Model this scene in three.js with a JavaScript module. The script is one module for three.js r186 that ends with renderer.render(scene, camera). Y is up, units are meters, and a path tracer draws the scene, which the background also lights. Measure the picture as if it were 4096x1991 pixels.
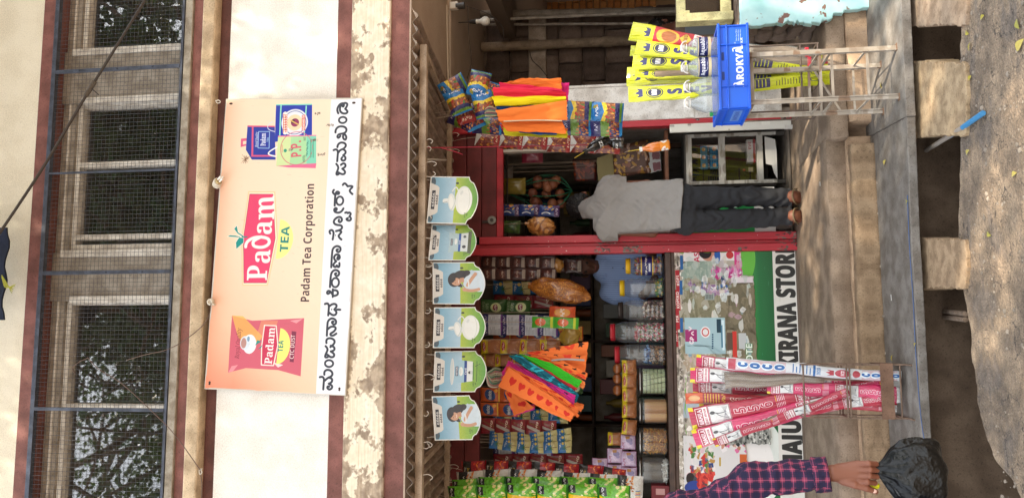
import * as THREE from 'three';
import { mergeGeometries } from 'three/addons/utils/BufferGeometryUtils.js';
import { RoundedBoxGeometry } from 'three/addons/geometries/RoundedBoxGeometry.js';
import { MarchingCubes } from 'three/addons/objects/MarchingCubes.js';
import { createNoise2D, createNoise3D } from 'simplex-noise';

// ---------------------------------------------------------------- camera (the phone was held sideways: the picture's right is the world's down)
const V = (x, y, z) => new THREE.Vector3(x, y, z);
const RAD = Math.PI / 180, FOCAL = 3277, EYE = V(0, 1.05, 5.4);
const yaw = 6.5 * RAD, pitch = 8.25 * RAD, roll = -1 * RAD;
const FWD = V(Math.sin(yaw) * Math.cos(pitch), Math.sin(pitch), -Math.cos(yaw) * Math.cos(pitch));
const rt0 = FWD.clone().cross(V(0, 1, 0)).normalize(), up0 = rt0.clone().cross(FWD);
const RGT = rt0.clone().multiplyScalar(Math.cos(roll)).addScaledVector(up0, Math.sin(roll));
const UPW = up0.clone().multiplyScalar(Math.cos(roll)).addScaledVector(rt0, -Math.sin(roll));
const scene = new THREE.Scene();
const camera = new THREE.PerspectiveCamera(2 * Math.atan(995.5 / FOCAL) / RAD, 4096 / 1991, 0.05, 400);
camera.position.copy(EYE);
camera.quaternion.setFromRotationMatrix(new THREE.Matrix4().makeBasis(UPW.clone().negate(), RGT, FWD.clone().negate()));
camera.updateMatrixWorld(true);

// ---------------------------------------------------------------- sky, sun, exposure
const SUN = V(0.30, 0.78, 0.55).normalize();
const skyTex = (() => {      // hazy bright dry-season sky, pale blue overhead and whiter low down, brighter round the sun
  const w = 256, h = 128, d = new Float32Array(w * h * 4);
  for (let r = 0; r < h; r++) for (let c = 0; c < w; c++) {
    const up = ((r + 0.5) / h - 0.5) * Math.PI, az = ((c + 0.5) / w - 0.5) * 2 * Math.PI, y = Math.sin(up), dir = V(Math.cos(az) * Math.cos(up), y, Math.sin(az) * Math.cos(up));
    const t = Math.pow(Math.max(0, y), 0.5), k = Math.max(0, dir.dot(SUN)), halo = 0.9 * Math.pow(k, 8) + 1.6 * Math.pow(k, 60);
    const col = [1.22 + (0.8 - 1.22) * t, 1.17 + (0.92 - 1.17) * t, 1.07 + (1.1 - 1.07) * t];
    for (let q = 0; q < 3; q++) d[(r * w + c) * 4 + q] = (y < 0 ? 0.35 : 1) * 0.62 * (col[q] + halo * [1, 0.95, 0.85][q]);
    d[(r * w + c) * 4 + 3] = 1;
  }
  const t = new THREE.DataTexture(d, w, h, THREE.RGBAFormat, THREE.FloatType); t.mapping = THREE.EquirectangularReflectionMapping; t.magFilter = t.minFilter = THREE.LinearFilter; t.needsUpdate = true; return t;
})();
scene.background = skyTex; scene.environment = skyTex;
const renderer = new THREE.WebGLRenderer({ antialias: true });
renderer.toneMapping = THREE.LinearToneMapping;
renderer.toneMappingExposure = 4.1;
renderer.shadowMap.enabled = true;
const sun = new THREE.DirectionalLight(0xfff0d8, 3.2);
sun.position.copy(SUN).multiplyScalar(20); sun.target.position.set(0.5, 1, 1);
sun.castShadow = true; sun.shadow.mapSize.set(4096, 4096); sun.shadow.radius = 1.5;
Object.assign(sun.shadow.camera, { left: -8, right: 8, top: 8, bottom: -8, near: 1, far: 60 });
scene.add(sun, sun.target);

// ---------------------------------------------------------------- survey: where a point seen in the photograph stands on an upright plane z = const of the place (metres)
const ray = (px, py) => FWD.clone().multiplyScalar(FOCAL).addScaledVector(RGT, 995.5 - py).addScaledVector(UPW, 2048 - px);
const S = (px, py, z) => { const d = ray(px, py); return EYE.clone().addScaledVector(d, (z - EYE.z) / d.z); };
const SY = (px, py, y) => { const d = ray(px, py); return EYE.clone().addScaledVector(d, (y - EYE.y) / d.y); };
const RECT = (x0, y0, x1, y1, z) => {
  const xm = (x0 + x1) / 2, ym = (y0 + y1) / 2, a = S(xm, y1, z).x, b = S(xm, y0, z).x, c = S(x1, ym, z).y, d = S(x0, ym, z).y;
  return { l: a, r: b, b: c, t: d, w: b - a, h: d - c, cx: (a + b) / 2, cy: (c + d) / 2 };
};

// ---------------------------------------------------------------- helpers
let seed = 7;
const rnd = () => { seed = (seed + 0x6d2b79f5) | 0; let t = Math.imul(seed ^ (seed >>> 15), 1 | seed); t = (t + Math.imul(t ^ (t >>> 7), 61 | t)) ^ t; return ((t ^ (t >>> 14)) >>> 0) / 4294967296; };
const rr = (a, b) => a + (b - a) * rnd(), pick = (a) => a[Math.floor(rnd() * a.length)];
const n2 = createNoise2D(rnd), n3 = createNoise3D(rnd);
const fbm = (x, y, o = 4) => { let s = 0, a = 0.5; for (let i = 0; i < o; i++, a *= 0.5, x = x * 2.03 + 7.1, y = y * 2.03 - 3.7) s += a * n2(x, y); return s; };
const clamp = (x, a = 0, b = 1) => Math.min(b, Math.max(a, x)), mix = (a, b, t) => a + (b - a) * t, sstep = (a, b, x) => { const t = clamp((x - a) / (b - a)); return t * t * (3 - 2 * t); };
const taken = {};
const numbered = (n) => { const k = taken[n] = (taken[n] ?? -1) + 1; return k ? `${n}_${String(k).padStart(3, '0')}` : n; };
function thing(name, label, category, group, kind) {
  const g = new THREE.Group(); g.name = numbered(name); scene.add(g);
  if (label) g.userData.label = label;
  if (category) g.userData.category = category;
  if (group) g.userData.group = group;
  if (kind) g.userData.kind = kind;
  return g;
}
function part(parent, name, geo, mat, pos) {
  const m = new THREE.Mesh(geo, mat); m.name = name; m.castShadow = m.receiveShadow = true;
  if (pos) m.position.copy(pos);
  parent.add(m); return m;
}
// moves the group's origin to the middle of its base, its parts stay where they are
function settle(g) {
  g.updateMatrixWorld(true);
  const b = new THREE.Box3().setFromObject(g), o = V((b.min.x + b.max.x) / 2, b.min.y, (b.min.z + b.max.z) / 2);
  for (const c of g.children) c.position.sub(o);
  g.position.add(o); return g;
}
// uv in metres, by the way each face points
function uvm(g, k = 1, ox = 0, oy = 0) {
  if (g.index) g = g.toNonIndexed();
  const p = g.attributes.position, uv = new Float32Array(p.count * 2), a = V(), b = V(), c = V(), n = V();
  for (let i = 0; i < p.count; i += 3) {
    a.fromBufferAttribute(p, i); b.fromBufferAttribute(p, i + 1); c.fromBufferAttribute(p, i + 2);
    n.copy(b).sub(a).cross(c.clone().sub(a));
    const ax = Math.abs(n.x), ay = Math.abs(n.y), az = Math.abs(n.z);
    [a, b, c].forEach((q, j) => {
      const [s, t] = az >= ax && az >= ay ? [q.x, q.y] : ay >= ax ? [q.x, q.z] : [q.z, q.y];
      uv[(i + j) * 2] = s * k + ox; uv[(i + j) * 2 + 1] = t * k + oy;
    });
  }
  g.setAttribute('uv', new THREE.BufferAttribute(uv, 2)); return g;
}
const merge = (list) => { const gs = list.map((g) => (g.index ? g.toNonIndexed() : g)); for (const g of gs) for (const k of Object.keys(g.attributes)) if (!['position', 'normal', 'uv'].includes(k)) g.deleteAttribute(k); return mergeGeometries(gs); };
const box = (w, h, d, x = 0, y = 0, z = 0) => uvm(new THREE.BoxGeometry(w, h, d).translate(x, y, z));
const rbox = (w, h, d, r = 0.006, x = 0, y = 0, z = 0) => uvm(new RoundedBoxGeometry(w, h, d, 2, Math.min(r, w / 2.01, h / 2.01, d / 2.01)).translate(x, y, z));
// a box between two photo rows / columns with its front at z
function pbox(parent, name, mat, [x0, y0, x1, y1], z, d, r = 0.004) {
  const q = RECT(x0, y0, x1, y1, z);
  return part(parent, name, r ? rbox(q.w, q.h, d, r) : box(q.w, q.h, d), mat, V(q.cx, q.cy, z - d / 2));
}
// a slab in metres: left, right, bottom, top, back, front
const slab = (parent, name, mat, l, r, b, t, zb, zf, rad = 0) => part(parent, name, (() => {
  const g = rad ? new RoundedBoxGeometry(r - l, t - b, zf - zb, 2, rad) : new THREE.BoxGeometry(r - l, t - b, zf - zb);
  return uvm(g.translate((l + r) / 2, (b + t) / 2, (zb + zf) / 2));
})(), mat);
// a bar of width w, depth d from a to b
function bar(a, b, w, d = w) {
  const g = new THREE.BoxGeometry(w, a.distanceTo(b), d), dir = b.clone().sub(a).normalize();
  g.applyQuaternion(new THREE.Quaternion().setFromUnitVectors(V(0, 1, 0), dir)); g.translate((a.x + b.x) / 2, (a.y + b.y) / 2, (a.z + b.z) / 2);
  return uvm(g);
}
const tube = (pts, r, seg = 24, rad = 6) => new THREE.TubeGeometry(new THREE.CatmullRomCurve3(pts), seg, r, rad, false);
const rod = (a, b, r, n = 6) => { const g = new THREE.CylinderGeometry(r, r, a.distanceTo(b), n); g.applyQuaternion(new THREE.Quaternion().setFromUnitVectors(V(0, 1, 0), b.clone().sub(a).normalize())); return g.translate((a.x + b.x) / 2, (a.y + b.y) / 2, (a.z + b.z) / 2); };
const lathe = (pts, n = 24) => new THREE.LatheGeometry(pts.map(([x, y]) => new THREE.Vector2(x, y)), n);

// ---------------------------------------------------------------- textures
function dataTex(w, h, fn, srgb = true) {
  const d = new Uint8Array(w * h * 4);
  for (let y = 0; y < h; y++) for (let x = 0; x < w; x++) { const c = fn(x / w, y / h), i = (y * w + x) * 4; d[i] = clamp(c[0], 0, 255); d[i + 1] = clamp(c[1], 0, 255); d[i + 2] = clamp(c[2], 0, 255); d[i + 3] = 255; }
  const t = new THREE.DataTexture(d, w, h); t.magFilter = THREE.LinearFilter; t.minFilter = THREE.LinearMipmapLinearFilter; t.wrapS = t.wrapT = THREE.RepeatWrapping;
  if (srgb) t.colorSpace = THREE.SRGBColorSpace; t.needsUpdate = true; return t;
}
function canvas(w, h, draw, rep = false) {
  const c = document.createElement('canvas'); c.width = w; c.height = h; const x = c.getContext('2d'); draw(x, w, h);
  const t = new THREE.CanvasTexture(c); t.colorSpace = THREE.SRGBColorSpace; if (rep) t.wrapS = t.wrapT = THREE.RepeatWrapping; return t;
}
const rgbOf = (hex) => [(hex >> 16) & 255, (hex >> 8) & 255, hex & 255];
const lerp3 = (a, b, t) => [mix(a[0], b[0], t), mix(a[1], b[1], t), mix(a[2], b[2], t)];
// tiling noise: mirrored repeats hide the seam
const bumpFine = dataTex(256, 256, (u, v) => { const k = 128 + 90 * fbm(u * 14, v * 14, 5); return [k, k, k]; }, false);
const bumpCoarse = dataTex(256, 256, (u, v) => { const k = 128 + 110 * fbm(u * 5 + 3, v * 5, 5); return [k, k, k]; }, false);
for (const t of [bumpFine, bumpCoarse]) t.wrapS = t.wrapT = THREE.MirroredRepeatWrapping;
// four shared patch-and-grain maps (near white) that a material's own colour multiplies
const patches = [3, 5, 7, 10].map((f) => { const t = dataTex(512, 512, (u, v) => { const k = clamp(0.5 + 1.1 * fbm(u * f + f, v * f, 7)), g = 1 + 0.06 * n2(u * 230, v * 230) + 0.05 * n2(u * 90 + 3, v * 90) - (f < 4 ? 0.03 : 0.15) * sstep(0.62, 0.8, n2(u * 50 + 8, v * 50)); return lerp3(f < 4 ? [240, 238, 235] : [203, 198, 193], [255, 255, 255], k).map((x) => x * g); }); t.wrapS = t.wrapT = THREE.MirroredRepeatWrapping; return t; });
const mottle = (hex, hex2, f = 6) => ({ mott: true, tex: patches[f < 4 ? 0 : f < 6 ? 1 : f < 8 ? 2 : 3], color: new THREE.Color(hex2).lerp(new THREE.Color(0xffffff).multiply(new THREE.Color(hex2)), 1).multiplyScalar(1.02) });
const M = (color, roughness = 0.8, o = {}) => new THREE.MeshStandardMaterial({ color, roughness, ...o });
const MT = (map, roughness = 0.85, o = {}) => new THREE.MeshStandardMaterial(map.mott ? { map: map.tex, color: map.color, roughness, ...o } : { map, roughness, ...o });
const P = (color, o = {}) => new THREE.MeshPhysicalMaterial({ color, roughness: 0.3, ...o });
const bumpy = { bumpMap: bumpFine, bumpScale: 0.002 }, bumpy2 = { bumpMap: bumpCoarse, bumpScale: 0.006 };
const clearPlastic = P(0xf0f3f4, { transmission: 0.955, thickness: 0, roughness: 0.06, ior: 1.6 }), bottlePlastic = P(0xe4eaec, { transmission: 0.8, thickness: 0, roughness: 0.06, ior: 1.65 });
const filmClear = P(0xf4f4f2, { transmission: 0.92, thickness: 0, roughness: 0.12, ior: 1.45 });
const text = (x, s, px, py, size, o = {}) => {
  x.save(); x.translate(px, py); x.rotate(o.rot ?? 0); x.font = `${o.style ?? 'bold'} ${size}px ${o.face ?? 'sans-serif'}`; x.textAlign = o.align ?? 'center'; x.textBaseline = 'middle';
  const w = x.measureText(s).width; if (o.width) x.scale(o.width / w, o.tall ?? 1);
  if (o.stroke) { x.lineWidth = o.lw ?? size * 0.12; x.strokeStyle = o.stroke; x.lineJoin = 'round'; x.strokeText(s, 0, 0); }
  if (o.fill !== null) { x.fillStyle = o.fill ?? '#000'; x.fillText(s, 0, 0); }
  x.restore();
};
const poly = (x, pts, fill, stroke, lw = 2) => { x.beginPath(); pts.forEach(([a, b], i) => (i ? x.lineTo(a, b) : x.moveTo(a, b))); x.closePath(); if (fill) { x.fillStyle = fill; x.fill(); } if (stroke) { x.strokeStyle = stroke; x.lineWidth = lw; x.stroke(); } };
const disc = (x, a, b, r, fill, ry = r, rot = 0) => { x.beginPath(); x.ellipse(a, b, r, ry, rot, 0, 7); x.fillStyle = fill; x.fill(); };
const smooth = (x, pts) => { x.beginPath(); x.moveTo(...pts[0]); for (let i = 1; i < pts.length - 1; i++) { const [a, b] = pts[i], [c, d] = pts[i + 1]; if (i === pts.length - 2) x.quadraticCurveTo(a, b, c, d); else x.quadraticCurveTo(a, b, (a + c) / 2, (b + d) / 2); } };
const stroke = (x, pts, w, col) => { x.lineCap = 'round'; x.lineJoin = 'round'; x.lineWidth = w; x.strokeStyle = col; if (pts.length === 2) { x.beginPath(); x.moveTo(...pts[0]); x.lineTo(...pts[1]); } else smooth(x, pts); x.stroke(); };
// print too small to read in the photograph: a row of joined strokes in place of letters
const marks = (x, n, px, py, size, o = {}) => { const w = o.width ?? size * 0.55 * n, c = o.fill ?? '#000'; x.save(); x.translate(px, py); x.rotate(o.rot ?? 0); for (let i = 0; i < n; i++) { const a = -w / 2 + w * (i + 0.5) / n, b = w / n * 0.36, h = size * 0.3, v = (i * 7 + Math.round(px)) % 4; stroke(x, v === 0 ? [[a - b, h], [a - b, -h], [a + b, 0], [a - b * 0.4, h * 0.4]] : v === 1 ? [[a + b, -h * 0.6], [a, -h], [a - b, 0], [a, h], [a + b, h * 0.6]] : v === 2 ? [[a - b, -h], [a, h], [a + b, -h]] : [[a - b, h], [a, -h * 0.8], [a + b, h]], size * 0.14, c); } x.restore(); };
// ================================================================ SETTING
function rough(w, h, d, seg = 0.04, amp = 0.008, s = 0, rad = 0) {
  const g = new THREE.BoxGeometry(w, h, d, Math.max(2, Math.round(w / seg)), Math.max(2, Math.round(h / seg)), Math.max(2, Math.round(d / seg))), p = g.attributes.position;
  for (let i = 0; i < p.count; i++) {
    let x = p.getX(i), y = p.getY(i), z = p.getZ(i);
    const ex = Math.abs(x) / (w / 2), ey = Math.abs(y) / (h / 2), ez = Math.abs(z) / (d / 2), edges = (ex > 0.999) + (ey > 0.999) + (ez > 0.999);
    const a = amp * (edges > 1 ? 1.6 : 1), k = 6;
    const pull = rad && edges > 1 ? rad * (0.5 + 0.5 * n3(x * 9 + s, y * 9, z * 9)) : 0;
    x += a * n3(x * k + s, y * k, z * k) + a * 0.5 * n3(x * 21 + s, y * 21, z * 21) - Math.sign(x) * pull * (ex > 0.999);
    y += a * n3(x * k, y * k + s + 9, z * k) + a * 0.5 * n3(x * 23, y * 23 + s, z * 23) - Math.sign(y) * pull * (ey > 0.999);
    z += a * n3(x * k, y * k, z * k + s + 31) - Math.sign(z) * pull * (ez > 0.999);
    p.setXYZ(i, x, y, z);
  }
  g.computeVertexNormals(); const n = uvm(g); n.computeVertexNormals(); return mergeSmooth(n);
}
// smooth normals by position so that rough stones do not look faceted
function mergeSmooth(g) {
  const p = g.attributes.position, n = g.attributes.normal, acc = new Map(), key = (i) => `${p.getX(i).toFixed(4)},${p.getY(i).toFixed(4)},${p.getZ(i).toFixed(4)}`;
  for (let i = 0; i < p.count; i++) { const k = key(i), a = acc.get(k) ?? acc.set(k, V(0, 0, 0)).get(k); a.x += n.getX(i); a.y += n.getY(i); a.z += n.getZ(i); }
  for (let i = 0; i < p.count; i++) { const a = acc.get(key(i)), l = a.length() || 1, m = V(n.getX(i), n.getY(i), n.getZ(i)).lerp(a.clone().divideScalar(l), 0.75).normalize(); n.setXYZ(i, m.x, m.y, m.z); }
  return g;
}
// ground: earth and worn tar with cracks, stones pressed in, pale and dark patches
const groundTex = dataTex(1024, 1024, (u, v) => {
  const a = fbm(u * 7, v * 7, 5), b = fbm(u * 26 + 9, v * 26, 4), c = n2(u * 240, v * 240), d = n2(u * 110 + 5, v * 110);
  let col = lerp3([110, 95, 80], [148, 128, 106], clamp(0.5 + a * 1.1));
  col = lerp3(col, [104, 94, 86], 0.7 * sstep(0.1, 0.5, fbm(u * 5 + 31, v * 9, 6)));
  const crack = Math.abs(fbm(u * 5 + 60, v * 5 + 20, 5)); if (crack < 0.012) col = lerp3(col, [62, 54, 48], 0.75);
  if (d > 0.8) col = lerp3(col, [176, 160, 138], 0.45);
  if (d < -0.78) col = lerp3(col, [70, 62, 55], 0.6);
  const k = 1 + 0.2 * b + 0.13 * c + 0.08 * n2(u * 480, v * 480);
  return [col[0] * k, col[1] * k, col[2] * k];
});
const groundBump = dataTex(1024, 1024, (u, v) => { const k = 128 + 80 * fbm(u * 12, v * 12, 6) + 30 * n2(u * 110 + 5, v * 110); return [k, k, k]; }, false);
for (const t of [groundTex, groundBump]) { t.wrapS = t.wrapT = THREE.MirroredRepeatWrapping; t.repeat.set(0.5, 0.5); }
const groundMat = MT(groundTex, 0.95, { bumpMap: groundBump, bumpScale: 0.02 });
{
  const edge = [[3848, -160], [3850, 105], [3843, 255], [3850, 400], [3848, 540], [3842, 700], [3836, 950], [3850, 1060], [3856, 1150], [3882, 1300], [3893, 1420], [3906, 1500], [3921, 1640], [3952, 1760], [3992, 1850], [4050, 1920], [4085, 1991], [4090, 2100]].map(([a, b]) => SY(a, b, -0.3));
  const shape = new THREE.Shape([[-90, -60], [90, -60], [90, 90], [-90, 90]].map(([a, b]) => new THREE.Vector2(a, b)));
  const line = [];
  for (let i = 0; i < edge.length - 1; i++) for (let k = 0; k < 6; k++) { const q = edge[i].clone().lerp(edge[i + 1], k / 6); line.push(new THREE.Vector2(q.x, q.z + 0.012 * n2(q.x * 9, 3) + 0.006 * n2(q.x * 31, 8))); }
  line.push(new THREE.Vector2(-1.1, 2.55));
  const hole = new THREE.Path([new THREE.Vector2(-4, 2.6), ...line.reverse(), new THREE.Vector2(5, 1.95), new THREE.Vector2(5, 0.5), new THREE.Vector2(-4, 0.5)]);
  shape.holes.push(hole);
  const gs = new THREE.ShapeGeometry(shape), ix = gs.index.array;
  for (let i = 0; i < ix.length; i += 3) [ix[i], ix[i + 1]] = [ix[i + 1], ix[i]];      // faces look up once the sheet is laid flat
  const g = uvm(gs.rotateX(Math.PI / 2).translate(0, -0.3, 0)); g.computeVertexNormals();
  const road = part(scene, 'ground', g, groundMat); road.userData.kind = 'structure';
  // broken rim of the road along the drain
  const rim = [];
  for (let i = 0; i < line.length - 1; i++) {
    const a = line[i], b = line[i + 1];
    const A = V(a.x, -0.3, a.y), B = V(b.x, -0.3, b.y), A2 = V(a.x, -1.1, a.y + 0.03), B2 = V(b.x, -1.1, b.y + 0.03);
    rim.push([A, B, B2], [A, B2, A2]);
  }
  const rg = new THREE.BufferGeometry().setFromPoints(rim.flat()); rg.computeVertexNormals();
  const drainMat = MT(mottle(0, 0x6a5847, 5), 0.95, bumpy2);
  const dr = part(scene, 'drain_wall', uvm(rg), drainMat); dr.userData.kind = 'structure';
  const bed = part(scene, 'drain_bed', rough(10, 0.2, 2.4, 0.1, 0.02, 5), MT(mottle(0, 0x65574a, 6), 0.95, bumpy2), V(0.5, -1.05, 1.7)); bed.userData.kind = 'structure';
  const back = part(scene, 'drain_wall_inner', rough(10, 0.8, 0.3, 0.06, 0.015, 12), drainMat, V(0.5, -0.66, 1.12)); back.userData.kind = 'structure';
}
// a flat stone piece: outline from surveyed points at height y, thickness th below it, slightly ragged edge
function flatPiece(pts, y, th, jag = 0.006, s = 0) {
  const c = pts.map((p) => (p.isVector3 ? p : SY(p[0], p[1], y))), out = [];
  c.forEach((a, k) => { const b = c[(k + 1) % c.length], n = Math.max(2, Math.round(a.distanceTo(b) / 0.015)); for (let j = 0; j < n; j++) { const p = a.clone().lerp(b, j / n); out.push(new THREE.Vector2(p.x + jag * n2(p.x * 30 + s, p.z * 30), -(p.z + jag * n2(p.z * 34 + s, p.x * 34)))); } });
  return uvm(new THREE.ExtrudeGeometry(new THREE.Shape(out), { depth: th - 0.004, bevelEnabled: true, bevelSize: 0.003, bevelThickness: 0.004, bevelSegments: 2 }).rotateX(-Math.PI / 2).translate(0, y - th, 0));
}
// plinth of the shop: plastered mud-brown platform with a lower kerb and slate slabs in front
const dustTop = MT(mottle(0x74655a, 0x95826f, 5, 1.1), 0.93, bumpy), dustRiser = MT(mottle(0x84694f, 0xb0957a, 4, 1.2), 0.95, bumpy2);
{
  const t = thing('platform', null, null, null, 'structure');
  part(t, 'platform_top', rough(3.6, 0.11, 3.5, 0.1, 0.0015, 3), dustTop, V(-0.72, -0.055, -0.86));
  part(t, 'riser', rough(3.6, 0.14, 3.4, 0.05, 0.002, 8), dustRiser, V(-0.72, -0.165, -0.78));
  part(t, 'kerb', rough(3.3, 0.125, 0.1, 0.02, 0.004, 21, 0.006), MT(mottle(0x6f5a48, 0x9b8368, 7), 0.95, bumpy2), V(-0.62, -0.165, 0.935));
  part(t, 'platform_top', rough(2.6, 0.1, 3.6, 0.06, 0.004, 33, 0.008), dustTop, V(2.36, -0.05, -0.82));
  part(t, 'riser', rough(2.55, 0.2, 3.5, 0.04, 0.005, 37, 0.008), dustRiser, V(2.42, -0.2, -0.78));
  const slate = MT(mottle(0, 0x827c75, 7), 0.75, bumpy2);
  part(t, 'paving_slab', flatPiece([V(1.08, 0, 0.86), [3628, 470], [3634, 640], [3646, 950], [3653, 1050], [3672, 1400], [3692, 1790], [3706, 2100], V(-2.4, 0, 1.75), V(-2.4, 0, 0.86)], -0.22, 0.035, 0.003, 2), slate);
  part(t, 'paving_slab', flatPiece([V(3.2, 0, 0.86), V(3.2, 0, 1.66), [3600, -260], [3606, 0], [3612, 140], [3623, 400], [3627, 462], V(1.088, 0, 0.86)], -0.216, 0.038, 0.003, 5), slate);
}
// stones that bridge the drain, stones and timber lying in it
{
  const stoneMat = [0, 1, 2].map((i) => MT(mottle(0, [0xa8917a, 0xb09878, 0xa88e70][i], 9), 0.95, bumpy2));
  const spans = [[-60, 100, 'mud covered stone slab bridging the drain beside the blue wall'], [252, 542, 'broad mud covered stone slab bridging the drain before the steel stand'], [958, 1150, 'narrow stone slab bridging the drain below the red door post']];
  spans.forEach(([a, b, label], i) => {
    const o = part(scene, numbered('drain_stone'), flatPiece([[3630 + a * 0.022, a], [3700, a - 4], [3770, a + 3], [3862, a + 2], [3868, (a + b) / 2], [3862, b], [3760, b - 5], [3690, b + 4], [3632 + b * 0.022, b]], -0.285, 0.12, 0.008, i * 9), stoneMat[i]);
    o.userData.label = label; o.userData.category = 'stone';
  });
  const loose = [[3690, 670, 0.1, 0.08, 'grey stone block lying in the drain beside the blue pipe'], [3700, 820, 0.2, 0.1, 'large flat brown stone leaning in the drain'], [3600, 535, 0.05, 0.04, 'small stone stuck beside the slab over the drain']];
  loose.forEach(([a, b, w, h, label], i) => { const p = i === 2 ? SY(a + 60, b, -0.28) : SY(a, b, -0.92); const o = part(scene, numbered('loose_stone'), rough(w, h, w * 0.8, 0.02, 0.008, i + 50, 0.01), stoneMat[i], V(p.x, p.y + h * 0.2, p.z)); o.rotation.y = 0.5 * i; o.userData.label = label; o.userData.category = 'stone'; });
  const wood = MT(mottle(0x55473c, 0x7a6858, 9), 0.9, bumpy);
  const pl = part(scene, 'timber_plank', rough(0.5, 0.06, 0.05, 0.03, 0.003, 3), wood, SY(3758, 1560, -0.93).add(V(0, 0.03, 0))); pl.rotation.y = 0.05;
  pl.userData = { label: 'grey weathered timber lying along the bed of the drain', category: 'plank' };
  for (const [x, y, l] of [[3735, 1245, 'upper one of two pale sticks lying across the drain'], [3735, 1268, 'lower one of two pale sticks lying across the drain']]) {
    const a = SY(x - 60, y - 12, -0.6), b = SY(x + 130, y + 10, -0.31), o = part(scene, numbered('bamboo_stick'), uvm(rod(a, b, 0.011, 8)), wood); o.userData = { label: l, category: 'stick', group: 'sticks across the drain' };
  }
  { const pts = [[3632, 780], [3640, 980], [3655, 1200], [3668, 1450], [3690, 1700], [3706, 1790]].map(([a, b]) => { const p = SY(a, b, -0.217); p.y = -0.217; return p; }), o = part(scene, 'blue_string', tube(pts, 0.002, 60, 5), M(0x4a5f86, 0.8)); o.userData = { label: 'thin blue string lying along the front edge of the grey slab', category: 'string' }; }
  // blue plastic pipe, its lower half caked with mud
  const g = thing('water_pipe', 'blue plastic water pipe with muddy lower half sloping into the drain', 'pipe');
  const a = SY(3935, 452, -0.285), b = SY(3850, 512, -0.286), c = SY(3652, 636, -0.42);
  const muddy = M(0x9a8f84, 0.85, bumpy), blue = M(0x3f84b4, 0.55);
  part(g, 'blue_section', uvm(rod(a, a.clone().lerp(b, 0.95), 0.0105, 12)), blue); part(g, 'blue_patch', uvm(rod(b.clone().lerp(c, 0.12), b.clone().lerp(c, 0.2), 0.0116, 12)), blue); part(g, 'muddy_section', uvm(tube([a.clone().lerp(b, 0.95), b, b.clone().lerp(c, 0.5), c], 0.011, 16, 10)), muddy);
  settle(g);
}

// ================================================================ THE SHOP BUILDING
const cream = MT(mottle(0, 0xebe4d0, 3), 0.9, bumpy), white = MT(mottle(0xece9e0, 0xf6f4ee, 3, 1), 0.9, bumpy), brown = MT(mottle(0x7a4a43, 0x8a5850, 5, 1), 0.7, bumpy), darkBrown = MT(mottle(0x58322b, 0x6a4038, 5, 1), 0.7, bumpy), beige = MT(mottle(0xcdb392, 0xdcc6a6, 4, 1), 0.85, bumpy), grey = MT(mottle(0x8b8478, 0xaaa294, 8, 1), 0.95, bumpy2);
const soffitMat = MT(mottle(0xa48e7c, 0xb9a491, 3, 1), 0.9, bumpy), ceilMat = soffitMat;
const beamTex = dataTex(2048, 192, (u, v) => {       // cream paint that has come away in patches down to brown-grey cement
  const x = u * 15, y = v * 0.8, e = fbm(x * 0.5, y * 0.5 + 3, 5), f = fbm(x * 2.2 + 11, y * 2.2, 5), rim = 0.9 * sstep(0.75, 1, v) + 0.75 * sstep(0.22, 0, v);
  const g = fbm(x * 9, y * 9 + 4, 4), k = 0.74 * sstep(0.08, 0.3, e * 0.9 + f * 0.6 + rim * 0.42 + g * 0.25 - 0.1) + 0.08 * clamp(0.5 + g), paint = lerp3([236, 222, 196], [250, 240, 220], 0.5 + f), bare = lerp3([124, 104, 86], [176, 154, 130], clamp(0.5 + 1.4 * fbm(x * 4, y * 4, 4)));
  return lerp3(paint, bare, k);
});
const beamMat = MT(beamTex, 0.92, bumpy2);
const frameMat = MT(mottle(0, 0xa8a094, 6), 0.7, bumpy), frameWhite = MT(mottle(0, 0xe8e5de, 6), 0.6, bumpy);
const glass = P(0xffffff, { transmission: 1, thickness: 0, roughness: 0.015, ior: 1.9 });
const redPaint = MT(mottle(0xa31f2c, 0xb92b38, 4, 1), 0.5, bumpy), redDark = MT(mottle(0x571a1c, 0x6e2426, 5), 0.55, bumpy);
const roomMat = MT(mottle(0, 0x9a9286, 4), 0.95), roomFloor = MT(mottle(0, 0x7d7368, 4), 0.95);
const L = -2.7, RX = 2.45, ZU = 0.95;
const bld = thing('shop_building', 'two storey cream shop building with brown bands and projecting upper floor', 'building');
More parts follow.
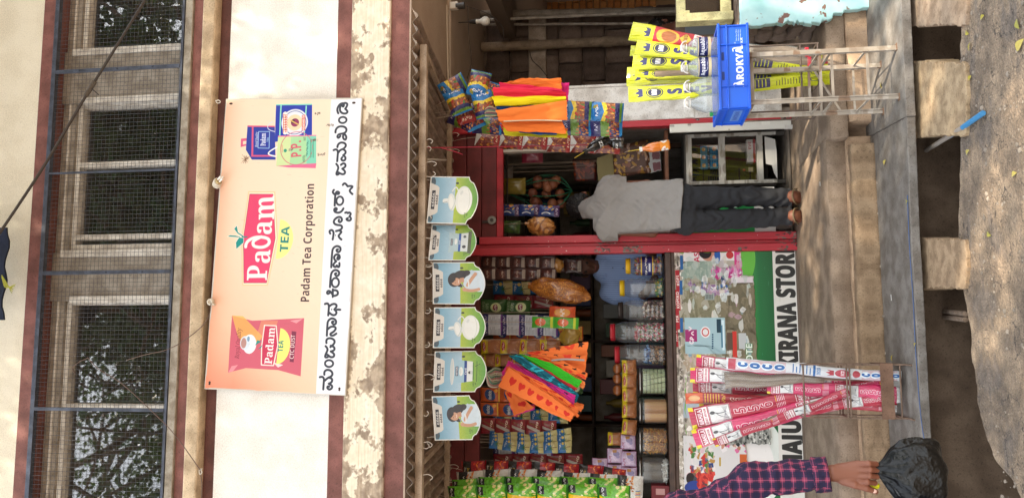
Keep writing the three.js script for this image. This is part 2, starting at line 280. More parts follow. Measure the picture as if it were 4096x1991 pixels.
{
  const b = bld;
  slab(b, 'upper_wall', cream, L, RX, 4.65, 5.9, 0.7, ZU);
  slab(b, 'band', brown, L, RX, 4.56, 4.65, 0.7, ZU + 0.012, 0.004);
  slab(b, 'sill', grey, L, RX, 3.64, 3.69, 0.62, ZU + 0.03, 0.006);
  slab(b, 'band', brown, L, RX, 3.565, 3.64, 0.7, ZU + 0.012, 0.004);
  slab(b, 'ledge', beige, L, RX, 3.482, 3.565, 0.7, ZU + 0.055, 0.012);
  slab(b, 'band', darkBrown, L, RX, 3.41, 3.482, 0.7, ZU - 0.02);
  slab(b, 'upper_wall', white, L, RX, 2.735, 3.41, 0.7, ZU - 0.004);
  slab(b, 'band', brown, L, RX, 2.645, 2.735, 0.7, ZU + 0.006, 0.004);
  const bm = slab(b, 'beam', beamMat, L, RX, 2.41, 2.645, 0.7, ZU + 0.02, 0.01);
  { const uv = bm.geometry.attributes.uv; for (let i = 0; i < uv.count; i++) uv.setXY(i, (uv.getX(i) - L) / (RX - L), (uv.getY(i) - 2.41) / 0.235); }
  slab(b, 'band', brown, L, RX, 2.3, 2.41, 0.7, ZU - 0.004);
  slab(b, 'soffit', soffitMat, L, RX, 2.29, 2.3, 0.0, ZU + 0.003);
  slab(b, 'soffit_edge_trim', soffitMat, L, RX, 2.262, 2.2895, -0.03, 0.03);
  slab(b, 'ceiling', ceilMat, L, 3.3, 2.29, 2.32, -2.5, -0.001);
  // upper room behind the windows
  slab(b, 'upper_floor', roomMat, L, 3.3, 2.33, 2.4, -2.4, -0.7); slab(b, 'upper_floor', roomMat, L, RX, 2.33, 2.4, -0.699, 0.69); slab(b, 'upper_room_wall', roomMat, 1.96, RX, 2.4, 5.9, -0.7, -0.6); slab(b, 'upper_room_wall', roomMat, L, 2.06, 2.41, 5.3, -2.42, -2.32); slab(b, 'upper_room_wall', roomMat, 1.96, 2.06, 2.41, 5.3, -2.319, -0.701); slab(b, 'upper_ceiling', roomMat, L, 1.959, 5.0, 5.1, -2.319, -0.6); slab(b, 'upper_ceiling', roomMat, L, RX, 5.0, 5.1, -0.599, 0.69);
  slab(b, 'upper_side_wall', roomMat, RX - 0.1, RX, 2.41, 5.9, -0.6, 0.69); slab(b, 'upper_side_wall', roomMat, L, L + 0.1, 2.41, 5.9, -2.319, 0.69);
  // window piers, with a shallow fillet each side
  for (const [l, r] of [[1.478, 1.812], [0.245, 0.542]]) {
    slab(b, 'pier', frameMat, l, r, 3.69, 4.56, 0.72, 0.87, 0.006);
    slab(b, 'pier_fillet', frameWhite, l - 0.012, l + 0.03, 3.69, 4.42, 0.74, 0.885, 0.004); slab(b, 'pier_fillet', frameWhite, r - 0.03, r + 0.012, 3.69, 4.5, 0.74, 0.885, 0.004);
  }
  slab(b, 'window_head', frameMat, L, RX, 4.47, 4.56, 0.72, 0.85, 0.004);
  slab(b, 'head_fillet', frameWhite, L, RX, 4.505, 4.52, 0.72, 0.857, 0.003);
  const bays = [[1.812, 2.45, []], [0.542, 1.478, [1.092, 0.638, 0.575]], [-1.62, 0.245, [-0.385, -1.1]]];
  for (const [l, r, mull] of bays) {
    const w = new THREE.Group(); w.name = 'window'; b.add(w);
    slab(w, 'frame', frameWhite, l, r, 4.44, 4.47, 0.76, 0.83, 0.004); slab(w, 'frame', frameMat, l, r, 3.69, 3.715, 0.76, 0.83, 0.004);
    slab(w, 'frame', frameWhite, l, l + 0.022, 3.715, 4.44, 0.76, 0.83, 0.004); slab(w, 'frame', frameWhite, r - 0.022, r, 3.715, 4.44, 0.76, 0.83, 0.004);
    const cuts = [r, ...mull, l];
    for (const m of mull) slab(w, 'mullion', frameWhite, m - 0.016, m + 0.016, 3.715, 4.44, 0.77, 0.84, 0.004);
    for (let i = 0; i < cuts.length - 1; i++) { const p = slab(w, 'pane', glass, cuts[i + 1] + 0.012, cuts[i] - 0.012, 3.71, 4.445, 0.789, 0.793); p.rotation.y = 0; }
  }
  // ground floor: side walls, back wall, floor of the shop room
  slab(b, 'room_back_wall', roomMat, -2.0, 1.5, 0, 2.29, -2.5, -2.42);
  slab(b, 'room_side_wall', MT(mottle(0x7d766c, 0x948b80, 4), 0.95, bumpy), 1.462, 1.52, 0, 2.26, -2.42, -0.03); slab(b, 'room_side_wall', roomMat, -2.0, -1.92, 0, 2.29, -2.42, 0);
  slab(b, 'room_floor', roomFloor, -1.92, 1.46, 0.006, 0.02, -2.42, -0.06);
  slab(b, 'front_wall', cream, -2.0, -1.15, 0, 2.262, -0.1, 0);
  // red shutter boards above the openings, red door posts
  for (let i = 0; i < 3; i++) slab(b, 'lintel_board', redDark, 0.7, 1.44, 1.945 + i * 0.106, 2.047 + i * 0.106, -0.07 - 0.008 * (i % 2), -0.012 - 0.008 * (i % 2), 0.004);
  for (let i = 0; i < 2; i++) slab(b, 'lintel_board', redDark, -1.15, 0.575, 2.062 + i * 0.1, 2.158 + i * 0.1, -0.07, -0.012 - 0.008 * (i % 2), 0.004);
  slab(b, 'lintel_rail', redPaint, 0.7, 1.415, 1.9, 1.944, -0.05, -0.004, 0.004);
}
// peeling red paint on the posts
const postTex = canvas(256, 2048, (x, w, h) => {
  const grd = [0xb5, 0x2a, 0x37]; x.fillStyle = `rgb(${grd})`; x.fillRect(0, 0, w, h);
  for (let i = 0; i < 900; i++) { x.fillStyle = `rgba(${rnd() < 0.5 ? '140,24,34' : '200,60,70'},${rr(0.03, 0.12)})`; x.fillRect(rr(0, w), rr(0, h), rr(1, 8), rr(20, 260)); }
  const blot = (cx, cy, r, n) => { for (let i = 0; i < n; i++) disc(x, cx + rr(-r, r), cy + rr(-r * 1.6, r * 1.6), rr(2, 12), pick(['#5d4f47', '#6d5f55', '#4b2c2a', '#7c6a60']), rr(3, 14)); };
  blot(160, 900, 46, 60); blot(60, 860, 30, 22); blot(50, 1040, 34, 40); blot(180, 700, 24, 14); blot(90, 1950, 60, 50); blot(170, 1420, 14, 8); blot(40, 1660, 12, 6); blot(200, 1900, 20, 12);
  for (let i = 0; i < 60; i++) disc(x, rr(0, w), rr(0, h), rr(1, 4), pick(['#4b3a36', '#d98a88', '#e7dcd6']));
});
const postMat = MT(postTex, 0.45, bumpy);
function postPart(name, l, r, b, t, zb, zf) {
  const m = slab(bld, name, postMat, l, r, b, t, zb, zf, 0.005), uv = m.geometry.attributes.uv, off = rnd() * 0.4;
  for (let i = 0; i < uv.count; i++) uv.setXY(i, uv.getX(i) / 0.2 + off, (uv.getY(i) + 0.1) / 2.3); return m;
}
postTex.wrapS = THREE.RepeatWrapping;
postPart('door_post', 0.648, 0.697, 0.0, 2.06, -0.06, 0.02); postPart('door_post', 0.574, 0.622, 0.0, 2.262, -0.06, 0.024); postPart('post_filler', 0.6225, 0.6475, 0.0, 2.2, -0.06, -0.004);
postPart('door_post', 1.416, 1.46, 0.0, 2.262, -0.06, 0.012);
// padlock ring on the lintel
{
  const steel = M(0x8b8880, 0.35, { metalness: 0.9 }), c = S(1968, 881, 0.0);
  const g = thing('door_lock', 'round steel lock on the dark red board over the doorway', 'lock');
  part(g, 'lock_case', new THREE.CylinderGeometry(0.028, 0.03, 0.02, 24).rotateX(Math.PI / 2), steel, V(c.x, c.y, 0.002)); part(g, 'keyhole_plate', new THREE.CylinderGeometry(0.012, 0.012, 0.012, 16).rotateX(Math.PI / 2), M(0x4b4843, 0.4, { metalness: 0.8 }), V(c.x, c.y, 0.012));
  part(g, 'hasp', rbox(0.02, 0.05, 0.01, 0.003), M(0x3b2a28, 0.6), V(c.x - 0.01, c.y + 0.045, -0.002)); settle(g);
}
settle(bld);
// half-height white door leaf folded back against the right of the doorway, and the white plank before it
{
  const wp = MT(mottle(0xd9d6d0, 0xe9e7e2, 5), 0.6, bumpy), g = thing('door_leaf', 'white painted half height door leaf folded back behind the blue crate', 'door');
  slab(g, 'leaf_panel', wp, 1.462, 1.70, 0.06, 1.46, -0.02, 0.008, 0.003); slab(g, 'leaf_edge', wp, 1.70, 1.718, 0.06, 1.463, -0.024, 0.014, 0.003);
  for (const y of [0.16, 0.62]) slab(g, 'cross_rail', wp, 1.466, 1.698, y, y + 0.06, 0.0085, 0.016, 0.002);
  settle(g);
  const h = thing('door_plank', 'white flaking plank standing beside the red door post', 'plank');
  pbox(h, 'plank', MT(canvas(128, 512, (x, w, hh) => { x.fillStyle = '#d8d5cc'; x.fillRect(0, 0, w, hh); for (let i = 0; i < 160; i++) { x.fillStyle = pick(['rgba(90,80,70,.5)', 'rgba(240,238,230,.5)', 'rgba(120,110,98,.35)']); x.fillRect(rr(0, w), rr(0, hh), rr(1, 5), rr(4, 50)); } }, true), 0.7), [2680, 487, 3168, 521], 0.03, 0.02); pbox(h, 'plank_foot', wp, [3140, 498, 3185, 515], 0.034, 0.02); settle(h);
}
// ================================================================ UPPER STOREY: mesh grille, tea sign, lamps, cables
{
  const steel = MT(mottle(0x3c4356, 0x555c6c, 8), 0.55, { metalness: 0.3 }), wireMat = M(0x4a4d54, 0.6);
  const g = thing('wire_mesh_grille', 'welded wire mesh grille on a blue grey steel frame over the upper windows', 'grille');
  const z = 0.972;
  slab(g, 'frame_bar', steel, -2.0, 2.4, 4.528, 4.556, z - 0.02, z + 0.012, 0.002); slab(g, 'frame_bar', steel, -2.0, 2.4, 3.692, 3.708, z - 0.02, z + 0.012, 0.002);
  for (const [py, w] of [[276, 0.024], [685, 0.012], [1088, 0.022], [1638, 0.02], [2150, 0.02]]) {
    const x = S(500, py, z).x, bar_ = slab(g, 'frame_bar', steel, x - w / 2, x + w / 2, 3.7085, 4.5275, z + 0.003, z + 0.014, 0.002);
    if (w > 0.021) for (const k of [0.22, 0.5, 0.8]) part(bar_, 'screw', new THREE.CylinderGeometry(0.005, 0.005, 0.004, 8).rotateX(Math.PI / 2), M(0x2a2f3c, 0.5), V(x, 3.7 + 0.83 * k, z + 0.0155));
  }
  const vert = new THREE.CylinderGeometry(0.0011, 0.0011, 0.82, 4), horiz = new THREE.CylinderGeometry(0.0011, 0.0011, 3.3, 4).rotateZ(Math.PI / 2);
  for (let x = -1.05; x < 2.24; x += 0.0254) { const m = part(g, 'wire', vert, wireMat, V(x, 4.118, z)); m.rotation.z = 0.006 * n2(x * 3, 1); }
  for (let y = 3.72; y < 4.52; y += 0.0254) { const m = part(g, 'wire', horiz, wireMat, V(0.6, y, z - 0.0026)); m.rotation.z = 0.003 * n2(y * 3, 4); }
  settle(g);
}
{
  const z = 0.99, TL = S(820, 1551, z), TR = S(905, 395, z), BL = S(1378, 1580, z), BR = S(1447, 397, z);
  const ex = BR.clone().sub(BL).add(TR.clone().sub(TL)).normalize(), ey = V(-ex.y, ex.x, 0), W = (BR.distanceTo(BL) + TR.distanceTo(TL)) / 2, H = (TL.distanceTo(BL) + TR.distanceTo(BR)) / 2, mid = TL.clone().add(TR).add(BL).add(BR).multiplyScalar(0.25);
  const CW = 2048, CH = Math.round(2048 * H / W), sm = (px, py) => { const d = S(px, py, z).sub(mid); return [(d.dot(ex) / W + 0.5) * CW, (0.5 - d.dot(ey) / H) * CH]; };
  const a1 = (x, y) => sm(800 + x / 1.926, 350 + y / 1.926), a2 = (x, y) => sm(800 + x / 1.926, 950 + y / 1.926), lg = (x, y) => sm(900 + x / 2.911, 750 + y / 2.911);
  const K = [
    [1260, 1260, 3.914, [[[185, 320], [190, 150], [205, 80], [270, 42], [332, 80], [328, 138], [288, 148], [262, 118], [272, 95], [290, 102]], [[205, 215], [240, 178], [312, 178], [328, 215], [290, 262], [238, 290], [244, 318], [292, 322], [332, 288]],
      [[178, 435], [172, 398], [200, 362], [262, 360], [312, 400], [294, 460], [240, 498]], [[245, 478], [288, 488], [308, 525], [288, 560], [245, 568]], [[245, 568], [300, 598], [296, 652], [240, 662], [185, 608], [152, 635], [165, 668], [198, 655]], [[165, 485], [198, 520], [188, 570], [165, 612]],
      [[145, 930], [138, 890], [180, 852], [242, 862], [278, 910], [258, 960], [190, 985], [155, 1022]], [[75, 970], [110, 958], [142, 990], [136, 1060], [128, 1160]], [[210, 975], [258, 985], [272, 1020], [252, 1060], [215, 1072]], [[215, 1072], [268, 1095], [268, 1142], [225, 1168], [188, 1140], [200, 1108], [222, 1118]]], [[218, 757, 52, 68]]],
    [1290, 960, 3.915, [[[135, 425], [145, 180], [165, 120], [220, 88], [278, 110], [282, 162], [250, 192], [218, 175], [216, 145], [240, 145]], [[240, 258], [222, 290], [245, 308], [273, 275], [257, 228], [210, 222], [176, 260], [184, 310], [212, 332]], [[212, 332], [170, 365], [170, 412], [205, 428], [222, 388], [238, 428], [268, 412], [262, 360]],
      [[115, 735], [125, 560], [150, 490], [205, 462], [258, 490], [260, 542], [225, 568], [196, 545], [194, 520], [215, 520]], [[158, 888], [160, 770]], [[165, 785], [215, 780], [244, 820], [228, 868], [168, 874]], [[160, 862], [125, 800], [85, 792], [62, 825], [88, 848], [112, 822]],
      [[35, 1000], [75, 983], [100, 1020], [94, 1090], [88, 1178]], [[105, 1035], [150, 998], [208, 1000], [228, 1042], [185, 1084]], [[185, 1086], [224, 1120], [208, 1172], [150, 1178], [108, 1140]], [[228, 1088], [262, 1086], [276, 1090]]], [[200, 665, 72, 60], [142, 1085, 14, 9]]],
    [1300, 700, 4.177, [[[160, 510], [165, 330], [190, 272], [238, 288], [226, 322], [195, 315]], [[145, 250], [118, 280], [150, 320], [165, 325]], [[180, 592], [204, 570], [175, 546], [146, 580], [165, 622], [230, 632], [282, 605], [305, 558]],
      [[335, 630], [360, 618], [380, 642], [402, 620], [438, 650], [405, 690]], [[405, 690], [440, 722], [418, 762], [370, 758], [348, 730], [380, 720]], [[232, 745], [218, 772], [250, 794], [288, 750], [262, 698], [200, 703], [142, 760], [148, 812], [200, 836], [262, 836], [288, 870], [262, 916], [180, 936]], [[230, 925], [284, 940], [242, 985], [212, 1030], [270, 1076]], [[125, 1075], [136, 1010], [142, 948], [110, 912], [62, 940], [85, 978]], [[295, 165], [315, 133], [350, 150], [375, 188]], [[375, 188], [440, 178], [462, 200], [415, 240], [408, 280], [455, 318]]], [[245, 430, 72, 62], [172, 1005, 14, 8]]],
    [1320, 390, 3.915, [[[128, 248], [102, 200], [140, 110], [205, 82], [218, 122], [200, 152], [180, 120]], [[200, 95], [242, 76], [280, 115], [235, 177]], [[235, 177], [280, 215], [252, 254], [180, 248], [143, 190], [165, 115]],
      [[85, 548], [83, 510], [130, 453], [222, 453], [264, 500], [235, 562], [130, 575], [110, 622], [140, 638], [160, 605]], [[215, 565], [258, 600], [248, 668], [210, 652], [198, 600], [220, 570]],
      [[115, 778], [118, 740], [165, 703], [232, 713], [254, 755], [215, 805], [150, 825], [130, 862]], [[55, 825], [90, 806], [124, 835], [118, 910], [110, 998]], [[200, 810], [244, 830], [244, 880], [205, 905]], [[205, 905], [244, 930], [238, 982], [195, 993], [168, 960], [190, 938]],
      [[95, 1040], [132, 1080], [117, 1140], [93, 1190], [105, 1214], [132, 1200]], [[105, 1160], [175, 1204], [228, 1198], [238, 1150], [190, 1115]], [[190, 1115], [244, 1090], [238, 1038], [200, 1028], [168, 1055]]], [[197, 353, 50, 65]]],
  ];
  const tex = canvas(CW, CH, (x, w, h) => {
    const along = (s, p, q, size, o) => { const dx = q[0] - p[0], dy = q[1] - p[1]; text(x, s, (p[0] + q[0]) / 2, (p[1] + q[1]) / 2, size, { ...o, rot: Math.atan2(dy, dx), width: Math.hypot(dx, dy) }); };
    x.fillStyle = '#f3dcc2'; x.fillRect(0, 0, w, h);
    const tint = x.createLinearGradient(0, 0, w * 0.45, h * 0.75); tint.addColorStop(0, 'rgba(224,110,82,.9)'); tint.addColorStop(0.35, 'rgba(238,168,130,.45)'); tint.addColorStop(1, 'rgba(243,220,194,0)'); x.fillStyle = tint; x.fillRect(0, 0, w, h);
    const top = x.createLinearGradient(0, 0, 0, h * 0.2); top.addColorStop(0, 'rgba(234,158,122,.5)'); top.addColorStop(1, 'rgba(243,220,194,0)'); x.fillStyle = top; x.fillRect(0, 0, w, h);
    const strip = [sm(1325, 380), sm(1262, 1600), sm(1420, 1620), sm(1480, 370)]; poly(x, strip, '#e9eaf0');
    // logo: pink hexagon board with cream rim
    const hexo = [[275, 52], [575, 52], [607, 590], [492, 1134], [203, 1134], [196, 590]].map((p) => lg(...p)), hexi = [[286, 76], [557, 76], [584, 590], [482, 1110], [216, 1110], [212, 590]].map((p) => lg(...p));
    x.lineJoin = 'round'; poly(x, hexo, '#fff3da', '#f4cda0', 10); poly(x, hexi, '#e3446f', '#8e3a4c', 3);
    x.save(); x.beginPath(); const yl = lg(612, 590); x.restore();
    { const c = lg(615, 600), e = lg(790, 590), l = lg(606, 830); const rx = Math.hypot(l[0] - c[0], l[1] - c[1]), ry = Math.hypot(e[0] - c[0], e[1] - c[1]); x.save(); x.translate(...c); x.rotate(0.05); x.beginPath(); x.ellipse(0, 0, rx, ry, 0, 0, Math.PI); x.fillStyle = '#f3ef92'; x.fill(); x.restore(); }
    along('TEA', lg(684, 752), lg(706, 452), 82, { fill: '#12837f', style: 'bold' });
    along('P', lg(372, 1086), lg(378, 898), 165, { fill: '#fdf2ee', face: 'serif', tall: 1.25 });
    along('a', lg(408, 892), lg(418, 716), 160, { fill: '#fdf2ee', face: 'serif', tall: 1.25 }); along('a', lg(428, 556), lg(438, 380), 160, { fill: '#fdf2ee', face: 'serif', tall: 1.25 });
    along('m', lg(452, 378), lg(456, 92), 170, { fill: '#fdf2ee', face: 'serif', tall: 1.25 });
    stroke(x, [[240, 690], [240, 640], [330, 580], [440, 575], [515, 600], [515, 660], [440, 700], [340, 690], [320, 650], [340, 610], [420, 575]].map((p) => lg(...p)), 22, '#fdf2ee');
    // leaves of the logo
    for (const [pts, c] of [[[[215, 640], [130, 715], [125, 640], [165, 580], [215, 590]], '#159089'], [[[170, 580], [30, 570], [55, 555], [120, 560], [180, 576]], '#159089'], [[[205, 575], [140, 530], [105, 480], [135, 445], [150, 520], [215, 565]], '#159089']]) { const q = pts.map((p) => lg(...p)); poly(x, q, c, '#fdf2e6', 6); poly(x, q, c); }
    stroke(x, [lg(200, 576), lg(255, 576)], 8, '#159089');
    along('Padam Tea Corporation', a2(806, 500), a1(848, 738), 86, { fill: '#4a2f33' });
    // printed packet
    poly(x, [[245, 600], [400, 640], [560, 632], [800, 620], [775, 1068], [600, 1020], [350, 1005], [213, 1040]].map((p) => a2(...p)), '#cf5f72');
    poly(x, [[245, 600], [330, 605], [480, 760], [380, 900], [290, 760]].map((p) => a2(...p)), 'rgba(236,190,90,.75)'); poly(x, [[470, 640], [600, 640], [560, 760], [420, 800]].map((p) => a2(...p)), 'rgba(236,180,110,.45)'); poly(x, [[560, 960], [640, 980], [600, 1000]].map((p) => a2(...p)), '#f5d9d6');
    poly(x, [[215, 1038], [240, 990], [290, 980], [250, 1030]].map((p) => a2(...p)), '#e7929b'); poly(x, [[790, 625], [690, 640], [740, 660]].map((p) => a2(...p)), '#e79aa2');
    poly(x, [[495, 675], [585, 680], [598, 830], [565, 985], [472, 980], [475, 830]].map((p) => a2(...p)), '#c93458', '#f7e7dc', 8);
    along('Padam', a2(524, 975), a2(550, 690), 74, { fill: '#fff4ee', face: 'serif' });
    { const c = a2(602, 835); x.save(); x.translate(...c); x.rotate(0.05); x.beginPath(); x.ellipse(0, 0, 122, 84, 0, 0, Math.PI); x.fillStyle = '#f3ee7c'; x.fill(); x.restore(); along('TEA', a2(618, 880), a2(624, 792), 50, { fill: '#12837f' }); }
    poly(x, [[690, 955], [705, 720], [740, 725], [720, 960]].map((p) => a2(...p)), '#7f2b48'); along('CTC DUST', a2(705, 935), a2(716, 748), 40, { fill: '#ffe9e4', style: 'normal' });
    along('Royal Quality', a2(282, 935), a2(300, 700), 44, { fill: '#7c2a33', face: 'serif', style: 'italic' });
    disc(x, ...a2(380, 820), 66, '#e8eef3', 50); disc(x, ...a2(345, 812), 48, '#d8e2ec', 36); disc(x, ...a2(335, 812), 36, '#b98d86', 20); disc(x, ...a2(372, 780), 18, '#7f9fbc', 10);
    poly(x, [[425, 830], [470, 800], [440, 790]].map((p) => a2(...p)), '#159089'); poly(x, [[445, 860], [480, 825], [470, 850]].map((p) => a2(...p)), '#159089');
    // printed bags
    poly(x, [[385, 520], [385, 440], [312, 460], [315, 395], [365, 390], [365, 410], [330, 415], [330, 440], [395, 430]].map((p) => a1(...p)), '#dd5b86');
    poly(x, [[365, 295], [575, 298], [580, 556], [398, 556], [352, 480]].map((p) => a1(...p)), '#27379c'); poly(x, [[398, 300], [412, 300], [408, 530], [394, 530]].map((p) => a1(...p)), '#d9577f'); poly(x, [[365, 293], [575, 296], [575, 306], [366, 304]].map((p) => a1(...p)), '#d9577f'); poly(x, [[395, 520], [580, 520], [580, 532], [392, 534]].map((p) => a1(...p)), '#d9577f');
    poly(x, [[450, 340], [535, 340], [530, 468], [445, 466]].map((p) => a1(...p)), null, '#9fc3e8', 5); along('Padam', a1(484, 450), a1(488, 352), 52, { fill: '#e9eefb', face: 'serif' }); along('TEA', a1(520, 420), a1(522, 385), 22, { fill: '#9fc3e8' }); along('Royal Quality', a1(432, 460), a1(436, 345), 26, { fill: '#e9eefb', face: 'serif', style: 'italic' });
    poly(x, [[585, 132], [862, 128], [862, 365], [575, 420]].map((p) => a1(...p)), '#1f34a8'); poly(x, [[618, 134], [628, 134], [618, 372], [608, 372]].map((p) => a1(...p)), '#8fe0c4'); poly(x, [[812, 140], [822, 140], [806, 368], [798, 368]].map((p) => a1(...p)), '#8fe0c4'); poly(x, [[585, 128], [862, 124], [862, 134], [585, 138]].map((p) => a1(...p)), '#8fe0c4');
    disc(x, ...a1(728, 270), 98, '#e3e6ee'); disc(x, ...a1(728, 270), 92, null); x.lineWidth = 5; x.strokeStyle = '#5a6aa8'; x.beginPath(); x.arc(...a1(728, 270), 84, 0, 7); x.stroke(); disc(x, ...a1(728, 270), 58, '#e9d7b0'); disc(x, ...a1(730, 270), 30, '#8f2d5c'); disc(x, ...a1(715, 262), 14, '#3a2430'); stroke(x, [a1(755, 285), a1(700, 255)], 10, '#d8b060');
    stroke(x, [a1(655, 345), a1(655, 205)], 34, '#f7e9e4');
    for (let i = 0; i < 7; i++) { const p = a1(657, 335 - i * 19); stroke(x, [[p[0] - 12, p[1] - 14], [p[0] + 14, p[1] - 14]], 4, '#c84a2a'); stroke(x, [[p[0] + 8, p[1] - 14], [p[0] + 8, p[1] + 14]], 4, '#c84a2a'); stroke(x, [[p[0] + 8, p[1]], [p[0] - 8, p[1] - 4], [p[0] - 6, p[1] + 8], [p[0] + 2, p[1] + 12]], 4, '#c84a2a'); }
    along('PADAMSHREE TEA', a1(797, 330), a1(797, 212), 22, { fill: '#fff' , stroke: '#d3442c', lw: 10 });
    poly(x, [[600, 375], [895, 368], [895, 584], [585, 606]].map((p) => a1(...p)), '#a9d8a2'); poly(x, [[600, 375], [700, 372], [690, 596], [585, 606]].map((p) => a1(...p)), '#cfe0a4'); poly(x, [[820, 372], [895, 368], [895, 584], [820, 590]].map((p) => a1(...p)), '#7ed0b4'); poly(x, [[585, 604], [895, 584], [890, 622], [680, 616]].map((p) => a1(...p)), '#df6b92'); poly(x, [[600, 372], [895, 366], [895, 374], [600, 381]].map((p) => a1(...p)), '#e87ba0');
    x.beginPath(); x.arc(...a1(742, 468), 118, 0, 7); x.lineWidth = 5; x.strokeStyle = '#cf6f7c'; x.stroke(); along('P.P.', a1(742, 540), a1(738, 408), 108, { fill: '#d3566c' }); along('HOTEL', a1(800, 575), a1(800, 520), 26, { fill: '#2f6a58' }); along('DUST', a1(806, 410), a1(806, 380), 22, { fill: '#2f6a58' }); marks(x, 12, ...a1(825, 470), 20, { fill: '#2f6a58', width: 110 });
    for (const [a, b] of [[850, 540], [862, 536], [874, 540]]) stroke(x, [a1(a, b), a1(a, 400)], 5, '#4e9a7c'); stroke(x, [a1(632, 496), a1(632, 445)], 10, '#d8b48c'); disc(x, ...a1(655, 486), 12, '#2f9a7c');
    stroke(x, [[580, 530], [520, 520], [530, 490], [590, 460]].map((p) => a1(...p)), 10, '#eef0f2'); stroke(x, [[575, 340], [520, 330], [520, 280], [560, 265]].map((p) => a1(...p)), 6, '#cfd6e6');
    // Kannada shop name
    for (const [ox, oy, k, strokes, rings] of K) {
      const m = ([a, b]) => sm(ox + a / k, oy + b / k);
      for (const s of strokes) stroke(x, s.map(m), 15, '#2c303c');
      for (const [a, b, ry, rx] of rings) { const c = m([a, b]); x.beginPath(); x.ellipse(c[0], c[1], ry / k * 1.7, rx / k * 1.66, 0, 0, 7); if (ry < 20) { x.fillStyle = '#363a48'; x.fill(); } else { x.lineWidth = 14; x.strokeStyle = '#2c303c'; x.stroke(); } }
    }
    // bird droppings, rust runs, scratches
    for (const [px, py, l] of [[905, 200, 12], [1000, 290, 16], [930, 515, 20], [880, 405, 16], [700, 480, 10]]) { const c = a1(px, py); for (let i = 0; i < 26; i++) disc(x, c[0] + rr(-8, 8), c[1] + rr(-l, l) * 1.6, rr(1.5, 6), pick(['rgba(90,74,58,.6)', 'rgba(130,112,92,.5)', 'rgba(210,204,190,.6)'])); }
    for (let i = 0; i < 70; i++) { const p = [rr(0, w), rr(0, h)]; stroke(x, [p, [p[0] + rr(-4, 4), p[1] + rr(8, 40)]], rr(0.6, 1.6), `rgba(90,76,60,${rr(0.1, 0.4)})`); }
    { const c = a1(350, 555); for (let i = 0; i < 40; i++) stroke(x, [c, [c[0] + rr(-30, 40), c[1] + rr(-34, 30)]], rr(1, 3), pick(['#6b4a34', '#8a6448'])); }
    for (const p of [[w * 0.02, h * 0.03], [w * 0.985, h * 0.94], [w * 0.02, h * 0.96], [w * 0.985, h * 0.04]]) disc(x, ...p, 8, '#3a2a24');
  });
  const g = thing('shop_sign', 'large peach tea sign with pink logo and a white strip of black Kannada lettering', 'sign');
  const geo = new THREE.PlaneGeometry(W, H, 60, 30), rim = M(0xcfc9bd, 0.5), face = new THREE.MeshPhysicalMaterial({ map: tex, roughness: 0.45, bumpMap: bumpCoarse, bumpScale: 0.0015 });
  { const p = geo.attributes.position; for (let i = 0; i < p.count; i++) p.setZ(i, 0.0022 + 0.002 * n2(p.getX(i) * 2.2, p.getY(i) * 3) + 0.0007 * n2(p.getX(i) * 9, p.getY(i) * 7)); geo.computeVertexNormals(); }
  const q = new THREE.Quaternion().setFromAxisAngle(V(0, 0, 1), Math.atan2(ex.y, ex.x));
  const put = (n, gg, m, x, y, zz) => { const o = part(g, n, gg, m, mid.clone().add(V(x, y, 0).applyQuaternion(q)).setZ(zz)); o.quaternion.copy(q); return o; };
  put('backing_board', box(W - 0.004, H - 0.004, 0.018), M(0x6a5644, 0.9), 0, 0, z - 0.0105); put('printed_sheet', geo, face, 0, 0, z);
  for (const [n, w, h, x, y] of [['edge_strip', W + 0.008, 0.01, 0, H / 2], ['edge_strip', W + 0.008, 0.01, 0, -H / 2], ['edge_strip', 0.01, H + 0.008, -W / 2, 0], ['edge_strip', 0.01, H + 0.008, W / 2, 0]]) put(n, rbox(w, h, 0.022, 0.003), rim, x, y, z - 0.009);
  for (const [sx, sy] of [[-0.485, 0.47], [0.485, 0.47], [-0.485, -0.46], [0.485, -0.45]]) put('nail', new THREE.SphereGeometry(0.006, 8, 6), M(0x4a3226, 0.7), sx * W, sy * H, z + 0.002);
  // a bunch of dry straw caught at the top
  settle(g);
}
